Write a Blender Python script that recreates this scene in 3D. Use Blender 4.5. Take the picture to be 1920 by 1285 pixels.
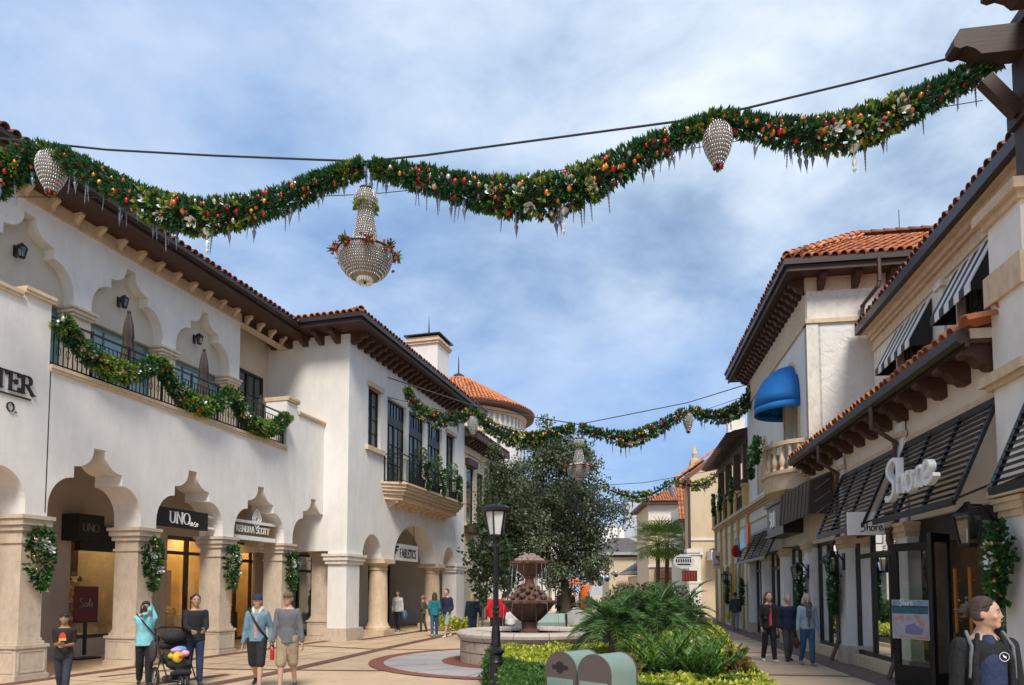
import bpy, bmesh, math, random
import numpy as np
from mathutils import Vector, Matrix
from mathutils.geometry import tessellate_polygon
PI = math.pi
R = math.radians
random.seed(7); rng = np.random.default_rng(7)
S = bpy.context.scene
COL = S.collection
for o in list(bpy.data.objects): bpy.data.objects.remove(o)

# ---------------------------------------------------------------- camera
FPX, CX, CY, PITCH, CAMZ = 1300.0, 960.0, 1028.0, math.atan(.06), 1.7
cam = bpy.data.cameras.new('camera'); camo = bpy.data.objects.new('camera', cam); COL.objects.link(camo)
cam.sensor_width = 36; cam.lens = 36*FPX/1920; cam.shift_y = (CY-642.5)/1920; cam.shift_x = 0
cam.clip_end = 3000; cam.clip_start = .05
camo.location = (0, 0, CAMZ); camo.rotation_euler = (PI/2+PITCH, 0, 0)
S.camera = camo
# ---------------------------------------------------------------- world
SUN_EL, SUN_AZ = R(50), R(171)      # azimuth clockwise from +Y: behind the camera, to the right
w = bpy.data.worlds.new('World'); S.world = w; w.use_nodes = True
nt = w.node_tree; nt.nodes.clear(); L = nt.links.new; N = nt.nodes.new
out = N('ShaderNodeOutputWorld'); bg = N('ShaderNodeBackground'); L(bg.outputs[0], out.inputs[0])
sky = N('ShaderNodeTexSky'); sky.sky_type = 'NISHITA'; sky.sun_disc = False
sky.sun_elevation = SUN_EL; sky.sun_rotation = SUN_AZ; sky.air_density = 1.2; sky.dust_density = .6; sky.ozone_density = 3
bg.inputs[1].default_value = .1
tc = N('ShaderNodeTexCoord'); sep = N('ShaderNodeSeparateXYZ'); L(tc.outputs['Generated'], sep.inputs[0])
def wmath(op, a, b=None, c=None):
    m = N('ShaderNodeMath'); m.operation = op
    for i, v in enumerate((a, b, c)):
        if v is None: continue
        if isinstance(v, (int, float)): m.inputs[i].default_value = v
        else: L(v, m.inputs[i])
    return m.outputs[0]
def wramp(src, stops):
    r = N('ShaderNodeValToRGB'); e = r.color_ramp.elements
    for i, (p, c) in enumerate(stops):
        x = e[i] if i < 2 else e.new(p)
        x.position = p; x.color = (*c, 1) if len(c) == 3 else c
    L(src, r.inputs[0]); return r.outputs[0]
def wmix(f, a, b):
    m = N('ShaderNodeMix'); m.data_type = 'RGBA'
    for s, v in ((0, f), (6, a), (7, b)):
        if isinstance(v, tuple): m.inputs[s].default_value = (*v, 1)
        elif isinstance(v, (int, float)): m.inputs[s].default_value = v
        else: L(v, m.inputs[s])
    return m.outputs[2]
den = wmath('ADD', wmath('MAXIMUM', sep.outputs[2], 0.0), .22)
cv = N('ShaderNodeCombineXYZ'); L(wmath('DIVIDE', sep.outputs[0], den), cv.inputs[0]); L(wmath('DIVIDE', sep.outputs[1], den), cv.inputs[1])
def wnoise(scale, det, rough, off, dist=0, stretch=(1, 1, 1), rot=0):
    mp = N('ShaderNodeMapping'); mp.inputs['Location'].default_value = off; mp.inputs['Scale'].default_value = stretch
    mp.inputs['Rotation'].default_value = (0, 0, rot); L(cv.outputs[0], mp.inputs[0])
    n = N('ShaderNodeTexNoise'); n.inputs['Scale'].default_value = scale; n.inputs['Detail'].default_value = det
    n.inputs['Roughness'].default_value = rough; n.inputs['Distortion'].default_value = dist
    L(mp.outputs[0], n.inputs['Vector']); return n.outputs[0]
n1 = wnoise(.8, 7, .55, (3.1, 1.7, 0), .3, (1, 1.0, 1), .5)        # banks of cloud
n2 = wnoise(2.4, 9, .62, (9, 4, 2), .5, (1, 1.1, 1), .3)
n4n = N('ShaderNodeTexNoise'); n4n.inputs['Scale'].default_value = 4.2; n4n.inputs['Detail'].default_value = 8; n4n.inputs['Roughness'].default_value = .56; n4n.inputs['Distortion'].default_value = .25
mp4 = N('ShaderNodeMapping'); mp4.inputs['Scale'].default_value = (1, 1, 1.7); mp4.inputs['Location'].default_value = (2.2, .4, 5.1); L(tc.outputs['Generated'], mp4.inputs[0]); L(mp4.outputs[0], n4n.inputs['Vector']); n4 = n4n.outputs[0]            # billows
n3 = wnoise(.5, 3, .5, (1.3, 7.7, 0), .2)
bank = wmath('ADD', wmath('ADD', wmath('MULTIPLY', n1, .42), wmath('MULTIPLY', n2, .13)), wmath('MULTIPLY', n4, .45))
cloudcol = wramp(bank, [(.38, (1.15, 1.75, 2.8)), (.45, (2.0, 2.65, 3.65)), (.52, (3.1, 3.7, 4.5)), (.60, (4.3, 4.7, 5.2))])
clear = wmix(.8, sky.outputs[0], (.62, 1.65, 3.8))
lowband = wramp(sep.outputs[2], [(.0, (.25,)*3), (.12, (.5,)*3), (.3, (.75,)*3), (.5, (.95,)*3)])
patch = wramp(n3, [(.42, (.35,)*3), (.6, (1,)*3)])
cover = wmath('MINIMUM', wmath('MULTIPLY', lowband, wmath('ADD', patch, .25)), 1.0)
skycol = wmix(cover, clear, cloudcol)
L(skycol, bg.inputs[0])
# ---------------------------------------------------------------- sun through thin cloud
sl = bpy.data.lights.new('sun', 'SUN'); sl.energy = 1.9; sl.angle = R(18); sl.color = (1, .93, .82)
so = bpy.data.objects.new('sun', sl); COL.objects.link(so)
sd = Vector((math.sin(SUN_AZ)*math.cos(SUN_EL), math.cos(SUN_AZ)*math.cos(SUN_EL), math.sin(SUN_EL)))
so.rotation_euler = sd.to_track_quat('Z', 'Y').to_euler(); so.location = (0, -20, 40)
S.view_settings.view_transform = 'Standard'; S.view_settings.look = 'None'; S.view_settings.exposure = 1.08; S.view_settings.gamma = 1
S.render.engine = 'CYCLES'

# ---------------------------------------------------------------- projection helpers: where a feature of the photograph meets a real plane
def ray(px, py):
    a = (px-CX)/FPX; b = (CY-py)/FPX
    return Vector((a, math.cos(PITCH)-b*math.sin(PITCH), math.sin(PITCH)+b*math.cos(PITCH)))
def at_y(px, py, Y):
    r = ray(px, py); return Vector((0, 0, CAMZ))+r*(Y/r.y)
def ground(px, py, z=0):
    r = ray(px, py); return Vector((0, 0, CAMZ))+r*((z-CAMZ)/r.z)
class Fr:
    """a facade frame: u runs along the wall away from the camera, o is the distance out of the wall, z is up"""
    def __init__(s, O, ang, side):
        a = R(ang); s.O = Vector((O[0], O[1], 0)); s.u = Vector((math.sin(a), math.cos(a), 0)); s.ang = a; s.side = side
        s.n = Vector((math.cos(a), -math.sin(a), 0))*side
    def __call__(s, u, o, z): return s.O+s.u*u+s.n*o+Vector((0, 0, z))
    def px(s, px, py, off=0):
        r = ray(px, py); C = Vector((0, 0, CAMZ)); t = ((s.O-C).dot(s.n)+off)/r.dot(s.n); p = C+r*t
        return (p-s.O).dot(s.u), p.z
    def cross(s, u0, o0):       # a frame at right angles: its u runs INTO the building, faces toward -u (the camera)
        f = Fr.__new__(Fr); f.O = s(u0, o0, 0); f.u = -s.n; f.n = -s.u; f.ang = s.ang; f.side = s.side; return f
W = Fr((0, 0), 90, 1)           # u = +x, o = -y
def frame(O, uvec):             # arbitrary frame: u along uvec, n to its right
    f = Fr.__new__(Fr); f.O = Vector((O[0], O[1], 0)); f.u = Vector((uvec[0], uvec[1], 0)).normalized(); f.n = Vector((f.u.y, -f.u.x, 0)); f.ang = 0; f.side = 1; return f

# ---------------------------------------------------------------- mesh builder
class MB:
    def __init__(s): s.v = []; s.f = []; s.mi = []; s.m = 0
    def add(s, vs, fs):
        b = len(s.v); s.v += [Vector(p) for p in vs]
        for f in fs: s.f.append([b+i for i in f]); s.mi.append(s.m)
        return s
    def box(s, fr, u0, u1, o0, o1, z0, z1):
        p = [fr(u, o, z) for z in (z0, z1) for o in (o0, o1) for u in (u0, u1)]
        return s.add(p, [(0, 1, 3, 2), (4, 6, 7, 5), (0, 4, 5, 1), (2, 3, 7, 6), (0, 2, 6, 4), (1, 5, 7, 3)])
    def bar(s, a, b, w, h=None, up=Vector((0, 0, 1))):   # square bar a->b
        a = Vector(a); b = Vector(b); h = h or w; d = (b-a).normalized()
        x = d.cross(up)
        if x.length < 1e-4: x = d.cross(Vector((1, 0, 0)))
        x.normalize(); y = x.cross(d).normalized(); x *= w/2; y *= h/2
        p = [a-x-y, a+x-y, a+x+y, a-x+y, b-x-y, b+x-y, b+x+y, b-x+y]
        return s.add(p, [(0, 1, 2, 3), (4, 7, 6, 5), (0, 4, 5, 1), (1, 5, 6, 2), (2, 6, 7, 3), (3, 7, 4, 0)])
    def prism(s, fr, pts, o0, o1):       # polygon in (u,z), extruded in o; convex or not
        n = len(pts)
        tri = tessellate_polygon([[Vector((a, b, 0)) for a, b in pts]])
        p = [fr(a, o0, b) for a, b in pts]+[fr(a, o1, b) for a, b in pts]
        fs = [tuple(t) for t in tri]+[tuple(i+n for i in reversed(t)) for t in tri]+[(i, (i+1) % n, (i+1) % n+n, i+n) for i in range(n)]
        return s.add(p, fs)
    def prism_o(s, fr, pts, u0, u1):     # polygon in (o,z), extruded along u (mouldings, brackets)
        n = len(pts)
        tri = tessellate_polygon([[Vector((a, b, 0)) for a, b in pts]])
        p = [fr(u0, a, b) for a, b in pts]+[fr(u1, a, b) for a, b in pts]
        fs = [tuple(t) for t in tri]+[tuple(i+n for i in reversed(t)) for t in tri]+[(i, (i+1) % n, (i+1) % n+n, i+n) for i in range(n)]
        return s.add(p, fs)
    def prism_z(s, pts, z0, z1):         # polygon in world (x,y)
        n = len(pts); tri = tessellate_polygon([[Vector((a, b, 0)) for a, b in pts]])
        p = [Vector((a, b, z0)) for a, b in pts]+[Vector((a, b, z1)) for a, b in pts]
        fs = [tuple(t) for t in tri]+[tuple(i+n for i in reversed(t)) for t in tri]+[(i, (i+1) % n, (i+1) % n+n, i+n) for i in range(n)]
        return s.add(p, fs)
    def plate(s, fr, outer, holes, o0, o1):
        loops = [outer]+holes; flat = [q for l in loops for q in l]; n = len(flat)
        tri = tessellate_polygon([[Vector((a, b, 0)) for a, b in l] for l in loops])
        p = [fr(a, o0, b) for a, b in flat]+[fr(a, o1, b) for a, b in flat]
        fs = [tuple(t) for t in tri]+[tuple(i+n for i in reversed(t)) for t in tri]
        b = 0
        for l in loops:
            k = len(l); fs += [(b+i, b+(i+1) % k, b+(i+1) % k+n, b+i+n) for i in range(k)]; b += k
        return s.add(p, fs)
    def tube(s, pts, r, n=8, closed=False, cap=True):
        pts = [Vector(p) for p in pts]; k = len(pts); rs = r if isinstance(r, (list, tuple)) else [r]*k
        vs = []; prev = None
        for i, p in enumerate(pts):
            if closed: d = pts[(i+1) % k]-pts[i-1]
            else: d = pts[min(i+1, k-1)]-pts[max(i-1, 0)]
            d.normalize()
            if prev is None: x = d.cross(Vector((0, 0, 1)) if abs(d.z) < .95 else Vector((1, 0, 0)))
            else: x = prev-d*prev.dot(d)
            x.normalize(); prev = x; y = d.cross(x)
            vs += [p+(x*math.cos(2*PI*j/n)+y*math.sin(2*PI*j/n))*rs[i] for j in range(n)]
        fs = []
        for i in range(k if closed else k-1):
            a = i*n; b = ((i+1) % k)*n
            fs += [(a+j, a+(j+1) % n, b+(j+1) % n, b+j) for j in range(n)]
        if cap and not closed: fs += [tuple(range(n))[::-1], tuple((k-1)*n+j for j in range(n))]
        return s.add(vs, fs)
    def lathe(s, c, prof, n=16, sq=None, rot=0):        # prof = [(r,z)]; c centre
        c = Vector(c); vs = []
        for r, z in prof: vs += [c+Vector((r*math.cos(2*PI*j/n+rot), r*math.sin(2*PI*j/n+rot), z)) for j in range(n)]
        fs = []
        for i in range(len(prof)-1):
            a = i*n; b = a+n
            fs += [(a+j, a+(j+1) % n, b+(j+1) % n, b+j) for j in range(n)]
        if prof[0][0] > 1e-4: fs.append(tuple(range(n))[::-1])
        if prof[-1][0] > 1e-4: fs.append(tuple((len(prof)-1)*n+j for j in range(n)))
        return s.add(vs, fs)
    def ell(s, c, r, n=10, m=6, M=None):                # ellipsoid
        c = Vector(c); r = (r, r, r) if isinstance(r, (int, float)) else r
        vs = []
        for i in range(m+1):
            t = PI*i/m
            for j in range(n):
                p = Vector((r[0]*math.sin(t)*math.cos(2*PI*j/n), r[1]*math.sin(t)*math.sin(2*PI*j/n), r[2]*math.cos(t)))
                vs.append(c+(M @ p if M else p))
        fs = [(i*n+j, (i+1)*n+j, (i+1)*n+(j+1) % n, i*n+(j+1) % n) for i in range(m) for j in range(n)]
        return s.add(vs, fs)
    def mesh(s, name, inv=None, mats=(), smooth=False, recalc=True, merge=False):
        me = bpy.data.meshes.new(name)
        vs = [inv @ v for v in s.v] if inv else s.v
        me.from_pydata([tuple(v) for v in vs], [], s.f)
        for m in mats: me.materials.append(m)
        if len(mats) > 1: me.polygons.foreach_set('material_index', s.mi)
        if recalc or merge:
            bm = bmesh.new(); bm.from_mesh(me)
            if merge: bmesh.ops.remove_doubles(bm, verts=bm.verts, dist=1e-4)
            bmesh.ops.recalc_face_normals(bm, faces=bm.faces); bm.to_mesh(me); bm.free()
        if smooth:
            me.polygons.foreach_set('use_smooth', [True]*len(me.polygons))
            if smooth != True: me.set_sharp_from_angle(angle=R(smooth))
        return me
def tag(o, label=None, cat=None, group=None, kind=None):
    if label: o['label'] = label
    if cat: o['category'] = cat
    if group: o['group'] = group
    if kind: o['kind'] = kind
    return o
def root(name, loc, rz=0, label=None, cat=None, group=None):
    o = bpy.data.objects.new(name, None); COL.objects.link(o); o.empty_display_size = .2
    o.location = loc; o.rotation_euler = (0, 0, rz)
    o['_'] = 1; del o['_']
    ROOTM[o.name] = Matrix.Translation(Vector(loc)) @ Matrix.Rotation(rz, 4, 'Z')
    return tag(o, label, cat, group)
ROOTM = {}
def worldm(o):
    M = Matrix.Translation(o.location) @ o.rotation_euler.to_matrix().to_4x4()
    return worldm(o.parent) @ M if o.parent else M
def mk(name, mb, mats, parent=None, smooth=False, label=None, cat=None, group=None, kind=None, recalc=True, loc=None):
    """link a builder's geometry (world coordinates) as one object"""
    if not isinstance(mats, (list, tuple)): mats = [mats]
    if parent: inv = worldm(parent).inverted(); oloc = (0, 0, 0)
    else:
        if loc is None:
            n = len(mb.v); loc = Vector((sum(v.x for v in mb.v)/n, sum(v.y for v in mb.v)/n, min(v.z for v in mb.v)))
        inv = Matrix.Translation(-Vector(loc)); oloc = loc
    o = bpy.data.objects.new(name, mb.mesh(name, inv, mats, smooth, recalc)); COL.objects.link(o)
    if parent: o.parent = parent
    else: o.location = oloc
    return tag(o, label, cat, group, kind)
def inst(name, me, parent, M, **k):
    """an object that shares mesh data, placed by a world matrix"""
    o = bpy.data.objects.new(name, me); COL.objects.link(o)
    L_ = worldm(parent).inverted() @ M if parent else M
    o.parent = parent
    o.matrix_basis = L_
    return tag(o, **k)
def dup(rt, loc, rz, label=None, group=None):
    def cp(o, p):
        c = o.copy(); COL.objects.link(c); c.parent = p
        for ch in kids.get(o.name, []): cp(ch, c)
        return c
    kids = {}
    for o in bpy.data.objects:
        if o.parent: kids.setdefault(o.parent.name, []).append(o)
    c = cp(rt, None); c.location = loc; c.rotation_euler = (0, 0, rz)
    if label: c['label'] = label
    if group: c['group'] = group
    return c
def fastmesh(name, V, F, mats, mi=None, smooth=False):
    me = bpy.data.meshes.new(name); V = np.asarray(V, np.float32); F = np.asarray(F, np.int32); k = F.shape[1]
    me.vertices.add(len(V)); me.vertices.foreach_set('co', V.ravel())
    me.loops.add(F.size); me.loops.foreach_set('vertex_index', F.ravel())
    me.polygons.add(len(F)); me.polygons.foreach_set('loop_start', np.arange(0, F.size, k, dtype=np.int32))
    me.polygons.foreach_set('loop_total', np.full(len(F), k, np.int32))
    for m in (mats if isinstance(mats, (list, tuple)) else [mats]): me.materials.append(m)
    if mi is not None: me.polygons.foreach_set('material_index', np.asarray(mi, np.int32))
    if smooth: me.polygons.foreach_set('use_smooth', np.ones(len(F), bool))
    me.update(calc_edges=True); me.validate(); return me
def basis(D, spin=None):
    """N rotation matrices whose z axis is D"""
    D = D/np.linalg.norm(D, axis=1, keepdims=True); n = len(D)
    A = rng.normal(size=(n, 3)) if spin is None else spin
    X = np.cross(A, D); X /= np.linalg.norm(X, axis=1, keepdims=True)+1e-9; Y = np.cross(D, X)
    return np.stack([X, Y, D], axis=2)
def scatter(PV, PF, P, B, s):
    """copies of proto (PV,PF) at points P, bases B, scales s -> V,F"""
    PV = np.asarray(PV, float); PF = np.asarray(PF); n = len(P); s = np.asarray(s)
    if s.ndim == 1: s = s[:, None, None]
    else: s = s[:, None, :]
    V = np.einsum('nij,nkj->nki', B, PV[None]*s)+P[:, None, :]
    F = PF[None]+(np.arange(n)*len(PV))[:, None, None]
    return V.reshape(-1, 3), F.reshape(-1, PF.shape[1])
def mkfast(name, V, F, mats, parent=None, **k):
    mi = k.pop('mi', None); smooth = k.pop('smooth', False); loc = k.pop('loc', None)
    V = np.asarray(V, float)
    if parent:
        M = np.array(worldm(parent).inverted()); V = V @ M[:3, :3].T+M[:3, 3]
    else:
        c = np.array(loc) if loc is not None else np.array([V[:, 0].mean(), V[:, 1].mean(), V[:, 2].min()]); V = V-c
    o = bpy.data.objects.new(name, fastmesh(name, V, F, mats, mi, smooth)); COL.objects.link(o)
    if parent: o.parent = parent
    else: o.location = c
    return tag(o, **k)

# ---------------------------------------------------------------- materials
class NT:
    def __init__(s, name):
        s.m = bpy.data.materials.new(name); s.m.use_nodes = True; s.t = s.m.node_tree; s.b = s.t.nodes['Principled BSDF']
        s.tc = s.t.nodes.new('ShaderNodeTexCoord')
    def n(s, k, **p):
        x = s.t.nodes.new(k)
        for a, v in p.items(): setattr(x, a, v)
        return x
    def l(s, a, b): s.t.links.new(a, b)
    def noise(s, scale, det=4, rough=.55, vec=None, stretch=None, dist=0):
        x = s.n('ShaderNodeTexNoise'); x.inputs['Scale'].default_value = scale; x.inputs['Detail'].default_value = det
        x.inputs['Roughness'].default_value = rough; x.inputs['Distortion'].default_value = dist
        v = vec or s.tc.outputs['Object']
        if stretch:
            mp = s.n('ShaderNodeMapping'); mp.inputs['Scale'].default_value = stretch; s.l(v, mp.inputs[0]); v = mp.outputs[0]
        s.l(v, x.inputs['Vector']); return x.outputs[0]
    def ramp(s, src, stops):
        r = s.n('ShaderNodeValToRGB'); e = r.color_ramp.elements
        for i, (p, c) in enumerate(stops):
            x = e[i] if i < 2 else e.new(p)
            x.position = p; c = (c, c, c) if isinstance(c, (int, float)) else c; x.color = (*c, 1)
        s.l(src, r.inputs[0]); return r.outputs[0]
    def mix(s, f, a, b, mode='MIX'):
        m = s.n('ShaderNodeMix', data_type='RGBA', blend_type=mode)
        for i, v in ((0, f), (6, a), (7, b)):
            if isinstance(v, tuple): m.inputs[i].default_value = (*v, 1)
            elif isinstance(v, (int, float)): m.inputs[i].default_value = v
            else: s.l(v, m.inputs[i])
        return m.outputs[2]
    def bump(s, h, strength=.3, dist=.01, chain=None):
        b = s.n('ShaderNodeBump'); b.inputs['Strength'].default_value = strength; b.inputs['Distance'].default_value = dist
        s.l(h, b.inputs['Height'])
        if chain: s.l(chain, b.inputs['Normal'])
        s.l(b.outputs[0], s.b.inputs['Normal']); return b.outputs[0]
    def set(s, col=None, rough=None, metal=None, **k):
        if col is not None:
            if isinstance(col, tuple): s.b.inputs['Base Color'].default_value = (*col, 1)
            else: s.l(col, s.b.inputs['Base Color'])
        if rough is not None: s.b.inputs['Roughness'].default_value = rough
        if metal is not None: s.b.inputs['Metallic'].default_value = metal
        for a, v in k.items(): s.b.inputs[a.replace('_', ' ')].default_value = v
        return s.m
def hsh(c, k): return tuple(min(1, x*k) for x in c)
def plain(name, c, rough=.5, metal=0, var=.12, scale=6, bump=0, bscale=60, **k):
    t = NT(name); n = t.noise(scale, 5, .6)
    col = t.ramp(n, [(.3, hsh(c, 1-var)), (.7, hsh(c, 1+var))])
    if bump: t.bump(t.noise(bscale, 4), bump, .01)
    return t.set(col, rough, metal, **k)
def stucco(name, c, bs=.25, big=False, grime=.1):
    t = NT(name); geo = t.n('ShaderNodeNewGeometry').outputs['Position']
    n = t.noise(.55, 6, .6, geo); n2 = t.noise(3.5, 5, .65, geo, (1, 1, .35))
    col = t.mix(1, t.ramp(n, [(.3, hsh(c, .93)), (.7, hsh(c, 1.03))]), t.ramp(n2, [(.3, 1-grime), (.65, 1.0)]), 'MULTIPLY')
    b1 = t.bump(t.noise(38, 4, .6, geo), bs, .008)
    st = t.noise(3.5, 6, .7, geo, (1, 1, .16)); col = t.mix(1, col, t.ramp(st, [(.28, 1-grime*.45), (.42, 1.0)]), 'MULTIPLY')
    cr = t.n('ShaderNodeTexNoise'); cr.inputs['Scale'].default_value = .9; cr.inputs['Detail'].default_value = 9; t.l(geo, cr.inputs['Vector']); col = t.mix(1, col, t.ramp(cr.outputs[0], [(.497, 1.0), (.5, .93), (.503, 1.0)]), 'MULTIPLY')
    if big: b1 = t.bump(t.ramp(t.noise(3.2, 2, .5, geo, None, 1.2), [(.40, 0), (.60, 1)]), .45, .02, b1)
    else: b1 = t.bump(t.noise(2.2, 3, .5, geo), .25, .03, b1)
    return t.set(col, .9)
def islandmat(name, cols, rough=.55, trans=0.0, spec=.4):
    """colour varies from leaf to leaf"""
    t = NT(name); g = t.n('ShaderNodeNewGeometry'); n = len(cols)
    r = t.ramp(g.outputs['Random Per Island'], [(i/(n-1), c) for i, c in enumerate(cols)])
    t.set(r, rough); t.b.inputs['Specular IOR Level'].default_value = spec
    if trans: 
        tr = t.n('ShaderNodeBsdfTranslucent'); t.l(r, tr.inputs[0]); mx = t.n('ShaderNodeMixShader'); mx.inputs[0].default_value = trans
        o = t.t.nodes['Material Output']; t.l(t.b.outputs[0], mx.inputs[1]); t.l(tr.outputs[0], mx.inputs[2]); t.l(mx.outputs[0], o.inputs[0])
    return t.m
def objmat(name, cols, rough=.7, bump=.3, bscale=30, var=.2, metal=0):
    """colour varies from piece to piece"""
    t = NT(name); oi = t.n('ShaderNodeObjectInfo'); n = len(cols)
    r = t.ramp(oi.outputs['Random'], [(i/max(1, n-1), c) for i, c in enumerate(cols)])
    r = t.mix(1, r, t.ramp(t.noise(bscale*.25, 5), [(.25, 1-var), (.7, 1.0)]), 'MULTIPLY')
    if bump: t.bump(t.noise(bscale, 4), bump, .01)
    return t.set(r, rough, metal)
def emit(name, c, s):
    t = NT(name); t.set(c, .5); t.b.inputs['Emission Color'].default_value = (*c, 1); t.b.inputs['Emission Strength'].default_value = s; return t.m
def clearglass(name, tint=(.9, .95, .95), mn=.06):
    t = NT(name); tr = t.n('ShaderNodeBsdfTransparent'); tr.inputs[0].default_value = (*tint, 1)
    gl = t.n('ShaderNodeBsdfGlossy'); gl.inputs['Roughness'].default_value = .02; gl.inputs[0].default_value = (1, 1, 1, 1)
    fr = t.n('ShaderNodeFresnel'); fr.inputs[0].default_value = 1.5; mx = t.n('ShaderNodeMixShader')
    m = t.n('ShaderNodeMath', operation='MULTIPLY_ADD'); t.l(fr.outputs[0], m.inputs[0]); m.inputs[1].default_value = 1.3; m.inputs[2].default_value = mn
    t.l(m.outputs[0], mx.inputs[0]); t.l(tr.outputs[0], mx.inputs[1]); t.l(gl.outputs[0], mx.inputs[2])
    t.l(mx.outputs[0], t.t.nodes['Material Output'].inputs[0]); return t.m
M = {}
M['white'] = stucco('white_stucco', (.82, .79, .745), .4, False, .12)
M['white2'] = stucco('white_stucco_cool', (.80, .775, .725), .35)
M['whitebig'] = stucco('trowelled_stucco', (.78, .75, .70), .5, True)
M['peach'] = stucco('peach_stucco', (.76, .64, .52), .3)
M['cream'] = stucco('cream_stucco', (.66, .56, .42), .5)
M['creamrough'] = stucco('rough_cream_stucco', (.66, .59, .48), .9)
M['beige'] = stucco('beige_stucco', (.62, .49, .33), .4)
M['yellow'] = stucco('yellow_trim', (.62, .42, .14), .2)
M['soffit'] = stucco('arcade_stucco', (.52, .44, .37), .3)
M['rooms'] = stucco('shop_interior', (.6, .42, .2), .1)
def stone(name, c, sc=1.0):
    t = NT(name); geo = t.n('ShaderNodeNewGeometry').outputs['Position']
    n = t.noise(7*sc, 8, .7, geo, (1, 1, .6)); n2 = t.noise(1.1, 4, .6, geo)
    col = t.mix(1, t.ramp(n, [(.3, hsh(c, .78)), (.5, c), (.72, hsh(c, 1.12))]), t.ramp(n2, [(.3, .88), (.65, 1.0)]), 'MULTIPLY')
    t.bump(t.noise(28*sc, 5, .7, geo), .5, .008); return t.set(col, .85)
M['lime'] = stone('limestone', (.60, .49, .38)); M['sand'] = stone('sandstone_trim', (.66, .50, .34)); M['pale'] = stone('pale_stone', (.74, .69, .61))
M['coquina'] = stone('fountain_stone', (.50, .40, .31), 1.6); M['rim'] = stone('fountain_rim', (.60, .50, .42))
def wood(name, c):
    t = NT(name); n = t.noise(5, 6, .65, None, (1, 1, 9)); n2 = t.noise(2, 3)
    col = t.mix(1, t.ramp(n, [(.3, hsh(c, .65)), (.7, hsh(c, 1.25))]), t.ramp(n2, [(.3, .8), (.7, 1.0)]), 'MULTIPLY')
    t.bump(n, .3, .01); return t.set(col, .6)
M['wood'] = wood('dark_brown_wood', (.050, .024, .016)); M['woodred'] = wood('red_brown_wood', (.075, .030, .018))
M['plank'] = objmat('brown_planks', [(.085, .055, .038), (.12, .078, .055), (.10, .062, .044)], .7, .5, 12)
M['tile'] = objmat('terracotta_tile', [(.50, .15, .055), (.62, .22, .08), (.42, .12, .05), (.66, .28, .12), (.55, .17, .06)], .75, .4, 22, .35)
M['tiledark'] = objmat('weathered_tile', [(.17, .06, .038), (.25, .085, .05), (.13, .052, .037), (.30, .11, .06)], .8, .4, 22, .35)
M['tilestuff'] = islandmat('terracotta_field', [(.46, .14, .05), (.60, .21, .08), (.64, .27, .11), (.38, .11, .05)], .8)
M['gutter'] = plain('bronze_gutter', (.045, .030, .026), .4, .3)
M['pipe'] = plain('brown_downpipe', (.10, .055, .045), .4, .2)
M['black'] = plain('black_metal', (.016, .016, .018), .38, .3, .2, 10)
M['blackm'] = plain('matte_black', (.012, .012, .013), .6)
M['alu'] = plain('dark_window_frame', (.022, .020, .018), .4, .3)
M['teal'] = plain('teal_window_frame', (.10, .19, .20), .4)
M['bronze'] = plain('bronze_shop_frame', (.06, .045, .035), .4, .3)
M['darkglass'] = NT('window_glass').set((.05, .075, .07), .04, 0, Specular_IOR_Level=.9)
M['tealglass'] = NT('teal_window_glass').set((.16, .30, .32), .08, 0, Specular_IOR_Level=.9)
M['glass'] = clearglass('shop_glass'); M['glassd'] = clearglass('shop_glass_dark', (.75, .8, .8), .12)
M['signblack'] = plain('sign_black', (.010, .010, .010), .5)
M['signwhite'] = plain('sign_white', (.72, .70, .68), .5, 0, .05)
M['letter'] = plain('letter_white', (.82, .82, .80), .35, 0, .03)
M['signgold'] = plain('sign_bronze', (.22, .14, .075), .35, .5)
M['warm'] = emit('ceiling_lamp', (1, .68, .33), 5.0)
M['warmwall'] = plain('warm_wall', (.78, .58, .28), .6, 0, .2, 3)
M['creamwall'] = plain('shop_cream_wall', (.62, .52, .38), .6, 0, .1, 3)
M['crystal'] = NT('crystal_beads').set((.80, .82, .85), .12, .25, Specular_IOR_Level=.9)
M['wire'] = plain('silver_wire', (.32, .30, .28), .35, .7)
M['cable'] = plain('steel_cable', (.035, .038, .042), .5, .3)
M['blue'] = plain('blue_canvas', (.004, .15, .47), .75, 0, .12, 3, .2, 90)
M['umb'] = plain('brown_canvas', (.055, .042, .036), .8, 0, .2, 4, .3, 40)
M['fir'] = islandmat('fir_needles', [(.014, .06, .02), (.035, .12, .04), (.075, .20, .07), (.02, .08, .03)], .5, .15)
M['lime_leaf'] = islandmat('lime_leaves', [(.16, .26, .03), (.30, .38, .05), (.10, .20, .03), (.38, .42, .08)], .5, .2)
M['bigleaf'] = islandmat('magnolia_leaves', [(.03, .09, .02), (.06, .15, .03), (.11, .22, .05), (.02, .06, .02)], .4, .1)
M['cone'] = islandmat('pine_cones', [(.10, .035, .018), (.16, .06, .03), (.06, .022, .012)], .8)
M['petal'] = plain('white_petals', (.80, .79, .76), .5, 0, .05, 8, Subsurface_Weight=.1)
M['ored'] = NT('red_ball').set((.50, .012, .022), .22, .15); M['oorange'] = NT('orange_ball').set((.62, .17, .025), .25, .2)
M['oamber'] = NT('amber_ball').set((.66, .30, .05), .25, .3); M['opurple'] = NT('smoky_ball').set((.10, .055, .06), .25, .3)
M['osilver'] = NT('silver_ball').set((.55, .5, .47), .25, .6); M['ogold'] = NT('gold_ball').set((.70, .45, .10), .25, .6)
M['concrete'] = None
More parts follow.
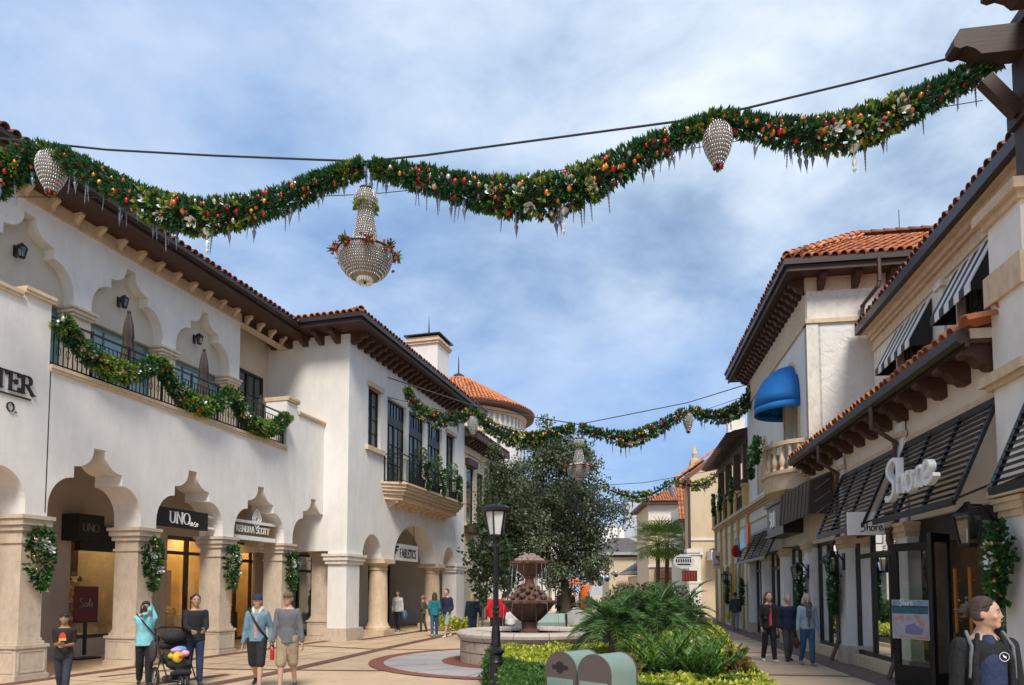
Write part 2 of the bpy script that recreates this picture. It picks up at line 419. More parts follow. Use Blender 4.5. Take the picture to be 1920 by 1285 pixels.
def paving(name, c, pad=1.5, ang=15.4, grit=.06):
    t = NT(name); geo = t.n('ShaderNodeNewGeometry').outputs['Position']
    n = t.noise(.7, 6, .6, geo); n2 = t.noise(9, 6, .7, geo); n3 = t.noise(70, 2, .5, geo)
    col = t.mix(1, t.ramp(n, [(.3, hsh(c, .86)), (.7, hsh(c, 1.06))]), t.ramp(n2, [(.3, 1-grit*2), (.6, 1.0)]), 'MULTIPLY')
    col = t.mix(1, col, t.ramp(n3, [(.3, .88), (.6, 1.0)]), 'MULTIPLY'); col = t.mix(1, col, t.ramp(t.noise(2.6, 7, .75, geo), [(.34, .72), (.46, 1.0)]), 'MULTIPLY')
    vo = t.n('ShaderNodeTexVoronoi'); vo.inputs['Scale'].default_value = 1.7; t.l(geo, vo.inputs['Vector']); col = t.mix(1, col, t.ramp(vo.outputs['Distance'], [(.012, .45), (.03, 1.0)]), 'MULTIPLY')
    t.bump(n3, .25, .004); return t.set(col, .72)
M['concrete'] = paving('buff_concrete', (.62, .445, .28)); M['concgrey'] = paving('pale_concrete', (.46, .42, .39))
def brickpave(name, c1, c2):
    t = NT(name); geo = t.n('ShaderNodeNewGeometry').outputs['Position']
    mp = t.n('ShaderNodeMapping'); mp.inputs['Rotation'].default_value = (0, 0, R(12)); t.l(geo, mp.inputs[0])
    b = t.n('ShaderNodeTexBrick'); b.inputs['Scale'].default_value = 1; b.inputs['Brick Width'].default_value = .2; b.inputs['Row Height'].default_value = .1
    b.inputs['Mortar Size'].default_value = .006; b.inputs['Color1'].default_value = (*c1, 1); b.inputs['Color2'].default_value = (*c2, 1); b.inputs['Mortar'].default_value = (.12, .09, .07, 1)
    t.l(mp.outputs[0], b.inputs['Vector']); col = t.mix(1, b.outputs[0], t.ramp(t.noise(3, 6, .6, geo), [(.3, .75), (.7, 1.0)]), 'MULTIPLY')
    t.bump(b.outputs['Fac'], -.3, .005); return t.set(col, .75)
M['brickband'] = brickpave('brick_band', (.20, .085, .058), (.15, .062, .045)); M['brickgrey'] = brickpave('brick_walk', (.22, .13, .11), (.17, .10, .085))
M['redconc'] = paving('red_concrete', (.26, .085, .055))
# ================================================================ ground
FL1 = Fr((-9.1, 13.4), 15.4, 1); FL2 = Fr((-5.5, 23.05), 15.4, 1); FR1 = Fr((7.75, 15.7), 8.75, -1)
def flat(name, pts, z, mat, kind='structure', **k):
    mb = MB(); mb.add([Vector((x, y, z)) for x, y in pts], [tuple(t) for t in tessellate_polygon([[Vector((x, y, 0)) for x, y in pts]])])
    o = mk(name, mb, mat, kind=kind, loc=Vector((pts[0][0], pts[0][1], z)), **k)
    me = o.data
    for p in me.polygons:
        if p.normal.z < 0: p.flip()
    return o
mb = MB(); mb.box(W, -1500, 1500, -2500, 300, -.5, 0); mk('ground', mb, M['concrete'], kind='structure', loc=(0, 0, 0))
def ribbon(pts, w):
    P = [Vector((a, b, 0)) for a, b in pts]; l = []; r = []
    for i, p in enumerate(P):
        d = (P[min(i+1, len(P)-1)]-P[max(i-1, 0)]).normalized(); n = Vector((-d.y, d.x, 0))*w/2
        l.append(p+n); r.append(p-n)
    return l, r
def band(name, pts, w, z, mat):
    l, r = ribbon(pts, w); mb = MB(); n = len(l)
    mb.add([Vector((p.x, p.y, z)) for p in l+r], [(i, i+1, n+i+1, n+i) for i in range(n-1)])
    o = mk(name, mb, mat, kind='structure', loc=Vector((pts[0][0], pts[0][1], z)), recalc=False)
    for p in o.data.polygons:
        if p.normal.z < 0: p.flip()
    return o
def spline(pts, k=8):
    out = []
    for i in range(len(pts)-1):
        p0 = Vector(pts[max(i-1, 0)]); p1 = Vector(pts[i]); p2 = Vector(pts[i+1]); p3 = Vector(pts[min(i+2, len(pts)-1)])
        for j in range(k):
            t = j/k
            out.append(.5*((2*p1)+(p2-p0)*t+(2*p0-5*p1+4*p2-p3)*t*t+(3*p1-p0-3*p2+p3)*t**3))
    out.append(Vector(pts[-1])); return out
FC = Vector((.42, 16.8, 0))      # fountain centre
def xy(v): return (v[0], v[1])
band('brick_band', [xy(p) for p in spline([Vector((-6.6, 6, 0)), Vector((-5.9, 10.5, 0)), Vector((-5.35, 12.7, 0)), Vector((-4.7, 14.9, 0)), Vector((-3.75, 19.8, 0)), Vector((-2.6, 25.2, 0)), Vector((-.6, 34, 0)), Vector((3, 50, 0))])], .34, .008, M['brickband'])
band('brick_band', [xy(FL1(.5, .95, 0)), (-7.0, 15.3), (-6.4, 15.0), (-3.2, 14.7), (-2.6, 14.7)], .2, .004, M['brickband'])
band('brick_band', [xy(FL1(8.3, .6, 0)), (-5.6, 20.9), (-4.1, 20.0), (-1.4, 19.75)], .2, .004, M['brickband'])
band('brick_band', [xy(FL1(-6, .25, 0)), xy(FL1(11.2, .25, 0))], .34, .006, M['brickband'])
band('brick_band', [xy(FL1(-6, 1.4, 0)), xy(FL1(1.5, 3.1, 0))], .24, .010, M['brickband'])
band('brick_band', [xy(FL2(.6, .2, 0)), xy(FL2(12, .2, 0))], .34, .006, M['brickband'])
for u in (-2.1, 3.0, 8.2, 13.5, 19): band('brick_band', [xy(FR1(u, .7, 0)), xy(FR1(u, 3.2, 0))], .2, .004, M['redconc'])
band('brick_walk', [xy(FR1(-14, .36, 0)), xy(FR1(30, .36, 0))], .78, .008, M['brickgrey'])
def ring(name, c, r0, r1, z, mat, n=72):
    mb = MB(); vs = [Vector((c.x+r*math.cos(2*PI*i/n), c.y+r*math.sin(2*PI*i/n), z)) for r in (r0, r1) for i in range(n)]
    mb.add(vs, [(i, (i+1) % n, n+(i+1) % n, n+i) for i in range(n)])
    o = mk(name, mb, mat, kind='structure', loc=(c.x, c.y, z), recalc=False)
    for p in o.data.polygons:
        if p.normal.z < 0: p.flip()
ring('fountain_paving', FC, 1.5, 3.75, .012, M['concgrey']); ring('brick_ring', FC, 3.45, 3.8, .016, M['redconc']); ring('brick_ring', FC, 1.5, 2.1, .016, M['redconc'])
# saw-cut joints of the concrete pads, recessed as thin dark grooves
t = NT('joint'); M['joint'] = t.set((.16, .12, .09), .9)
mbj = MB()
for i in range(-2, 9):
    a = FL1(i*1.6, .45, .003); b = FL1(i*1.6, 3.3, .003); mbj.bar(a, b, .02, .003)
for i in range(-4, 12):
    a = FR1(i*1.8, .8, .003); b = FR1(i*1.8, 3.0, .003); mbj.bar(a, b, .012, .003)
for o_ in (1.5, 2.4): mbj.bar(FL1(-5, o_, .003), FL1(14, o_, .003), .012, .003)
for a in range(16):
    t = a*PI/8; mbj.bar(FC+Vector((2.1*math.cos(t), 2.1*math.sin(t), .014)), FC+Vector((3.45*math.cos(t), 3.45*math.sin(t), .014)), .014, .004)
mk('paving_joints', mbj, M['joint'], kind='structure', loc=(0, 0, 0))

# ================================================================ shared architectural builders
def ogee(c, z0, hw=1.17, top=1.56, n=9):
    """half-shouldered ogee arch opening outline from the left springing to the right"""
    k = hw/1.17; s = top/1.56; r = []
    for i in range(n+1):          # round shoulder
        t = PI/2*i/n; r.append((1.17-.56*(1-math.cos(t)), .0+.0+.62*math.sin(t)+.20))
    r = [(1.17, 0)]+[(1.17, .2)]+[(.61+.56*math.cos(PI/2*i/n), .2+.66*math.sin(PI/2*i/n)) for i in range(1, n+1)]
    r += [(.61, 1.10)]
    for i in range(1, n+1):       # concave sweep up to the tip
        t = PI/2*i/n; r.append((.61-.46*math.sin(t), 1.10+.40*(1-math.cos(t))))
    r += [(.15, 1.56)]
    pts = [(c+a*k, z0+b*s) for a, b in r]
    left = [(c-a*k, z0+b*s) for a, b in r]
    return left+pts[::-1]
def arch(c, z0, hw, rise, n=14):
    return [(c-hw*math.cos(PI*i/n), z0+rise*math.sin(PI*i/n)) for i in range(n+1)]
def archwall(mb, fr, u0, u1, z0, z1, arches, o0, o1, top=None):
    """wall above the springing line with arch outlines biting into its lower edge"""
    pts = [(u0, z0)]
    for a in arches: pts += a
    pts += [(u1, z0)]
    pts += (top or [(u1, z1), (u0, z1)])
    mb.plate(fr, pts, [], o0, o1)
def cap(mb, fr, u, hw, o0, o1, z, h=.3, out=.1):
    """moulded capital: three stepped slabs"""
    for a, b, e in ((0, .35, .35), (.35, .75, .7), (.75, 1, 1)):
        mb.box(fr, u-hw-out*e, u+hw+out*e, o0-out*e, o1+out*e, z-h+h*a+(.0 if a == 0 else .001), z-h+h*b)
def moulding(mb, fr, u0, u1, z, h=.2, out=.12, o=0):
    mb.prism_o(fr, [(o-.02, z), (o+out, z), (o+out, z-h*.3), (o+out*.7, z-h*.42), (o+out*.55, z-h*.75), (o+out*.2, z-h), (o-.02, z-h)], u0, u1)
_tile = {}
def tilemesh(k, mat):
    if (k, mat) not in _tile:
        mb = MB(); n = 6; r0, r1, l, t = .098, .078, .46, .016
        vs = []
        for y, r in ((0, r0), (l, r1)):
            for rr in (r, r-t):
                vs += [Vector((rr*math.cos(PI*i/n), y, rr*math.sin(PI*i/n))) for i in range(n+1)]
        m = n+1; fs = []
        for i in range(n): fs += [(i, i+1, 2*m+i+1, 2*m+i), (m+i, 3*m+i, 3*m+i+1, m+i+1), (i, m+i, m+i+1, i+1), (2*m+i, 2*m+i+1, 3*m+i+1, 3*m+i)]
        fs += [(0, 2*m, 3*m, m), (n, m+n, 3*m+n, 2*m+n)]
        mb.add(vs, fs); _tile[(k, mat)] = mb.mesh('roof_tile', None, [M[mat]], True)
        _tile[(k, mat)].set_sharp_from_angle(angle=R(50))
    return _tile[(k, mat)]
def roofplane(parent, P0, P1, up, rise, courses, ind, mat='tile', pitch=.235, step=.38, hipL=0, hipR=0, slabmat='tiledark', stuffmat='tilestuff', slab=True):
    """P0->P1 eave line, up = horizontal direction up the slope, rise = z per metre run.
    hipL/hipR: how much the slope narrows per metre run at either end."""
    P0 = Vector(P0); P1 = Vector(P1); d = (P1-P0); wd = d.length; d.normalize(); upv = Vector((up[0], up[1], 0)).normalized()
    sl = (upv+Vector((0, 0, rise))).normalized(); n = d.cross(sl)
    if n.z < 0: n = -n; 
    run = courses*step*upv.dot(sl)
    if slab:
        mb = MB(); a = P0; b = P1; c = P1+sl*courses*step-d*hipR*run; e = P0+sl*courses*step+d*hipL*run
        vs = [a, b, c, e]; mb.add([v+n*.02 for v in vs]+[v-n*.05 for v in vs], [(0, 1, 2, 3), (4, 7, 6, 5), (0, 4, 5, 1), (1, 5, 6, 2), (2, 6, 7, 3), (3, 7, 4, 0)])
        mk('roof_deck', mb, M[slabmat], parent)
    X = d.copy(); rot = Matrix((X, sl, n)).transposed().to_4x4()
    if rot.determinant() < 0: rot = Matrix((-X, sl, n)).transposed().to_4x4()
    far = []
    for r in range(courses):
        y = r*step; rr = y*upv.dot(sl); a = hipL*rr; b = wd-hipR*rr; k = max(0, int((b-a)/pitch))
        for i in range(k+1):
            x = (i+.5)*pitch+a if False else math.ceil(a/pitch)*pitch+i*pitch+pitch*.3
            if x > b: break
            p = P0+d*(x+random.uniform(-.012, .012))+sl*(y-.06+random.uniform(-.02, .02))+n*(.02+.004*(r % 2)+random.uniform(0, .008))
            T = Matrix.Translation(p) @ rot @ Matrix.Rotation(R(-3), 4, 'X')
            if r < ind: inst('roof_tile', tilemesh(0, mat), parent, T)
            else: far.append(T)
    if far:
        me = tilemesh(0, mat); pv = np.array([v.co for v in me.vertices]); pf = np.array([p.vertices for p in me.polygons])
        A = np.array([np.array(t) for t in far]); V = np.einsum('nij,kj->nki', A[:, :3, :3], pv)+A[:, None, :3, 3]
        F = pf[None]+(np.arange(len(A))*len(pv))[:, None, None]
        mkfast('roof_tiles', V.reshape(-1, 3), F.reshape(-1, 4), M[stuffmat], parent, kind='stuff', smooth=False)
def hipcap(parent, A, B, mat='tile', step=.36):
    A = Vector(A); B = Vector(B); d = (B-A); n = int(d.length/step); d.normalize()
    x = d.cross(Vector((0, 0, 1))).normalized(); z = x.cross(d)
    rot = Matrix((x, d, z)).transposed().to_4x4()
    for i in range(n):
        inst('ridge_tile', tilemesh(0, mat), parent, Matrix.Translation(A+d*(i*step)+z*.05) @ rot @ Matrix.Rotation(R(-3), 4, 'X') @ Matrix.Scale(1.25, 4))
def bracketmesh(kind, h, l, w, mat):
    """scrolled rafter-end bracket: profile in y (out) and z (down), width in x"""
    mb = MB(); pr = {'scroll': [(0, 0), (l, 0), (l, -h*.35), (l*.86, -h*.48), (l*.74, -h*.46), (l*.60, -h*.62), (l*.5, -h*.84), (l*.34, -h*.86), (l*.22, -h), (0, -h)],
                     'corbel': [(0, 0), (l, 0), (l, -h*.2), (l*.85, -h*.35), (l*.65, -h*.45), (l*.4, -h*.75), (l*.35, -h), (0, -h)]}[kind]
    f = Fr.__new__(Fr); f.O = Vector((0, 0, 0)); f.u = Vector((1, 0, 0)); f.n = Vector((0, 1, 0))
    mb.prism_o(f, pr, -w/2, w/2); return mb.mesh('bracket', None, [M[mat]])
def fmat(fr, u, o, z):
    """world matrix at a facade point: x along u, y out, z up"""
    return Matrix.Translation(fr(u, o, z)) @ Matrix((fr.u, fr.n, Vector((0, 0, 1)))).transposed().to_4x4()
def brackets(parent, fr, us, o, z, me, name='bracket'):
    for u in us: inst(name, me, parent, fmat(fr, u, o, z))
def window(parent, fr, u0, u1, z0, z1, o, cols, rows, fm='alu', gm='darkglass', fw=.07, dep=.08, transom=None, name='window', mw=.03, mullion=1):
    mb = MB(); mb.box(fr, u0, u0+fw, o-dep, o, z0, z1); mb.box(fr, u1-fw, u1, o-dep, o, z0, z1)
    mb.box(fr, u0+fw, u1-fw, o-dep, o-.001, z0, z0+fw); mb.box(fr, u0+fw, u1-fw, o-dep, o-.001, z1-fw, z1)
    secs = []
    def sect(a, b, c, d, nc, nr):
        w_ = (b-a)/nc; h_ = (d-c)/nr
        for i in range(1, nc): mb.box(fr, a+i*w_-mw/2, a+i*w_+mw/2, o-dep+.02, o-.012, c, d)
        for j in range(1, nr): mb.box(fr, a, b, o-dep+.022, o-.016, c+j*h_-mw/2, c+j*h_+mw/2)
        for i in range(nc):
            for j in range(nr): secs.append((a+i*w_+mw/2, a+(i+1)*w_-mw/2, c+j*h_+mw/2, c+(j+1)*h_-mw/2))
    zt = z1-fw
    if transom:
        mb.box(fr, u0+fw, u1-fw, o-dep-.002, o+.01, transom[0], transom[1]); sect(u0+fw, u1-fw, transom[1], zt, transom[2], 1); zt = transom[0]
    k = mullion; W_ = (u1-u0-2*fw)
    for m in range(k):
        a = u0+fw+m*W_/k; b = a+W_/k
        if m: mb.box(fr, a-fw*.6, a+fw*.6, o-dep-.003, o+.004, z0+fw, zt)
        sect(a+(fw*.6 if m else 0), b-(fw*.6 if m < k-1 else 0), z0+fw, zt, cols, rows)
    w_ = mk(name, mb, M[fm], parent)
    for a, b, c, d in secs:
        t = random.uniform(-.003, .003); q = MB(); q.add([fr(a, o-.045+t, c), fr(b, o-.045-t, c), fr(b, o-.045-t*2, d), fr(a, o-.045, d)], [(0, 1, 2, 3)])
        mk('pane', q, M[gm], w_, recalc=False)
    return w_
def railing(parent, fr, u0, u1, z0, z1, o, mat='black', panel=1.0, step=.11, name='railing', scroll=True):
    mb = MB(); n = max(1, round((u1-u0)/panel)); w_ = (u1-u0)/n
    mb.box(fr, u0, u1, o-.02, o+.02, z1-.04, z1); mb.box(fr, u0, u1, o-.012, o+.012, z1-.2, z1-.18); mb.box(fr, u0, u1, o-.015, o+.015, z0+.06, z0+.09)
    for i in range(n+1): mb.box(fr, u0+i*w_-.022, u0+i*w_+.022, o-.022, o+.022, z0, z1+.03)
    rl = mk(name, mb, M[mat], parent)
    b2 = MB(); k = max(2, int(w_/step))
    for i in range(n):
        for j in range(1, k):
            u = u0+i*w_+j*w_/k; b2.box(fr, u-.008, u+.008, o-.008, o+.008, z0+.09, z1-.2)
            if scroll and j % 2 == 0:
                for zz in (z0+.35, z1-.38):
                    b2.tube([fr(u+.05*math.cos(t*PI/4), o, zz+.09*math.sin(t*PI/4)) for t in range(8)], .007, 4, closed=True)
    mk('balusters', b2, M[mat], rl)
    return rl
def lampwall(fr, u, o, z, s, label, group='wall lanterns', parent=None):
    t = root('wall_lantern', fr(u, o, z), 0, label, 'lantern', group)
    mb = MB(); mb.box(fr, u-.05*s, u+.05*s, o, o+.03, z-.14*s, z+.14*s); mk('back_plate', mb, M['black'], t)
    mb = MB(); mb.tube([fr(u, o+.02, z+.02), fr(u, o+.12*s, z+.16*s), fr(u, o+.22*s, z+.16*s)], .014*s, 6); mk('arm', mb, M['black'], t)
    c = fr(u, o+.22*s, z-.02)
    mb = MB(); mb.lathe(c, [(.02*s, .2*s), (.04*s, .17*s), (.12*s, .10*s), (.13*s, .08*s), (.0, .08*s)], 6)
    mb.lathe(c, [(.06*s, -.17*s), (.075*s, -.16*s), (.075*s, -.14*s), (0, -.14*s)], 6)
    for i in range(6):
        a = i*PI/3; mb.bar(c+Vector((.115*s*math.cos(a), .115*s*math.sin(a), .08*s)), c+Vector((.07*s*math.cos(a), .07*s*math.sin(a), -.15*s)), .012*s)
    mk('cage', mb, M['black'], t)
    mb = MB(); mb.lathe(c, [(.065*s, -.14*s), (.108*s, .08*s)], 6); mk('glass', mb, M['glass'], t, recalc=False); mb = MB(); mb.tube([c-Vector((0, 0, .14*s)), c-Vector((0, 0, .02*s))], .012*s, 6); mk('candle_tube', mb, M['lampglass'], t)
    return t
M['lampglass'] = NT('frosted_lamp_glass').set((.62, .62, .58), .3, 0)

# ================================================================ lettering
GL = {}
def _g(ch, w, strokes, serif=()): GL[ch] = (w, strokes, serif)
def arcp(cx, cz, rx, rz, a0, a1, n=10): return [(cx+rx*math.cos(R(a0+(a1-a0)*i/n)), cz+rz*math.sin(R(a0+(a1-a0)*i/n))) for i in range(n+1)]
_g('T', .8, [[(.4, 0), (.4, 1)], [(.03, 1), (.77, 1)], [(.03, 1), (.03, .82)], [(.77, 1), (.77, .82)]], [(.4, 0)])
_g('E', .72, [[(.13, 0), (.13, 1)], [(.05, 1), (.66, 1)], [(.05, 0), (.68, 0)], [(.13, .52), (.5, .52)], [(.66, 1), (.66, .82)], [(.68, 0), (.68, .2)], [(.5, .62), (.5, .42)]], [])
_g('R', .85, [[(.14, 0), (.14, 1)], [(.06, 1)]+arcp(.42, .75, .22, .25, 90, -90)+[(.14, .5)], [(.4, .5), (.8, 0)]], [(.14, 0), (.8, 0)])
_g('O', .9, [arcp(.45, .5, .38, .5, 0, 360, 24)])
_g('U', .85, [[(.14, 1), (.14, .35)]+arcp(.42, .33, .28, .33, 180, 360, 10)+[(.70, 1)]], [(.14, 1), (.70, 1)])
_g('N', .9, [[(.13, 0), (.13, 1)], [(.13, 1), (.75, 0)], [(.75, 0), (.75, 1)]], [(.13, 0), (.75, 1), (.1, 1)])
_g('K', .85, [[(.14, 0), (.14, 1)], [(.14, .42), (.72, 1)], [(.32, .58), (.78, 0)]], [(.14, 0), (.14, 1), (.72, 1), (.78, 0)])
_g('D', .85, [[(.14, 0), (.14, 1)], [(.05, 1)]+arcp(.35, .5, .40, .5, 90, -90)+[(.05, 0)]])
_g('A', .9, [[(.08, 0), (.44, 1)], [(.44, 1), (.82, 0)], [(.2, .34), (.68, .34)]], [(.08, 0), (.82, 0)])
_g('S', .65, [arcp(.33, .75, .23, .25, 20, 250, 12)+arcp(.33, .25, .26, .27, 80, -160, 12)])
_g('C', .8, [arcp(.46, .5, .38, .5, 45, 315, 18)])
_g('F', .66, [[(.1, 0), (.1, 1)], [(.1, 1), (.6, 1)], [(.1, .53), (.5, .53)]])
_g('B', .7, [[(.1, 0), (.1, 1)], [(.1, 1)]+arcp(.34, .76, .22, .24, 90, -90, 8)+[(.1, .52)], [(.34, .52)]+arcp(.36, .26, .25, .26, 90, -90, 8)+[(.1, 0)]])
_g('L', .6, [[(.1, 1), (.1, 0)], [(.1, 0), (.55, 0)]]); _g('I', .22, [[(.1, 0), (.1, 1)]], [])
_g('.', .3, [[(.12, 0), (.16, .04)]]); _g(' ', .4, [])
def letters(mb, fr, txt, u0, z0, h, o0, o1, pen=(.13, .06), serif=True, track=1.0, dirn=1, squeeze=1.0):
    """letters drawn with a broad pen; u grows toward the right of the reader when dirn=1"""
    x = 0
    for ch in txt:
        w_, st, sf = GL[ch]
        for s_ in st:
            P = [Vector((a*squeeze, b)) for a, b in s_]; L_ = []; Rr = []
            for i, p in enumerate(P):
                d = (P[min(i+1, len(P)-1)]-P[max(i-1, 0)])
                if i == len(P)-1 and (P[0]-P[-1]).length < 1e-3 or i == 0 and (P[0]-P[-1]).length < 1e-3: d = P[1]-P[-2]
                d.normalize(); th = math.hypot(pen[0]*d.y, pen[1]*d.x)/2; n = Vector((-d.y, d.x))*th
                L_.append(p+n); Rr.append(p-n)
            if not len(P) > 2:
                e = (P[1]-P[0]).normalized()*min(pen)*.5
                L_[0] -= e; Rr[0] -= e; L_[1] += e; Rr[1] += e
            n = len(P); A = [fr(u0+dirn*(x+p.x)*h, oo, z0+p.y*h) for oo in (o0, o1) for p in L_+Rr]
            fs = []
            for i in range(n-1):
                for q in (0, 2*n): fs.append((q+i, q+i+1, q+n+i+1, q+n+i))
                fs += [(i, i+1, 2*n+i+1, 2*n+i), (n+i, n+i+1, 3*n+i+1, 3*n+i)]
            fs += [(0, n, 3*n, 2*n), (n-1, 2*n-1, 4*n-1, 3*n-1)]
            mb.add(A, fs)
        if serif:
            for a, b in sf:
                c = u0+dirn*(x+a*squeeze)*h; hw = .15*h; zz = z0+b*h+(-.0 if b == 0 else -.04*h)
                mb.box(fr, c-hw, c+hw, o0, o1*1.0+1e-4, zz, zz+.05*h)
        x += w_*squeeze*track+.06
    return x*h
def scriptword(mb, fr, u0, z0, h, o0, o1, strokes, r, dirn=1):
    for s_ in strokes:
        sp = spline([Vector((a, b, 0)) for a, b in s_], 6)
        mb.tube([fr(u0+dirn*p.x*h, (o0+o1)/2, z0+p.y*h) for p in sp], r, 6)

# ================================================================ left building: arcade of ogee arches
b1 = root('arcaded_shop_building', FL1(5, -1.5, 0), 0, 'long white stucco building with pointed ogee arches, roof terrace and dark eave', 'building')
F = FL1
mb = MB()
A1 = [ogee(1.25+2.8*k, 3.12) for k in range(-1, 4)]
archwall(mb, F, -6, 11.25, 3.12, 0, A1, -.75, 0, top=[(11.25, 7.25), (8.62, 7.25), (8.62, 7.55), (8.05, 7.55), (8.05, 6.0), (-.0, 6.0), (-.0, 7.2), (-6, 7.2)])
mk('front_wall', mb, M['white'], b1)
mb = MB(); mb.box(F, .02, .04, 0, .004, 3.2, 5.98); mk('expansion_joint', mb, M['gutter'], b1)
for k in range(-2, 5):
    c = -.15+2.8*k; hw = .23 if k < 4 else .30
    mb = MB(); mb.box(F, c-hw, c+hw, -.70, -.05, .75, 2.84); mb.box(F, c-hw-.02, c+hw+.02, -.72, -.03, .7, .78)
    cap(mb, F, c, hw, -.72, -.03, 3.12, .30, .12); mb.box(F, c-hw-.03, c+hw+.03, -.73, -.02, 2.58, 2.63)
    mb.box(F, c-hw-.05, c+hw+.05, -.75, 0, .66, .72)
    pr = mk('pier', mb, M['lime'], b1)
    q = MB(); q.box(F, c-hw-.12, c+hw+.12, -.82, .06, 0, .10); q.box(F, c-hw-.09, c+hw+.09, -.79, .03, .10, .60); q.box(F, c-hw-.12, c+hw+.12, -.82, .06, .60, .66)
    for zz in ((.14, .17), (.53, .56)): q.box(F, c-hw-.03, c+hw+.03, .03, .042, *zz)
    for uu in (-hw-.05, hw+.02): q.box(F, c+uu, c+uu+.03, .031, .041, .17, .53)
    for zz in ((.14, .17), (.53, .56)): q.box(F, c-hw-.102, c-hw-.09, -.73, -.03, *zz)
    for oo in (-.73, -.06): q.box(F, c-hw-.101, c-hw-.09, oo, oo+.03, .17, .53)
    mk('plinth', q, M['lime'], pr)
# coping stones
def coping(parent, fr, u0, u1, z, o0, o1, h=.13, L_=1.3, mat='sand'):
    n = max(1, round((u1-u0)/L_)); w_ = (u1-u0)/n
    for i in range(n):
        mb = MB(); dz = random.uniform(-.003, .003)
        mb.box(fr, u0+i*w_+.006, u0+(i+1)*w_-.006, o0+.02, o1-.02, z, z+h*.45+dz); mb.box(fr, u0+i*w_+.006, u0+(i+1)*w_-.006, o0, o1, z+h*.45, z+h+dz)
        mk('coping_stone', mb, M[mat], parent)
coping(b1, F, 0, 8.05, 6.0, -.6, .07); coping(b1, F, -6, -.62, 7.2, -.8, .07); coping(b1, F, -.60, .05, 7.33, -.8, .09, .13, 1); coping(b1, F, 8.02, 8.66, 7.56, -.8, .09, .13, 1)
coping(b1, F, 8.66, 10.75, 7.26, -.8, .07, .11); coping(b1, F, 10.7, 11.3, 7.42, -.8, .09, .12, 1)
mb = MB(); mb.box(F, -.56, .0, -.75, -.001, 7.19, 7.33); mk('parapet_post', mb, M['white'], b1); mb = MB(); mb.box(F, 10.75, 11.25, -.75, -.001, 7.24, 7.42); mk('parapet_post', mb, M['white'], b1)
railing(b1, F, .05, 8.0, 6.13, 7.15, -.1, panel=1.0)
mb = MB(); mb.box(F, -6, 11.2, -4.2, -.75, 5.6, 5.8); mk('terrace_floor', mb, M['sand'], b1)
# upper wall, set back 1.5 m, with blind ogee arches
UC = [.70-2.72, .70, 3.42, 6.14]
mb = MB(); archwall(mb, F, -6, 7.72, 8.2, 0, [ogee(c, 8.2, 1.12, 1.56) for c in UC], -2.05, -1.5, top=[(7.72, 10.3), (-6, 10.3)])
mk('upper_wall', mb, M['white'], b1)
mb = MB(); mb.box(F, -6, 7.6, -2.35, -1.80, 8.17, 10.25); mk('arch_infill', mb, M['creamrough'], b1)
mb = MB(); mb.box(F, 7.4, 11.4, -4.2, -2.25, 5.8, 10.3); mk('recessed_wall', mb, M['cream'], b1)
for c in [-.66-2.72, -.66, 2.06, 4.78, 7.42]:
    mb = MB(); mb.box(F, c-.24, c+.24, -2.05, -1.5, 5.8, 7.98); cap(mb, F, c, .24, -2.06, -1.5, 8.2, .22, .10); mk('pilaster', mb, M['lime'], b1)
for i, c in enumerate(UC):
    window(b1, F, c-1.12, c+1.12, 5.8, 8.15, -1.9, 1, 2, 'teal', 'tealglass', .09, mullion=3, transom=(7.45, 7.55, 3))
window(b1, F, 8.15, 9.85, 6.1, 8.95, -2.15, 2, 4, 'alu', 'darkglass', .09, mullion=2)
# frieze, corbels, eave
mb = MB(); mb.box(F, -6, 11.3, -1.75, -1.45, 10.02, 10.06); mb.box(F, -6, 7.74, -1.6, -1.47, 10.06, 10.34); mk('frieze', mb, M['sand'], b1)
cm = bracketmesh('corbel', .25, .25, .11, 'sand')
brackets(b1, F, [-5.7+.62*i for i in range(27)], -1.48, 10.32, cm)
mb = MB(); mb.prism_o(F, [(-2.2, 10.33), (-.62, 10.33), (-.62, 10.40), (-2.2, 10.44)], -6, 10.6); mb.box(F, -6, 10.6, -.66, -.60, 10.28, 10.52); mk('soffit', mb, M['woodred'], b1)
mb = MB(); mb.prism_o(F, [(-.6, 10.40), (-.52, 10.36), (-.46, 10.44), (-.46, 10.54), (-.6, 10.54)], -6, 10.6); mk('gutter', mb, M['gutter'], b1)
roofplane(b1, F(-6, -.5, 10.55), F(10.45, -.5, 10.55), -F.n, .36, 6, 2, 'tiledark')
mb = MB(); mb.prism_o(F, [(-2.6, 10.42), (-.62, 10.45), (-2.6, 11.1)], -6, 10.4); mk('roof_core', mb, M['woodred'], b1)
# arcade interior: back wall, ceiling, shopfronts
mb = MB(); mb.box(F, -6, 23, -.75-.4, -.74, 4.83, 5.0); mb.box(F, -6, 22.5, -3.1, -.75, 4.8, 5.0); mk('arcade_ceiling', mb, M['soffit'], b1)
BW = -3.0
M['crowd_print'] = plain('black_white_print', (.35, .28, .2), .5, 0, .9, 9)
holes = [(-3.4, -1.0, .1, 3.3), (-.4, 1.9, .1, 3.3), (3.35, 5.3, .45, 3.35), (6.6, 8.4, .0, 3.33), (9.0, 11.5, .0, 3.33)]
mb = MB(); mb.plate(F, [(-6, 0), (23, 0), (23, 4.8), (-6, 4.8)], [[(a, c+.001), (b, c+.001), (b, d), (a, d)] for a, b, c, d in holes]+[[(13.15, .02), (14.45, .02), (14.45, 3.1)]+[(13.8+.65*math.cos(PI*i/10), 3.1+.8*math.sin(PI*i/10)) for i in range(1, 10)]+[(13.15, 3.1)]], BW-.25, BW)
mk('arcade_back_wall', mb, M['soffit'], b1)
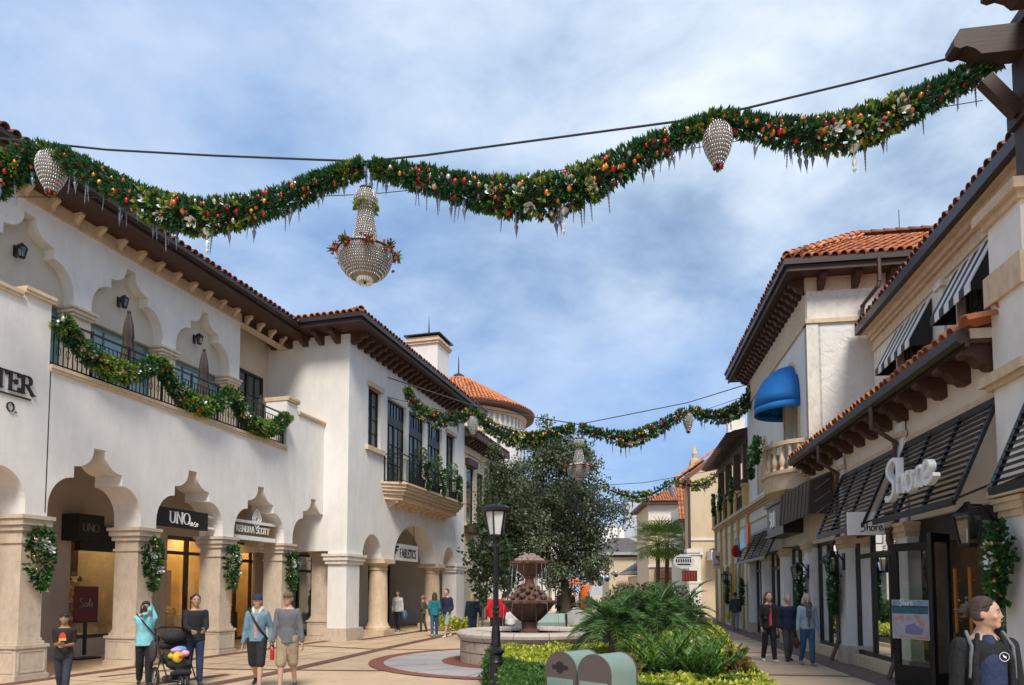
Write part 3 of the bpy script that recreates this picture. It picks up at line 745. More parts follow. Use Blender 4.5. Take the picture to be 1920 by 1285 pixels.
def shoproom(parent, fr, u0, u1, z1, o, dep, wall='warmwall', lamp='warm', lampw=.9, items=True):
    mb = MB(); mb.box(fr, u0, u1, o-dep-.05, o-dep, 0, z1); mb.box(fr, u0-.05, u0, o-dep, o, 0, z1); mb.box(fr, u1, u1+.05, o-dep, o, 0, z1); mb.box(fr, u0, u1, o-dep, o, z1, z1+.05)
    mk('shop_walls', mb, M[wall], parent)
    mb = MB(); mb.box(fr, u0, u1, o-dep, o, .002, .03); mk('shop_floor', mb, M['lime'], parent)
    mb = MB()
    n = max(1, int((u1-u0)/1.2))
    for i in range(n): mb.box(fr, u0+(i+.5)*(u1-u0)/n-lampw/2, u0+(i+.5)*(u1-u0)/n+lampw/2, o-dep*.5-.25, o-dep*.5+.25, z1-.03, z1-.01)
    mk('ceiling_lamps', mb, M[lamp], parent)
    if items:
        for r in range(3):
            z = .8+.55*r; mb = MB(); mb.box(fr, u0+.1, u1-.1, o-dep+.02, o-dep+.3, z, z+.03)
            sh = mk('shelf', mb, M['sand'], parent); mb = MB()
            for i in range(int((u1-u0)*3)):
                c = fr(u0+.25+i*.33, o-dep+.17, z+.03); rr = random.uniform(.05, .09)
                mb.lathe(c, [(rr, 0), (rr*1.1, rr*1.4), (rr*.4, rr*2), (rr*.5, rr*2.6)], 8)
            mk('goods', mb, M[random.choice(['ogold', 'lime', 'oamber', 'bronze'])], sh)
shoproom(b1, F, -3.6, 2.1, 3.4, BW-.26, 1.8); shoproom(b1, F, 3.3, 5.4, 3.5, BW-.26, 1.6, 'creamwall'); shoproom(b1, F, 6.3, 8.75, 3.5, BW-.26, 2.4); shoproom(b1, F, 8.85, 11.9, 3.5, BW-.26, 2.0)
shoproom(b1, F, 12.6, 15, 4.2, BW-.26, 1.2, 'creamwall', items=False, lampw=.2)
def glazing(parent, fr, u0, u1, z0, z1, o, cols, fm='bronze', rail=None, fw=.07, name='shop_window', gm='glass', dep=.1):
    mb = MB(); w_ = (u1-u0)/cols
    for i in range(cols+1): mb.box(fr, max(u0, u0+i*w_-fw/2), min(u1, u0+i*w_+fw/2), o-dep, o, z0, z1)
    mb.box(fr, u0, u1, o-dep+.01, o-.005, z0, z0+fw*1.3); mb.box(fr, u0, u1, o-dep+.01, o-.005, z1-fw, z1)
    for r in (rail or []): mb.box(fr, u0, u1, o-dep+.01, o-.005, r-.05, r+.05)
    s_ = mk(name, mb, M[fm], parent)
    zs = [z0]+list(rail or [])+[z1]
    for i in range(cols):
        for a, b in zip(zs[:-1], zs[1:]):
            q = MB(); q.add([fr(u0+i*w_+fw/2, o-dep/2, a+.05), fr(u0+(i+1)*w_-fw/2, o-dep/2, a+.05), fr(u0+(i+1)*w_-fw/2, o-dep/2, b-.05), fr(u0+i*w_+fw/2, o-dep/2, b-.05)], [(0, 1, 2, 3)])
            mk('pane', q, M[gm], s_, recalc=False)
    return s_
glazing(b1, F, -3.4, -1.0, .1, 3.3, BW-.05, 2, rail=[2.6]); glazing(b1, F, -.4, 1.9, .1, 3.3, BW-.05, 2, rail=[2.6])
glazing(b1, F, 3.35, 5.3, .45, 3.35, BW-.05, 1)
dd = glazing(b1, F, 6.6, 8.4, 0, 3.33, BW-.05, 2, rail=[2.82], name='shop_door', fw=.12)
mb = MB()
for u in (7.4, 7.6): mb.tube([F(u, BW+.03, 1.0), F(u, BW+.03, 1.5)], .015, 6)
mk('handle', mb, M['black'], dd)
glazing(b1, F, 9.0, 11.5, .0, 3.33, BW-.05, 3, rail=[2.7])
glazing(b1, F, 13.15, 14.45, .02, 3.85, BW-.05, 2, 'alu', rail=[2.7], gm='glassd')
for u0_, u1_ in ((6.7, 7.3), (7.7, 8.3), (9.1, 9.8), (10.2, 11.1), (3.5, 4.1), (4.4, 5.1), (.2, 1.4)):
    h_ = random.uniform(.85, 1.05); mb = MB(); mb.box(F, u0_, u1_, BW-1.3, BW-.9, .03, h_); cn_ = mk('display_case', mb, M[random.choice(['bronze', 'lime', 'creamwall'])], b1)
    mb = MB()
    for q_ in range(5): rr_ = random.uniform(.03, .06); mb.lathe(F(u0_+.08+q_*(u1_-u0_-.16)/4, BW-1.1, h_), [(rr_, 0), (rr_*1.2, rr_*2), (rr_*.4, rr_*3), (rr_*.7, rr_*4), (0, rr_*4.6)], 8)
    mk('jewellery_stand', mb, M[random.choice(['blackm', 'lime', 'ogold'])], cn_)
for u_, z_, w__, h__ in ((6.75, 1.5, .5, .7), (7.9, 1.3, .35, 1.1), (9.3, 1.5, .5, .9), (10.5, 1.5, .7, .7), (.3, 1.4, .9, .9)):
    mb = MB(); mb.box(F, u_, u_+w__, BW-2.0, BW-1.94, z_, z_+h__); fr_ = mk('picture_frame', mb, M['blackm'], b1); mb = MB(); mb.box(F, u_+.05, u_+w__-.05, BW-1.94, BW-1.93, z_+.05, z_+h__-.05); mk('picture', mb, M[random.choice(['lime', 'crowd_print', 'creamwall'])], fr_)
# picture on the wall of the jewellery shop and pictures in the window
mb = MB(); mb.box(F, 6.85, 7.45, BW-.6, BW-.58, 1.2, 2.3); mk('wall_panel', mb, M['lime'], b1)
mb = MB(); mb.box(F, 3.4, 4.0, BW-.5, BW-.47, 2.05, 3.0); mk('window_poster', mb, M['cone'], b1)
for i in range(3):
    for j in range(3):
        mb = MB(); mb.ell(F(3.5+i*.17, BW-.45, 1.55+j*.17), (.055, .055, .055), 8, 5); mk('gold_boss', mb, M['ogold'], b1)
# black fascia with small sign
fa = root('shop_fascia', F(4.1, BW+.1, 2.6), 0, 'black shop fascia with faint UNO lettering above the display window', 'sign')
mb = MB(); mb.box(F, 3.05, 3.80, BW+.01, BW+.55, 2.92, 3.58); mb.box(F, 3.45, 5.35, BW+.005, BW+.16, 2.70, 3.36); mk('board', mb, M['signblack'], fa)
mb = MB(); letters(mb, F, 'UNO', 3.15, 3.15, .2, BW+.551, BW+.56, (.10, .05), False, .85); mk('lettering', mb, M['wire'], fa)
# hanging signs under the arches
sg = root('hanging_sign', F(4.0, -.3, 3.2), 0, 'black hanging sign reading UNO de 50 in white letters under an arch', 'sign', None)
mb = MB(); mb.box(F, 3.12, 4.88, -.32, -.2, 3.24, 3.70); mk('board', mb, M['signblack'], sg)
for zz in (3.30, 3.60):
    for a_, b_ in ((2.92, 3.12), (4.88, 5.18)): mb = MB(); mb.box(F, a_, b_, -.28, -.24, zz, zz+.05); mk('arm', mb, M['letter'], sg)
mb = MB(); letters(mb, F, 'UNO', 3.50, 3.34, .28, -.2, -.185, (.13, .05), True, .9)
scriptword(mb, F, 4.20, 3.31, .10, -.2, -.185, [[(.5, .8), (.1, .5), (.3, .1), (.6, .3), (.7, 1.1), (.6, .2), (.8, .1)], [(.9, .4), (1.3, .5), (1.1, .9), (.9, .5), (1.1, .1), (1.5, .2)], [(2.2, 1.1), (1.8, 1.0), (1.7, .6), (2.1, .5), (2.2, .1), (1.7, .0)], [(2.7, .5), (2.9, .9), (3.0, .4), (2.7, .1), (2.5, .5), (2.7, .9)]], .010)
mk('lettering', mb, M['letter'], sg)
sg = root('hanging_sign', F(6.9, -.3, 3.2), 0, 'bronze hanging sign reading KENDRA SCOTT with white bars and a lozenge emblem', 'sign')
mb = MB(); mb.box(F, 5.95, 7.85, -.32, -.2, 3.24, 3.60); mk('board', mb, M['signgold'], sg)
mb = MB(); mb.box(F, 5.95, 7.85, -.33, -.18, 3.60, 3.68); mb.box(F, 5.95, 7.85, -.33, -.18, 3.12, 3.24); mk('bars', mb, M['letter'], sg)
mb = MB(); letters(mb, F, 'KENDRA SCOTT', 6.02, 3.335, .18, -.2, -.185, (.15, .07), False, .9, 1, .92); mk('lettering', mb, M['letter'], sg)
mb = MB(); c0 = (6.95, 3.76)
for k_, rr in ((0, .26), (1, .17), (2, .09)):
    P = [F(c0[0]+rr*.8*math.cos(t*PI/2)*(1.0), -.2, c0[1]+rr*1.05*math.sin(t*PI/2)) for t in range(4)]
    P2 = []
    for i in range(4):
        a = P[i]; b = P[(i+1) % 4]; m_ = (a+b)/2; cc = sum(P, Vector())/4; P2 += [a, (a+m_)/2+(((a+m_)/2)-cc)*.10, m_+(m_-cc)*.18, (b+m_)/2+(((b+m_)/2)-cc)*.10]
    mb.tube(P2, .016, 5, closed=True)
mk('emblem', mb, M['letter'], sg)
# raised letters on the wall, half of them outside the photograph
sg = root('wall_sign', F(-.6, .02, 5.0), 0, 'black raised serif letters TER on the white wall at the left edge', 'sign')
mb = MB(); letters(mb, F, 'TER', -1.10, 5.40, .34, .0, .04, (.15, .06), True, 1.0, 1, .92); mk('lettering', mb, M['blackm'], sg)
mb = MB(); mb.box(F, -2.2, -.37, .0, .03, 5.30, 5.325); mk('underline', mb, M['blackm'], sg)
mb = MB(); letters(mb, F, 'O.', -.84, 5.00, .17, 0, .03, (.10, .06), False); mk('small_lettering', mb, M['blackm'], sg)
# sale board
sb = root('sale_board', F(3.2, BW+.55, 0), 0, 'dark red sale board on a black stand by the display window', 'sign')
fs_ = frame(F(2.95, BW+.6, 0), (F.u+F.n*.1))
mb = MB(); mb.box(fs_, 0, .62, -.02, .02, .92, 1.78); mk('board', mb, NT('maroon_card').set((.10, .006, .018), .5), sb)
mb = MB(); mb.box(fs_, -.02, .64, -.015, .015, .89, .92); mb.box(fs_, .27, .35, -.02, .02, .1, .9); mb.box(fs_, .0, .62, -.2, .2, .0, .04); mk('stand', mb, M['black'], sb)
mb = MB(); scriptword(mb, fs_, .12, 1.25, .2, .021, .03, [[(.5, 1.1), (.2, 1.2), (.1, .9), (.4, .6), (.4, .2), (.0, .1)], [(1.0, .6), (.7, .6), (.7, .2), (1.0, .3), (1.0, .6), (1.05, .15)], [(1.15, .3), (1.4, 1.1), (1.3, .5), (1.4, .1)], [(1.5, .3), (1.8, .5), (1.6, .7), (1.5, .3), (1.8, .1)]], .008); mk('lettering', mb, M['wire'], sb)
for i, c in enumerate((.62, 3.35, 6.05)): lampwall(F, c, -1.8, 8.95, .9, ['black wall lantern inside the leftmost upper arch', 'black wall lantern in the middle upper arch behind the first closed umbrella', 'black wall lantern in the rightmost upper arch by the second closed umbrella'][i])

# ================================================================ second left building (square block with balcony)
b2 = root('balcony_shop_building', FL2(5.8, -2, 0), 0, 'white stucco block with tall black windows, stone balcony and round arches', 'building')
F = FL2; EU = 11.75
mb = MB()
archwall(mb, F, 0, EU, 2.84, 0, [arch(1.85, 2.84, .74, .85), arch(5.75, 2.84, 2.12, 1.5), arch(9.65, 2.84, .74, .85)], -.7, 0, top=[(EU, 5.4), (0, 5.4)])
mk('arcade_wall', mb, M['white'], b2)
ow = [(1.4, 2.4, 6.83, 8.98), (2.96, 4.68, 5.75, 9.0), (4.94, 6.63, 5.75, 9.0), (6.93, 8.66, 5.75, 9.0), (9.2, 10.36, 6.4, 9.0)]
mb = MB(); mb.plate(F, [(0, 5.4), (EU, 5.4), (EU, 10.38), (0, 10.38)], [[(a, c), (b, c), (b, d), (a, d)] for a, b, c, d in ow], -.35, 0); mk('upper_wall', mb, M['white'], b2)
mb = MB(); mb.box(F, .0, .35, -8, -.351, 5.4, 10.38); mb.box(F, .002, .35, -8, -.702, 3.0, 5.4); mk('side_wall', mb, M['white2'], b2)
mb = MB(); mb.box(F, EU-.35, EU, -8, -.702, 0, 5.4); mb.box(F, EU-.35, EU, -8, -.351, 5.4, 10.38); mk('side_wall', mb, M['white2'], b2)
mb = MB(); mb.box(F, .36, EU-.36, -1.6, -1.5, 5.4, 10.3); mk('inner_wall', mb, M['blackm'], b2)
mb = MB(); mb.box(F, -.0, .9, -.7, -.001, 0, 2.84)
mk('corner_pier', mb, M['white'], b2)
mb = MB(); cap(mb, F, .52, .55, -.72, .0, 2.90, .34, .13); mk('capital', mb, M['pale'], b2); mb = MB(); mb.box(F, -.05, 1.15, -.75, .04, .001, .42); mk('plinth', mb, M['lime'], b2)
mb = MB(); mb.box(F, 10.6, EU, -.7, -.001, 0, 2.60); mk('end_pier', mb, M['white2'], b2)
mb = MB(); cap(mb, F, 11.1, .55, -.72, 0, 2.88, .34, .1); mk('capital', mb, M['pale'], b2)
for c in (3.07, 8.43):
    mb = MB(); p = F(c, -.36, 0)
    mb.box(F, c-.47, c+.47, -.83, .11, 0, .22)
    mb.lathe(p, [(.47, .22), (.47, .30), (.42, .34), (.40, .42), (.36, .5), (.365, 1.2), (.345, 2.0), (.32, 2.42), (.36, 2.44), (.36, 2.5), (.33, 2.52), (.36, 2.6), (.44, 2.68)], 24)
    mb.box(F, c-.47, c+.47, -.83, .11, 2.68, 2.84)
    mk('column', mb, M['sand'], b2, smooth=35)
window(b2, F, 1.4, 2.4, 6.83, 8.98, -.12, 1, 4, mullion=2)
for a, b in ((2.96, 4.68), (4.94, 6.63), (6.93, 8.66)): window(b2, F, a, b, 5.76, 9.0, -.12, 2, 3, transom=(8.05, 8.38, 6), mullion=2)
window(b2, F, 9.2, 10.36, 6.4, 9.0, -.12, 1, 4, mullion=2)
for a, b, z in ((1.3, 2.5, 8.98), (9.1, 10.46, 9.0)):
    mb = MB(); mb.box(F, a, b, -.05, .10, z, z+.17); mk('lintel', mb, M['sand'], b2)
mb = MB(); mb.box(F, 1.2, 2.62, -.05, .12, 6.66, 6.82); mk('window_sill', mb, M['sand'], b2)
# balcony
bal = MB()
for z0, z1, e in ((5.62, 5.70, 0), (5.50, 5.62, .06), (5.38, 5.50, .12), (5.26, 5.38, .2), (5.08, 5.26, .3)):
    a, b, d = 2.45+e, 9.85-e, .85-e
    pts = [F(a, 0, 0), F(a+.45, d, 0), F(b-.45, d, 0), F(b, 0, 0)]
    bal.prism_z([(p.x, p.y) for p in pts], z0, z1)
bm_ = mk('balcony', bal, M['sand'], b2)
for u in [3.2+.62*i for i in range(10)]:
    mb = MB(); mb.prism_o(F, [(-.02, 5.08), (.4, 5.08), (.38, 5.0), (.2, 4.95), (.1, 4.82), (-.02, 4.8)], u-.09, u+.09); mk('corbel', mb, M['sand'], bm_)
railing(b2, F, 2.75, 9.55, 5.70, 6.78, .68, panel=1.7, scroll=False)
fx = F.cross(2.72, 0.66); railing(b2, fx, 0, .64, 5.70, 6.78, 0, panel=1, scroll=False)
fx2 = F.cross(9.55, 0.66); railing(b2, fx2, 0, .64, 5.70, 6.78, 0, panel=1, scroll=False)
# eave: rafters, soffit, gutter, hip roof
bk = bracketmesh('scroll', .36, .62, .17, 'woodred'); OV = .82; FX = F.cross(0, 0)    # FX: wall facing the camera
brackets(b2, F, [.15+.47*i for i in range(25)], 0, 10.42, bk)
brackets(b2, FX, [.42+.62*i for i in range(6)], 0, 10.42, bk)
# soffit slab and fascia
def P(u, o, z): return F(u, o, z)
mb = MB(); pts = [F(-OV, OV, 0), F(EU+OV, OV, 0), F(EU+OV, -8, 0), F(-OV, -8, 0)]; mb.prism_z([(p.x, p.y) for p in pts], 10.42, 10.50); mk('soffit', mb, M['woodred'], b2)
mb = MB(); mb.box(F, -OV-.04, EU+OV+.04, OV, OV+.05, 10.40, 10.66); mb.box(F, -OV-.05, -OV, -8, OV, 10.40, 10.66); mk('fascia', mb, M['wood'], b2)
mb = MB(); mb.box(F, -OV-.14, EU+OV, OV+.05, OV+.14, 10.54, 10.68); mb.box(F, -OV-.14, -OV-.05, -8, OV+.05, 10.54, 10.68); mk('gutter', mb, M['gutter'], b2)
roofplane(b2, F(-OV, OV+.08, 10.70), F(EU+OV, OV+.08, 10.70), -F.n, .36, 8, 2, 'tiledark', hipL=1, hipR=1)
roofplane(b2, F(-OV-.08, -8, 10.70), F(-OV-.08, OV, 10.70), F.u, .36, 8, 3, 'tile', hipL=0, hipR=1)
hipcap(b2, F(-OV-.05, OV+.05, 10.74), F(2.1, -2.1, 11.85))
mb = MB(); z0 = 10.6
vs = [F(-OV, OV, z0), F(EU+OV, OV, z0), F(EU+OV, -8, z0), F(-OV, -8, z0), F(2.2, -2.2, z0+1.05), F(EU-2.2, -2.2, z0+1.05), F(EU-2.2, -8, z0+1.05), F(2.2, -8, z0+1.05)]
mb.add(vs, [(0, 1, 5, 4), (1, 2, 6, 5), (3, 0, 4, 7), (4, 5, 6, 7), (2, 3, 7, 6), (0, 3, 2, 1)]); mk('roof_core', mb, M['tiledark'], b2)
# arcade inside: ceiling, brick back wall, pilaster, dark door
mb = MB(); mb.box(F, 0.4, EU-.4, -4, -.72, 4.5, 4.6); mk('arcade_ceiling', mb, M['white2'], b2)
def brickwall(parent, fr, u0, u1, z0, z1, o, mat, bw=.4, bh=.2, limit=300):
    mb = MB(); mb.box(fr, u0, u1, o-.1, o-.012, z0, z1); mk('brick_backing', mb, M[mat], parent); n = 0; me = {}
    q = MB(); q.add([Vector((x*(bw/2-.006), y*.012, z_*(bh/2-.006))) for z_ in (-1, 1) for y in (-1, 0) for x in (-1, 1)], [(0, 1, 3, 2), (4, 6, 7, 5), (0, 4, 5, 1), (2, 3, 7, 6), (0, 2, 6, 4), (1, 5, 7, 3)])
    me = q.mesh('brick', None, [M[mat]])
    for j in range(int((z1-z0)/bh)):
        for i in range(int((u1-u0)/bw)):
            u = u0+(i+.5+.25*(j % 2))*bw
            if u+bw/2 > u1: continue
            inst('brick', me, parent, fmat(fr, u, o+random.uniform(0, .004), z0+(j+.5)*bh)); n += 1
            if n >= limit: return
brickwall(b2, F, 5.4, 8.6, .1, 3.3, -3.6, 'white2')
mb = MB(); mb.box(F, 5.35, 8.65, -4.2, -3.7, 0, 4.5); mk('inner_block', mb, M['white2'], b2)
mb = MB(); mb.box(F, 4.95, 5.35, -3.9, -3.3, 0, 4.5); cap(mb, F, 5.15, .2, -3.9, -3.3, 2.9, .28, .07); mk('inner_pilaster', mb, M['pale'], b2)
glazing(b2, F, .9, 4.9, 0, 3.0, -3.0, 4, 'alu', rail=[2.4], gm='glassd', name='shop_window')
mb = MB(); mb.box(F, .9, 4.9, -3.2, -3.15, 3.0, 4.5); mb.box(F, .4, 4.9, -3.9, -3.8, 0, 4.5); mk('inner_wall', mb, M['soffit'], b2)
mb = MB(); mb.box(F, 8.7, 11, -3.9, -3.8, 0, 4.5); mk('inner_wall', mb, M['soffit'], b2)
glazing(b2, F, 8.75, 10.9, 0, 3.1, -3.6, 2, 'alu', rail=[2.4], gm='glassd', name='shop_window')
sg = root('hanging_sign', F(5.0, -.3, 2.9), 0, 'white rectangular hanging sign reading FABLETICS under the wide round arch', 'sign')
mb = MB(); mb.box(F, 3.95, 6.3, -.26, -.14, 2.86, 3.52); mk('board', mb, M['signwhite'], sg)
mb = MB(); letters(mb, F, 'FABLETICS', 4.48, 3.0, .32, -.14, -.125, (.13, .12), False, .92, 1, .80)
mb.prism(F, [(4.06, 3.10), (4.09, 3.42), (4.40, 3.42), (4.37, 3.36), (4.16, 3.36), (4.15, 3.28), (4.32, 3.28), (4.29, 3.22), (4.14, 3.22), (4.12, 3.10)], -.14, -.125)
mk('lettering', mb, M['blackm'], sg)
mb = MB()
for u in (4.3, 6.0): mb.bar(F(u, -.2, 3.52), F(u, -.2, 4.4), .03)
mk('hanger', mb, M['black'], sg)
# chimney behind
ch = root('chimney', at_y(796, 690, 34), 0, 'white square chimney with dark flat metal hood above the roof', 'chimney')
cF = frame(xy(at_y(765, 690, 33.5)), FL2.n); cz = at_y(795, 655, 34).z
wd = 1.55
mb = MB(); mb.box(cF, 0, wd, -wd, 0, cz-3.2, cz); mk('shaft', mb, M['white'], ch)
mb = MB(); mb.box(cF, -.08, wd+.08, -wd-.08, .08, cz, cz+.12); mb.box(cF, -.14, wd+.14, -wd-.14, .14, cz+.12, cz+.24); mb.box(cF, -.04, wd+.04, -wd-.04, .04, cz+.24, cz+.36); mk('moulding', mb, M['sand'], ch)
mb = MB(); c = cF(wd/2, -wd/2, cz+.42); mb.lathe(c, [(1.35, 0), (1.35, .05), (.45, .28), (.0, .3)], 4, rot=-FL2.ang+PI/4); mk('hood', mb, M['gutter'], ch)
mb = MB(); mb.tube([c+Vector((0, 0, .28)), c+Vector((0, 0, .5)), c+Vector((0, 0, .9)), c+Vector((0, 0, 1.3))], [.09, .04, .02, .008], 6); mk('finial', mb, M['gutter'], ch)
# ================================================================ right building: shops with slatted awnings
r1 = root('slat_awning_shop_building', FR1(-2, -2, 0), 0, 'cream two-storey shop building with tiled lower roof and black slatted awnings', 'building')
F = FR1; FU = Fr((7.75, 15.7), 10.5, -1)
PU = [-10.0, -6.65, -2.95, .55, 3.65]
mb = MB(); archs = []
zz = 4.5
mb.box(F, -13, 3.32, -.4, 0, 2.95, 5.2); mk('upper_wall', mb, M['peach'], r1)
mb = MB(); mb.box(F, -13, 3.3, 0, .035, 4.34, 4.50); mk('string_course', mb, M['sand'], r1)
for c in PU[:4]:
    hw = .27; mb = MB(); mb.box(F, c-hw, c+hw, -.4, .10, .42, 2.70); mb.box(F, c-.18, c+.18, .036, .08, 2.9, 4.8)
    mb.box(F, c-hw, c+hw, .0, .10, 2.9, 2.95)
    p_ = mk('pier', mb, M['white'], r1)
    q = MB(); cap(q, F, c, hw, -.3, .10, 2.93, .26, .10); mk('capital', q, M['sand'], p_)
    q = MB(); q.box(F, c-hw-.05, c+hw+.05, -.4, .15, 0, .42); mk('base', q, M['lime'], p_)
    q = MB(); q.box(F, c-.24, c+.24, .03, .13, 4.52, 4.62); mk('cap_block', q, M['sand'], p_)
# tall end pier with the pergola post
tp = root('terrace_pier', F(-6.75, 0, 0), 0, 'tall pale pier with sandstone bands carrying the dark wooden post', 'pillar')
mb = MB(); mb.box(F, -7.15, -6.36, -.6, .12, 2.95, 6.72); mk('shaft', mb, M['white'], tp)
for z, h, e in ((6.72, .10, .06), (6.82, .14, .14), (5.62, .42, .06), (4.50, .14, .14), (4.44, .06, .07), (2.95, .18, .12)):
    mb = MB(); mb.box(F, -7.15-e, -6.36+e, -.6-e, .12+e, z, z+h); mk('stone_band', mb, M['sand'], tp)
pg = root('timber_pergola', F(-6.8, -.3, 6.96), 0, 'dark timber post and scrolled beam ends at the top right corner', 'pergola')
def beamend(mb, fr, u0, u1, o_in, o_tip, z1, h):
    mb.prism_o(fr, [(o_in, z1), (o_tip-.08, z1), (o_tip, z1-.12*h/.3), (o_tip+.0, z1-h*.62), (o_tip-.07, z1-h*.72), (o_tip-.16, z1-h*.66), (o_tip-.26, z1-h*.78), (o_tip-.34, z1-h), (o_in, z1-h)], u0, u1)
mb = MB(); mb.box(F, -6.98, -6.62, -.5, -.14, 6.96, 8.92); mk('post', mb, M['wood'], pg)
for u in (-6.80, -7.75, -8.7):
    mb = MB(); beamend(mb, F, u-.13, u+.13, -3, .72, 9.28, .38); mk('beam', mb, M['wood'], pg)
mb = MB(); mb.box(F, -13, -6.4, -.55, -.1, 9.285, 9.46); mk('rail_beam', mb, M['wood'], pg)
mb = MB(); mb.box(F, -7.04, -6.56, -.56, -.08, 7.98, 8.36); mb.bar(F(-6.8, -.1, 8.1), F(-6.8, .30, 8.62), .14, .18); mk('brace', mb, M['wood'], pg)
# lower tiled roof on brackets
mb = MB(); mb.prism_o(F, [(-1.5, 6.05), (.42, 5.28), (.42, 5.20), (-1.5, 5.20)], -6.34, 3.3); mk('roof_core', mb, M['woodred'], r1)
mb = MB(); mb.box(F, -6.34, 3.3, -.02, .42, 5.14, 5.20); mk('soffit', mb, M['woodred'], r1)
mb = MB(); mb.box(F, -6.38, 3.3, .42, .48, 5.08, 5.30); mk('fascia', mb, M['wood'], r1)
mb = MB(); mb.prism_o(F, [(.48, 5.14), (.54, 5.10), (.60, 5.16), (.61, 5.30), (.48, 5.30)], -6.42, 3.3); mk('gutter', mb, M['gutter'], r1)
roofplane(r1, F(3.3, .52, 5.33), F(-6.30, .52, 5.33), -F.n, .42, 5, 3, 'tile', slabmat='tiledark')
mb = MB(); mb.box(F, -6.36, -6.32, -.4, .40, 5.2, 5.34)
mk('verge_stone', mb, M['lime'], r1)
for k in range(3):   # verge tiles running up the near edge
    p = F(-6.42, .50-.36*k, 5.36+.15*k); inst('verge_tile', tilemesh(0, 'tile'), r1, Matrix.Translation(p) @ Matrix((F.u, -F.n*.92+Vector((0, 0, .39)), Vector((0, 0, 1)))).transposed().to_4x4() @ Matrix.Scale(1.7, 4, (1, 0, 0)) @ Matrix.Scale(1.5, 4, (0, 0, 1)))
bk2 = bracketmesh('scroll', .34, .46, .22, 'woodred')
brackets(r1, F, [-6.15+.76*i for i in range(13)], 0, 5.14, bk2)
# upper storey, set back
def W_(u, o, z): return FU(u, o, z)
ops = [(-.65, 1.15, 6.3, 7.9), (-3.5, -2.1, 6.3, 7.9), (-6, -4.6, 6.3, 7.9)]
mb = MB(); mb.plate(FU, [(-13, 5.2), (3.0, 5.2), (3.0, 8.2), (-13, 8.2)], [[(a, c), (b, c), (b, d), (a, d)] for a, b, c, d in ops], -1.9, -1.5); mk('upper_storey_wall', mb, M['pale'], r1)
for a, b, c, d in ops: window(r1, FU, a, b, c, d, -1.6, 1, 2, 'alu', 'darkglass', .08, mullion=2)
mb = MB()
for z, h, e in ((8.1, .1, .05), (8.2, .18, .02), (8.38, .08, .1), (8.46, .12, .18), (8.58, .06, .3)): mb.box(FU, -13, 3.0, -1.9, -1.5+e, z, z+h-.001)
mk('cornice', mb, M['sand'], r1)
for c in (-1.35, -4.2):
    mb = MB(); mb.box(FU, c-.14, c+.14, -1.5, -1.44, 6.2, 8.1); mb.box(FU, c-.19, c+.19, -1.5, -1.38, 7.96, 8.1); mk('pilaster', mb, M['pale'], r1)
mb = MB(); mb.box(FU, -13, 3.1, -1.22, -1.06, 8.62, 8.84); mk('gutter', mb, M['gutter'], r1)
mb = MB(); mb.prism_o(FU, [(-5, 10.1), (-1.2, 8.86), (-1.2, 8.64), (-5, 8.64)], -13, 3.1); mk('roof_core', mb, M['tiledark'], r1)
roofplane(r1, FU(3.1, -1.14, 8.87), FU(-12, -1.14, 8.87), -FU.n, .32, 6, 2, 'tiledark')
# striped window awnings
def striped(u0, u1, lab, n):
    t = root('striped_awning', FU((u0+u1)/2, -1.5, 7.2), 0, lab, 'awning', 'black and white striped awnings')
    w_ = (u1-u0)/n
    for k, m_ in ((0, 'signwhite'), (1, 'blackm')):
        mb = MB()
        for i in range(k, n, 2):
            a, b = u0+i*w_, u0+(i+1)*w_
            mb.prism_o(FU, [(-1.48, 8.03), (-1.00, 7.12), (-1.00, 6.96), (-1.02, 6.96), (-1.02, 7.11), (-1.49, 8.0)], a, b)
        mk('stripes', mb, M[m_], t)
    for u in (u0, u1):
        mb = MB(); mb.prism_o(FU, [(-1.48, 7.99), (-1.03, 7.10), (-1.03, 6.97), (-1.48, 6.97)], u-.01 if u == u0 else u, u if u == u0 else u+.01); mk('side_panel', mb, M['blackm'], t)
striped(-.80, 1.35, 'smaller black and white striped awning, farther one beside the pale stucco block', 10)
striped(-3.65, -1.95, 'larger black and white striped awning beside the tall right pier', 8)
striped(-7.2, -4.4, 'black and white striped awning behind the tall pier at the right edge', 9)
# black slatted awnings
def slatawn(u0, u1, lab, zt=4.34, zb=2.93, od=.66, n=15, ribs=4, fr=FR1, mat='black'):
    t = root('slatted_awning', fr((u0+u1)/2, 0, zb), 0, lab, 'awning', 'black slatted awnings'); o0 = .06
    def pt(u, k): return fr(u, o0+(od-o0)*k, zt+(zb-zt)*k)
    mb = MB()
    for i in range(ribs):
        u = u0+(u1-u0)*i/(ribs-1); mb.bar(pt(u, 0), pt(u, 1), .09 if i in (0, ribs-1) else .07, .05)
    mb.bar(pt(u0, 1), pt(u1, 1), .05, .1); mb.bar(pt(u0, 0), pt(u1, 0), .05, .08)
    for u in (u0, u1): mb.bar(fr(u, 0, zb+.3), pt(u, .98), .03)
    mk('frame', mb, M[mat], t)
    d = (pt(u0, 1)-pt(u0, 0)).normalized(); nn = fr.u.cross(d).normalized()
    s0 = MB(); L_ = (u1-u0)
    c0 = pt(u0, 0); q = fr.n*.035+Vector((0, 0, -.01)); a = pt(u0, 0); b = pt(u1, 0); s0.bar(a, b, .075, .014, up=Vector((0, 0, 1)))
    me = None
    for i in range(1, n):
        k = i/n; sb_ = MB(); sb_.bar(pt(u0+.03, k)+Vector((0, 0, .02)), pt(u1-.03, k)+Vector((0, 0, .02)), .085, .016)
        mk('slat', sb_, M[mat], t)
    return t
slatawn(-6.3, -3.22, 'black slatted awning carrying the big white script lettering, middle of the near row')
slatawn(-2.62, .42, 'black slatted awning partly behind the small white square sign')
slatawn(-10.2, -7.25, 'black slatted awning cut by the right edge of the picture')
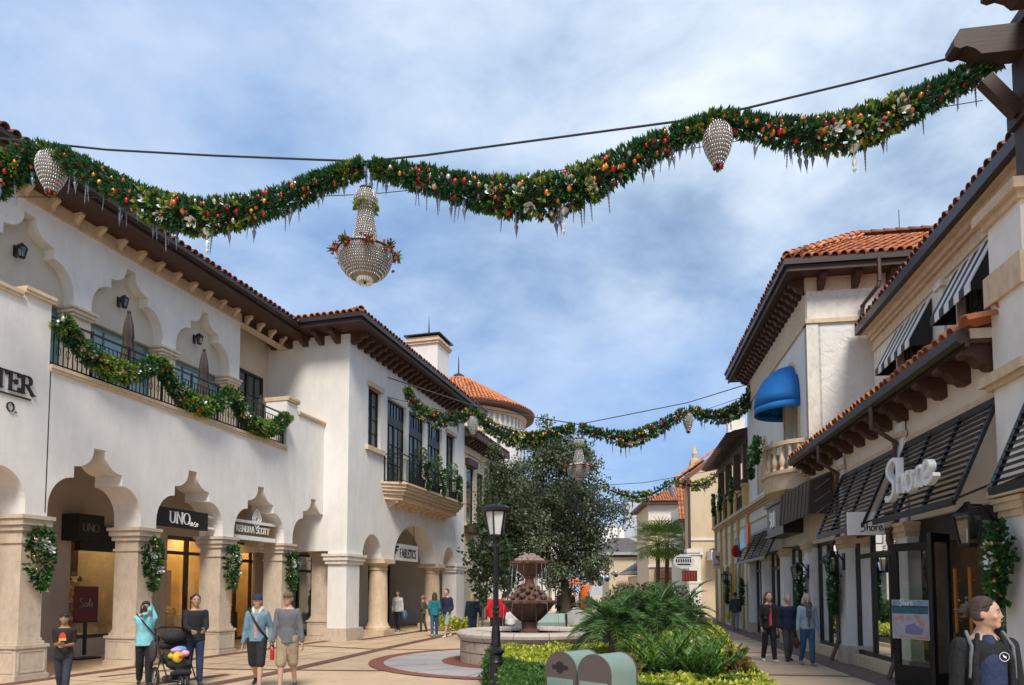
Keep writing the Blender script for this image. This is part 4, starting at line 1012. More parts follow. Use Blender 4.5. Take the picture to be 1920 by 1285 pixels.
slatawn(6.6, 12.2, 'farther black slatted awning with orange and white shapes fixed on it', 3.85, 2.75, .6, 12, 5)
# shopfronts
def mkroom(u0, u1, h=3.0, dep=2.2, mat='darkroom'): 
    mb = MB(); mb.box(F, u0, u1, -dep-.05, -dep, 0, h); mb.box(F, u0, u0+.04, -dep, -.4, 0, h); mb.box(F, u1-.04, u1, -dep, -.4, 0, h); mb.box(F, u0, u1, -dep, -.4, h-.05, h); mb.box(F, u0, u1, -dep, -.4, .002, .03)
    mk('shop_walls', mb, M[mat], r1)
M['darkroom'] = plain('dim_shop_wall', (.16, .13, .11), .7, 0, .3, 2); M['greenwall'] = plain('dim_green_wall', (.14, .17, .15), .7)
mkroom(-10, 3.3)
mb = MB()
for u in (-5.6, -4.6, -1.6, -.6): mb.box(F, u-.1, u+.1, -1.3, -1.1, 2.90, 2.94)
mk('ceiling_lamps', mb, M['warm'], r1)
for a, b in ((-2.68, .28), (.82, 3.3)):
    mb = MB(); mb.box(F, a, b, -.3, .03, 0, .25); mk('sill', mb, M['sand'], r1)
    glazing(r1, F, a, b, .25, 2.95, -.12, 3, 'alu', rail=[2.45], gm='glassd')
glazing(r1, F, -3.7, -3.2, 0, 2.95, -.12, 1, 'alu', rail=[2.5], gm='glassd'); glazing(r1, F, -6.4, -5.6, 0, 2.95, -.12, 1, 'alu', rail=[2.5], gm='glassd')
mb = MB(); mb.box(F, -6.4, -3.2, -.25, -.1, 2.5, 2.95); mk('door_head', mb, M['black'], r1)
# display shelves and mannequin shapes inside
for u in (-2.2, -1.3, -.4, 1.6, 2.5):
    mb = MB(); mb.box(F, u-.25, u+.25, -1.0, -.7, .3, .9); c = F(u, -.85, .9)
    mb.lathe(c, [(.09, 0), (.14, .15), (.17, .4), (.11, .55), (.05, .6), (.06, .65), (.08, .75), (.05, .86), (0, .9)], 10); mk('display_bust', mb, M[random.choice(['teal', 'lime', 'warmwall'])], r1)
# entrance doors
def leaf(p0, p1, h, lab, poster=False, z0=.02):
    f = frame(xy(p0), (p1-p0)); w_ = (p1-p0).length
    t = root('shop_door', p0, 0, lab, 'door'); mb = MB()
    mb.box(f, 0, .11, -.03, .03, z0, h); mb.box(f, w_-.11, w_, -.03, .03, z0, h); mb.box(f, .11, w_-.11, -.029, .029, h-.14, h); mb.box(f, .11, w_-.11, -.029, .029, z0, .38); mk('leaf_frame', mb, M['black'], t)
    mb = MB(); mb.add([f(.11, 0, .38), f(w_-.11, 0, .38), f(w_-.11, 0, h-.14), f(.11, 0, h-.14)], [(0, 1, 2, 3)]); mk('pane', mb, M['glassd'], t, recalc=False)
    return t, f, w_
t, f, w_ = leaf(F(-3.32, .40, 0), F(-4.0, 0, 0), 2.52, 'open black glass shop door bearing a beach poster')
mb = MB(); mb.box(f, .0, w_-.08, .035, .05, .84, 1.52); ps = mk('poster', mb, None or M['signwhite'], t)
def posterbits(f, w_, t):
    X = lambda a: a*(w_-.08)
    for nm, c, zz in (('sky', (.22, .33, .50), (1.42, 1.515)), ('shoreline', (.05, .06, .07), (1.385, 1.42)), ('sea', (.03, .13, .19), (1.28, 1.385)), ('towel', (.42, .40, .47), (.85, 1.28))):
        mb = MB(); mb.box(f, .005, X(1)-.005, .05, .052, *zz); mk('poster_print', mb, plain('print_'+nm, c, .5, 0, .25, 9), t)
    mb = MB(); mb.prism(f, [(X(.02), 1.14), (X(.02), 1.2), (X(.33), 1.26), (X(.36), 1.22), (X(.30), 1.18)], .052, .0535)
    mb.prism(f, [(X(.60), 1.25), (X(.68), 1.27), (X(.9), 1.10), (X(.82), 1.06), (X(.66), 1.18)], .052, .0535); mb.prism(f, [(X(.02), .85), (X(.98), .85), (X(.98), .91), (X(.7), .89), (X(.6), .87), (X(.3), .90)], .052, .0535)
    mk('poster_print', mb, plain('print_skin', (.55, .27, .20), .6), t)
    mb = MB(); mb.prism(f, [(X(.35), .93), (X(.38), 1.08), (X(.6), 1.12), (X(.85), 1.02), (X(.8), .92)], .052, .0532); mk('poster_print', mb, plain('print_lilac', (.22, .20, .36), .6), t)
SHORE = [[(.62, .86), (.50, .98), (.25, .92), (.12, .72), (.28, .52), (.44, .36), (.40, .10), (.15, -.05), (.0, .06)],
         [(.66, .98), (.66, .5), (.66, .06)], [(.66, .34), (.78, .5), (.90, .46), (.92, .2), (.96, .06), (1.04, .14)],
         [(1.30, .46), (1.14, .50), (1.06, .28), (1.18, .06), (1.34, .12), (1.38, .34), (1.30, .48), (1.44, .46)],
         [(1.52, .5), (1.54, .28), (1.52, .06)], [(1.53, .34), (1.62, .50), (1.76, .52)],
         [(1.84, .26), (2.02, .32), (2.12, .46), (2.00, .58), (1.86, .46), (1.84, .22), (1.98, .06), (2.18, .14), (2.3, .22)]]
posterbits(f, w_, t)
mb = MB(); scriptword(mb, f, .16, 1.425, .12, .053, .057, SHORE, .007); mk('poster_lettering', mb, M['letter'], t)
leaf(F(-4.55, 0, 0), F(-4.95, .45, 0), 2.6, 'black shop door with tall orange handles behind the near woman')
for u, o in ((-4.30, -.2), (-5.0, -.1)):
    t = root('door_handle_bar', F(u, o, .9), 0, 'tall orange door bar in the dark entrance, '+('left one' if u > -4.5 else 'right one'), 'door handle')
    mb = MB(); mb.tube([F(u, o, 1.0), F(u, o, 2.05)], .028, 8); mb.bar(F(u, o, 1.2), F(u, o-.08, 1.2), .02); mb.bar(F(u, o, 1.85), F(u, o-.08, 1.85), .02); mk('bar', mb, NT('orange_wood').set((.45, .17, .03), .4), t)
# big script sign
sg = root('script_sign', F(-4.7, .6, 3.35), 0, 'big white three-dimensional script letters reading Shore on a slatted awning', 'sign')
mb = MB(); rr = .046
def swept(mb, fr, u0, z0, h, o0, o1, strokes, r, dirn):
    for s_ in strokes:
        sp = spline([Vector((a, b, 0)) for a, b in s_], 6); n = 8; pts = [Vector((p.x, p.y)) for p in sp]
        L_ = []; Rr = []
        for i, p in enumerate(pts):
            d = (pts[min(i+1, len(pts)-1)]-pts[max(i-1, 0)]).normalized(); q = Vector((-d.y, d.x))*r/h*(1.0+.25*abs(d.y)); L_.append(p+q); Rr.append(p-q)
        P_ = L_+Rr; m = len(pts)
        A = [fr(u0+dirn*p.x*h, oo, z0+p.y*h) for oo in (o0, o1) for p in P_]; fs = []
        for i in range(m-1):
            for q in (0, 2*m): fs.append((q+i, q+i+1, q+m+i+1, q+m+i))
            fs += [(i, i+1, 2*m+i+1, 2*m+i), (m+i, m+i+1, 3*m+i+1, 3*m+i)]
        fs += [(0, m, 3*m, 2*m), (m-1, 2*m-1, 4*m-1, 3*m-1)]; mb.add(A, fs)
swept(mb, F, -4.18, 3.22, .60, .70, .80, [[(x*1.33, y*1.05) for x, y in s_] for s_ in SHORE], .029, -1)
for s_ in (): pass
mk('lettering', mb, M['letter'], sg)
mb = MB()
for u, z in ((-4.4, 3.7), (-5.0, 3.6), (-5.7, 3.45)): mb.bar(F(u, .68, z), F(u, .2, z+.15), .025)
mk('fixings', mb, M['black'], sg)
# square projecting sign
sg = root('projecting_sign', F(-2.6, .5, 2.6), 0, 'white square blade sign with thin dark script reading Shore', 'sign')
f = F.cross(-2.50, 0)   # runs into the wall; o<0 is toward the far side
p0 = at_y(1588, 960, 13.3); p1 = at_y(1657, 960, 13.15); fz = at_y(1588, 1004, 13.3).z; f = frame(xy(p0), p1-p0); w_ = (p1-p0).length; z1 = at_y(1588, 961, 13.3).z
mb = MB(); mb.box(f, 0, w_, -.05, .03, fz, z1); mk('panel', mb, M['signwhite'], sg)
mb = MB(); scriptword(mb, f, .22, fz+.07, .18, .03, .035, SHORE, .011); mk('lettering', mb, NT('brown_ink').set((.07, .02, .02), .5), sg)
mb = MB(); mb.bar(f(w_, 0, z1-.03), f(w_+.35, 0, z1-.03), .03); mk('arm', mb, M['black'], sg)
# downpipes
def downpipe(label, pts, r=.045, shoe=True):
    t = root('downpipe', pts[-1], 0, label, 'drainpipe', 'brown downpipes on the right buildings')
    mb = MB(); mb.tube(pts, r, 8); mk('pipe', mb, M['pipe'], t, smooth=45)
    mb = MB()
    for p, q in zip(pts[1:-1], pts[2:]): mb.tube([p, p+(q-p).normalized()*.05], r*1.25, 8)
    mk('collars', mb, M['pipe'], t); return t
for c, lab in ((-2.72, 'brown downpipe crooked across the pier beside the script sign'), (.78, 'brown downpipe on the pier behind the white square sign')):
    downpipe(lab, [F(c-.25, .56, 5.12), F(c-.25, .56, 4.75), F(c-.22, .14, 4.45), F(c-.1, .13, 4.2), F(c-.1, .13, 2.95), F(c, .24, 2.8), F(c, .24, 2.6), F(c, .15, 2.5), F(c, .15, .5), F(c-.1, .35, .05)])
# ================================================================ pale block with blue awning
r2 = root('blue_awning_building', FR1(8, -3, 0), 0, 'pale stucco block with hipped orange tile roof, blue dome awning and balcony', 'building')
U0, U1 = 3.33, 12.55; FX = F.cross(U0, 0)
trio = [(8.1, 5.3, 6.35, .27), (9.15, 5.3, 6.75, .3), (10.2, 5.3, 6.35, .27)]
def aw(c, z0, zt, hw): return [(c-hw, z0), (c+hw, z0), (c+hw, zt)]+[(c+hw*math.cos(PI*i/10), zt+hw*1.3*math.sin(PI*i/10)) for i in range(1, 10)]+[(c-hw, zt)]
mb = MB(); mb.plate(F, [(U0, 4.3), (U1, 4.3), (U1, 10.42), (U0, 10.42)], [aw(*t) for t in trio]+[aw(5.25, 5.0, 7.4, .85)], -.35, 0); mk('street_wall', mb, M['white2'], r2)
mb = MB(); mb.box(F, 7.6, 10.8, -.45, -.3, 5, 7.3); mb.box(F, 4.2, 6.3, -.55, -.4, 4.9, 8.6); mk('window_backs', mb, M['darkglass'], r2)
for c, z0, zt, hw in trio+[(5.25, 5.0, 7.4, .85)]:
    mb = MB(); o_ = aw(c, z0, zt, hw+.1); i_ = aw(c, z0, zt, hw)
    n = len(o_); mb.plate(F, o_, [i_] if False else [], .0, .0) if False else None
    A = [F(a, oo, b) for oo in (.0, .05) for a, b in o_+i_]; fs = []
    for i in range(1, n):
        j = (i+1) % n
        fs += [(i, j, n+j, n+i), (2*n+i, 2*n+j, 3*n+j, 3*n+i), (i, j, 2*n+j, 2*n+i), (n+i, n+j, 3*n+j, 3*n+i)]
    mb.add(A, fs); mk('arch_surround', mb, M['sand'], r2)
mb = MB(); mb.box(F, 4.62, 4.7, -.3, -.2, 5.0, 7.9); mb.box(F, 5.2, 5.3, -.3, -.2, 5.0, 8.4); mb.box(F, 5.8, 5.88, -.3, -.2, 5, 7.9); mk('door_frame', mb, M['signwhite'], r2)
mb = MB(); mb.box(FX, 0.01, 7, .0, .3, 0, 4.3); mb2 = MB()
wall = MB(); wall.box(FX, .0, 7, -.3, 0, 4.3, 9.12); mk('end_wall', wall, M['whitebig'], r2)
wall = MB(); wall.box(FX, .0, 7, -.3, .03, 9.24, 10.42); mk('frieze_wall', wall, M['pale'], r2)
wall = MB(); wall.box(FX, -.05, 7, -.3, .07, 9.12, 9.24); wall.box(FX, -.04, 7, -.3, .06, 10.05, 10.42-.001); mk('string_course', wall, M['sand'], r2)
mb = MB(); mb.box(F, U0-.06, U1, -.3, .06, 9.12, 9.24); mb.box(F, U0+.01, U1, -.3, .03, 9.24, 10.0); mk('string_course', mb, M['sand'], r2)
mb = MB(); mb.box(FX, -.03, .28, .0, .03, 4.3, 9.12); mk('corner_strip', mb, M['pale'], r2)
bk3 = bracketmesh('scroll', .38, .46, .17, 'woodred'); OV = .6
brackets(r2, F, [U0+.15+.42*i for i in range(22)], 0, 10.42, bk3); brackets(r2, FX, [.35+.9*i for i in range(7)], 0.03, 10.42, bk3)
mb = MB(); pts = [F(U0-OV, OV, 0), F(U1+OV, OV, 0), F(U1+OV, -8, 0), F(U0-OV, -8, 0)]; mb.prism_z([(p.x, p.y) for p in pts], 10.42, 10.50); mk('soffit', mb, M['woodred'], r2)
mb = MB(); mb.box(F, U0-OV-.04, U1+OV, OV, OV+.05, 10.38, 10.66); mb.box(F, U0-OV-.05, U0-OV, -8, OV, 10.38, 10.66); mk('fascia', mb, M['wood'], r2)
mb = MB(); mb.box(F, U0-OV-.14, U1+OV, OV+.05, OV+.14, 10.54, 10.70); mb.box(F, U0-OV-.14, U0-OV-.05, -8, OV+.05, 10.54, 10.70); mk('gutter', mb, M['gutter'], r2)
roofplane(r2, F(U0-OV-.1, OV+.1, 10.72), F(U0-OV-.1, -7, 10.72), F.u, .62, 9, 8, 'tile', hipL=1, hipR=0)
roofplane(r2, F(U1+OV, OV+.1, 10.72), F(U0-OV-.1, OV+.1, 10.72), -F.n, .62, 9, 2, 'tiledark', hipL=1, hipR=1)
hipcap(r2, F(U0-OV-.08, OV+.06, 10.76), F(U0+2.1, -2.1, 12.6)); hipcap(r2, F(U0+2.1, -2.1, 12.58), F(U0+2.1, -7, 12.58), 'tiledark')
mb = MB(); z0 = 10.62
mb.add([F(U0-OV, OV, z0), F(U1+OV, OV, z0), F(U1+OV, -8, z0), F(U0-OV, -8, z0), F(U0+2.0, -2.0, z0+1.7), F(U1-2, -2, z0+1.7), F(U1-2, -8, z0+1.7), F(U0+2, -8, z0+1.7)], [(0, 1, 5, 4), (1, 2, 6, 5), (3, 0, 4, 7), (4, 5, 6, 7), (2, 3, 7, 6), (0, 3, 2, 1)]); mk('roof_core', mb, M['tiledark'], r2)
mb = MB(); mb.tube([F(U0+2.1, -3.3, 12.5), F(U0+2.1, -3.3, 13.3)], .012, 5); mk('lightning_rod', mb, M['cable'], r2)
downpipe('brown downpipe looping from the hipped roof gutter to the lower roof', [FX(1.62, .86, 10.5), FX(1.62, .86, 9.9), FX(1.6, .86, 9.75), FX(1.42, .15, 9.5), FX(1.42, .12, 9.2), FX(1.45, .3, 9.0), FX(1.9, .35, 8.7), FX(1.95, .12, 8.55), FX(1.95, .12, 8.0), FX(1.95, .12, 6.5)], .055)
# ground floor of the block and the yellow section
mb = MB(); mb.box(F, 3.32, 22.5, -.3, 0, 3.05, 4.3); mb.box(F, U0, 3.92, -.4, .02, 0, 3.05); mk('ground_floor_wall', mb, M['pale'], r2)
for c in (3.65, 6.6, 9.6, 12.4):
    mb = MB(); mb.box(F, c-.25, c+.25, -.4, .1, .4, 2.75); pp = mk('pier', mb, M['white'], r2)
    q = MB(); cap(q, F, c, .25, -.3, .10, 3.0, .26, .10); mk('capital', q, M['sand'], pp)
    q = MB(); q.box(F, c-.3, c+.3, -.4, .15, 0, .4); mk('base', q, M['lime'], pp)
for a, b in ((3.95, 6.3), (6.9, 9.3), (9.9, 12.1)): glazing(r2, F, a, b, 0.02, 3.0, -.15, 3, 'alu', rail=[2.45], gm='glassd')
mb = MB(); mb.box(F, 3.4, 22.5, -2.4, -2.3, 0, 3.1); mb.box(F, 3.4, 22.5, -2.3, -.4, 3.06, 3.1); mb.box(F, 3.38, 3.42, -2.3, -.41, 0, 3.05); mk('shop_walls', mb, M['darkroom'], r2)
mb = MB()
for u in (4.6, 5.6, 7.6, 8.6, 10.6): mb.box(F, u-.08, u+.08, -1.3, -1.1, 3.02, 3.05)
mk('ceiling_lamps', mb, M['warm'], r2)
for u, c in ((7.3, 'teal'), (7.9, 'oamber'), (8.6, 'tealglass'), (10.2, 'oamber'), (11.2, 'signwhite'), (4.8, 'blue')):
    mb = MB(); mb.box(F, u-.2, u+.2, -1.2, -1.0, .3, .9+random.random()*.9); mb.ell(F(u, -.95, 1.6), .16, 8, 5); mk('window_display', mb, M[c], r2)
mb = MB(); mb.box(F, 7.45, 8.15, -.35, -.3, 1.0, 1.5); mk('yellow_card', mb, NT('yellow_card').set((.75, .45, .02), .5), r2)
mb = MB()
for z, h, e in ((4.86, .07, .16), (4.93, .12, .24), (4.79, .07, .08), (4.35, .05, .04)): mb.box(F, U0+.02, 22.2, 0, e, z, z+h-.001)
mk('string_course', mb, M['sand'], r2)
# blue dome awning
ba = root('dome_awning', F(5.25, 0, 7.1), 0, 'bright blue quarter-dome fabric awning over the balcony door', 'awning')
mb = MB(); n, m = 14, 8; vs = []
for i in range(m+1):
    t = PI/2*i/m
    for j in range(n+1):
        a = PI*j/n; vs.append(F(5.25-1.02*math.cos(a)*math.cos(t), 1.08*math.sin(a)*math.cos(t)+.01, 7.28+1.22*math.sin(t)))
for i in range(m): mb.f += [[i*(n+1)+j, i*(n+1)+j+1, (i+1)*(n+1)+j+1, (i+1)*(n+1)+j] for j in range(n)]; mb.mi += [0]*n
mb.v = vs; b = len(vs)
for zz, k in ((7.28, 1.0), (7.05, 1.01)): mb.v += [F(5.25-1.02*k*math.cos(PI*j/n), 1.08*k*math.sin(PI*j/n)+.01, zz) for j in range(n+1)]
mb.f += [[b+j, b+j+1, b+n+2+j, b+n+1+j] for j in range(n)]; mb.mi += [0]*n
o = mk('canopy', mb, M['blue'], ba, smooth=40, recalc=False)
md = o.modifiers.new('thick', 'SOLIDIFY'); md.thickness = .015
mb = MB()
for j in range(0, n+1, 2):
    mb.tube([F(5.25-1.0*math.cos(PI*j/n)*math.cos(PI/2*i/m), 1.05*math.sin(PI*j/n)*math.cos(PI/2*i/m), 7.27+1.18*math.sin(PI/2*i/m)) for i in range(m+1)], .012, 5)
mk('ribs', mb, M['blackm'], ba)
# stone balcony
bs = root('stone_balcony', F(5.1, .4, 4.3), 0, 'curved sandstone balcony with turned balusters under the blue awning', 'balcony')
def semi(c, hw, od, n=18): return [F(c-hw*math.cos(PI*i/n), od*math.sin(PI*i/n), 0) for i in range(n+1)]
prof = [(.55, .18, 4.22), (.85, .5, 4.36), (1.2, .78, 4.50), (1.36, .88, 4.56), (1.38, .9, 4.98), (1.46, .97, 5.02), (1.46, .97, 5.12), (1.36, .9, 5.14)]
mb = MB(); n = 18
for hw, od, z in prof: mb.v += [Vector((p.x, p.y, z)) for p in semi(4.95, hw, od)]
for i in range(len(prof)-1): mb.f += [[i*(n+1)+j, i*(n+1)+j+1, (i+1)*(n+1)+j+1, (i+1)*(n+1)+j] for j in range(n)]
mb.f += [list(range(n+1)), [len(prof[:-1])*(n+1)+j for j in range(n+1)]]; mb.mi = [0]*len(mb.f); mk('bowl', mb, M['sand'], bs, smooth=30)
mb = MB()
for hw, od, z in ((1.42, .95, 5.84), (1.42, .95, 5.96), (1.22, .75, 5.96), (1.22, .75, 5.84)): mb.v += [Vector((p.x, p.y, z)) for p in semi(4.95, hw, od)]
for i in range(4): mb.f += [[i*(n+1)+j, i*(n+1)+j+1, ((i+1) % 4)*(n+1)+j+1, ((i+1) % 4)*(n+1)+j] for j in range(n)]
mb.mi = [0]*len(mb.f); mk('handrail', mb, M['sand'], bs)
bl = MB(); bl.lathe((0, 0, 0), [(.07, 0), (.07, .05), (.045, .08), (.10, .25), (.05, .45), (.045, .55), (.07, .62), (.07, .71)], 10); blm = bl.mesh('baluster', None, [M['sand']], 40)
for i in range(1, 12): p = semi(4.95, 1.32, .85, 12)[i]; inst('baluster', blm, bs, Matrix.Translation((p.x, p.y, 5.13)))
# hanging box sign, brown valance awning
sg = root('box_sign', F(5.5, .3, 3.45), 0, 'grey box sign with white block letters beside the brown fabric awning', 'sign')
mb = MB(); mb.box(F, 4.35, 6.7, .0, .5, 3.42, 4.30); mk('box', mb, plain('grey_sign', (.15, .135, .13), .5), sg)
mb = MB(); mb.box(F, 4.25, 6.8, .0, .56, 4.30, 4.42); mb.box(F, 4.24, 4.35, 0, .56, 3.35, 4.30); mb.box(F, 4.25, 6.8, .0, .53, 3.34, 3.42); mk('frame', mb, M['alu'], sg)
mb = MB(); letters(mb, F, 'SUI', 6.1, 3.66, .42, .5, .55, (.22, .16), False, .9, -1, .9); mk('lettering', mb, M['letter'], sg)
ba = root('fabric_awning', F(2.6, .3, 3.5), 0, 'dark brown pleated fabric awning hanging below the corner of the tiled roof', 'awning')
k = 16
for i in range(k):
    a = 1.15+2.95*i/k; mb = MB(); e = .02*(i % 2)
    mb.prism_o(F, [(.08, 4.62), (.62+e, 4.40), (.70+e, 3.52), (.66+e, 3.52), (.58+e, 4.36), (.08, 4.58)], a+.005, a+2.95/k-.005); mk('pleat', mb, M['plank'], ba)
bfab = plain('brown_fabric', (.05, .03, .026), .8)
for a_ in (1.12, 4.10): mb = MB(); mb.prism_o(F, [(.08, 4.58), (.58, 4.36), (.66, 3.56), (.08, 3.56)], a_, a_+.03); mk('side_panel', mb, bfab, ba)
mb = MB()
for z in (3.7, 4.0, 4.3): mb.bar(F(1.11, .15, z+.12), F(1.11, .5, z-.15), .02)
mk('stays', mb, M['wire'], ba)
# shapes on the far awning
t = root('awning_cutout_sign', F(10.5, .6, 3.1), 0, 'cluster of orange pill, pale blue and dark cut-out shapes on the far awning', 'sign')
mb = MB(); mb.prism(F, [(9.1+.22*math.cos(a), 3.72+.0+(.42 if math.sin(a) > 0 else -.42)*.5+.22*math.sin(a)) for a in [PI*2*i/16 for i in range(16)]], .62, .72); mk('orange_pill', mb, NT('orange_paint').set((.75, .13, .03), .4), t)
mb = MB(); mb.prism(F, [(9.6, 3.25), (10.7, 3.2), (10.75, 3.75), (10.3, 4.0), (9.8, 3.8)], .62, .7); mk('pale_shape', mb, NT('pale_blue_paint').set((.5, .68, .78), .4), t)
mb = MB(); mb.prism(F, [(10.9, 2.95), (11.9, 3.0), (11.9, 3.7), (10.9, 3.75)], .62, .7); mk('dark_shape', mb, NT('navy_paint').set((.02, .02, .06), .4), t)
mb = MB(); mb.ell(F(11.4, .72, 3.2), (.2, .03, .25), 10, 6); mk('red_figure', mb, M['ored'], t)
# yellow section with terrace pergola
r3 = root('yellow_trim_building', FR1(17.3, -2, 0), 0, 'cream section with yellow pilasters and a dark timber terrace pergola', 'building')
mb = MB(); mb.box(F, 12.6, 22.4, -.32, -.001, 4.3, 5.2); mb.plate(F, [(12.6, .0), (22.4, .0), (22.4, 3.05), (12.6, 3.05)], [[(14.2, .02), (15.8, .02), (15.8, 2.2), (15.4, 2.75), (15, 2.9), (14.6, 2.75), (14.2, 2.2)], [(17.4, .02), (19.6, .02), (19.6, 2.2), (19.1, 2.75), (18.5, 2.9), (17.9, 2.75), (17.4, 2.2)]], -.3, -.001); mk('wall', mb, M['white'], r3)
mb = MB(); mb.box(F, 13.9, 16, -.5, -.4, 0, 3); mb.box(F, 17.2, 20, -.5, -.4, 0, 3); mk('shop_glass', mb, M['darkglass'], r3)
for a, b in ((13.95, 14.2), (15.8, 16.05), (17.15, 17.4), (19.6, 19.85)):
    mb = MB(); mb.box(F, a, b, 0, .08, .0, 2.9); mk('arch_trim', mb, M['yellow'], r3)
for c in (12.75, 15.0, 16.7, 18.5, 20.2, 22.1):
    mb = MB(); mb.box(F, c-.16, c+.16, 0, .10, 2.95 if c in (15.0, 18.5) else 0, 5.0); mb.box(F, c-.22, c+.22, -.2, .2, 5.06, 5.95); mb.box(F, c-.27, c+.27, -.25, .25, 5.95, 6.05); mk('pilaster', mb, M['yellow'], r3)
for a, b in ((12.95, 14.8), (15.2, 16.5), (16.9, 18.3), (18.7, 20.0), (20.4, 21.9)): railing(r3, F, a, b, 5.1, 5.9, .1, panel=2, scroll=False)
pgl = root('terrace_pergola', F(17, -.5, 5.2), 0, 'dark timber pergola with saw-toothed rafter ends on the upper terrace', 'pergola')
for c in (13.2, 15.6, 18.0, 20.4):
    mb = MB(); mb.box(F, c-.15, c+.15, -.2, .10, 5.2, 7.75); mb.box(F, c-.22, c+.22, -.27, .17, 5.95, 6.3); mk('post', mb, M['wood'], pgl)
mb = MB(); mb.box(F, 12.55, 21.4, -.12, .06, 7.72, 8.02); mk('beam', mb, M['wood'], pgl)
for i in range(22):
    u = 12.7+.4*i; mb = MB(); mb.prism_o(F, [(-4, 9.2), (.85, 8.16), (.85, 8.06), (.6, 8.0), (-4, 8.98)], u-.09, u+.09); mk('rafter', mb, M['wood'], pgl)
mb = MB(); mb.prism_o(F, [(-4, 9.25), (.6, 8.24), (.6, 8.22), (-4, 9.22)], 12.6, 21.4); mk('covering', mb, M['wood'], pgl)
# beige block facing the street beyond
r4 = root('beige_block', (13.5, 45, 0), 0, 'tall beige stucco block with sloping orange tile verge at the end of the right row', 'building')
G = frame((11.62, 45.0), (1, -.03)); 
mb = MB(); mb.prism(G, [(0, 0), (7, 0), (7, 12.8), (2.6, 11.15), (2.1, 11.0), (.0, 9.35)], -1.6, 0); mk('wall', mb, M['beige'], r4)
mb = MB(); mb.box(G, -.1, 6, 0, .08, 4.9, 5.05); mb.box(G, -.3, .75, -.6, .2, 3.95, 4.35); mb.box(G, -.15, .6, -.5, .12, 0, 3.95); mb.box(G, -.2, .65, -.5, .16, 2.1, 2.25); mb.box(G, -.25, .7, -.5, .2, 0, .4); mk('pier', mb, M['pale'], r4)
mb = MB(); mb.tube([G(-.08, .08, 9.0), G(-.08, .08, 4.4)], .09, 8); mk('downpipe', mb, M['pipe'], r4)
for k in range(8):
    a = -.9+.42*k; z = 8.95+.30*k; p = G(a, .12, z); inst('verge_tile', tilemesh(0, 'tile'), r4, Matrix.Translation(p) @ Matrix((G.n, Vector((.81, -.02, .58)), Vector((-.58, 0, .81)))).transposed().to_4x4() @ Matrix.Scale(1.5, 4))
mb = MB(); mb.prism(G, [(-.95, 8.6), (0, 9.3), (2.3, 10.95), (2.3, 10.75), (-.9, 8.35)], -1.6, .06); mk('verge_board', mb, M['tiledark'], r4)
roofplane(r4, G(-.9, -1.6, 8.85), G(-.9, 0, 8.85), (1, 0), .7, 6, 2, 'tile')
window(r4, G, 1.6, 3.1, 0.1, 2.6, .06, 1, 1, 'alu', 'darkglass', .12, mullion=2, name='door')
mb = MB(); mb.box(G, 1.0, 2.6, 0, 1.3, 3.6, 3.75); mb.box(G, 1.0, 1.1, .0, 1.3, 3.75, 4.2); mk('canopy', mb, M['signwhite'], r4)
mb = MB(); mb.box(G, 2.5, 3.6, -.2, .2, 11.5, 12.9); mk('parapet_block', mb, M['pale'], r4); mb = MB(); mb.box(G, .3, .9, -1.4, -.8, 9.5, 10.3); mb.lathe(G(.6, -1.1, 10.3), [(.3, 0), (.3, .1), (.12, .2), (.2, .5), (.1, .8), (0, 1.1)], 10); mk('finial', mb, M['sand'], r4)
mb = MB(); mb.prism(G, [(1.2, 4.3), (1.2, 4.15), (3.6, 4.9), (3.6, 5.4)], 0, 1.8); mk('porch_roof', mb, M['tiledark'], r4)
for k in range(4): inst('porch_tile', tilemesh(0, 'tile'), r4, Matrix.Translation(G(1.6+.5*k, 1.75, 4.55+.17*k)) @ Matrix((G.n, Vector((.93, -.02, .33)), Vector((-.33, 0, .93)))).transposed().to_4x4() @ Matrix.Scale(1.4, 4))
sg = root('heart_sign', at_y(1352, 1056, 36), 0, 'white square blade sign with red heart and fox-like emblem', 'sign')
h0 = at_y(1336, 1067, 36); h1 = at_y(1362, 1067, 36); f = frame(xy(h0), h1-h0); w_ = (h1-h0).length; zt = at_y(1336, 1035, 36).z
mb = MB(); mb.box(f, 0, w_, -.05, .05, h0.z, zt); mk('panel', mb, M['signwhite'], sg)
mb = MB(); cx, cz = w_*.48, (h0.z+zt)/2+.1; k = .17
mb.plate(f, [(cx, cz-k), (cx+k*1.1, cz+.1*k), (cx+k*1.1, cz+k), (cx+k*.5, cz+.65*k), (cx, cz+.75*k), (cx-k*.5, cz+.65*k), (cx-k*1.1, cz+k), (cx-k*1.1, cz+.1*k)], [[(cx, cz-k*.4), (cx+k*.4, cz+.05*k), (cx+k*.25, cz+k*.3), (cx, cz+k*.1), (cx-k*.25, cz+.3*k), (cx-k*.4, cz+.05*k)]], .05, .065)
for i in range(9): mb.box(f, .08+i*.065, .12+i*.065, .05, .06, h0.z+.16, h0.z+.24+.03*(i % 2))
mk('emblem', mb, NT('crimson_print').set((.45, .02, .05), .5), sg)
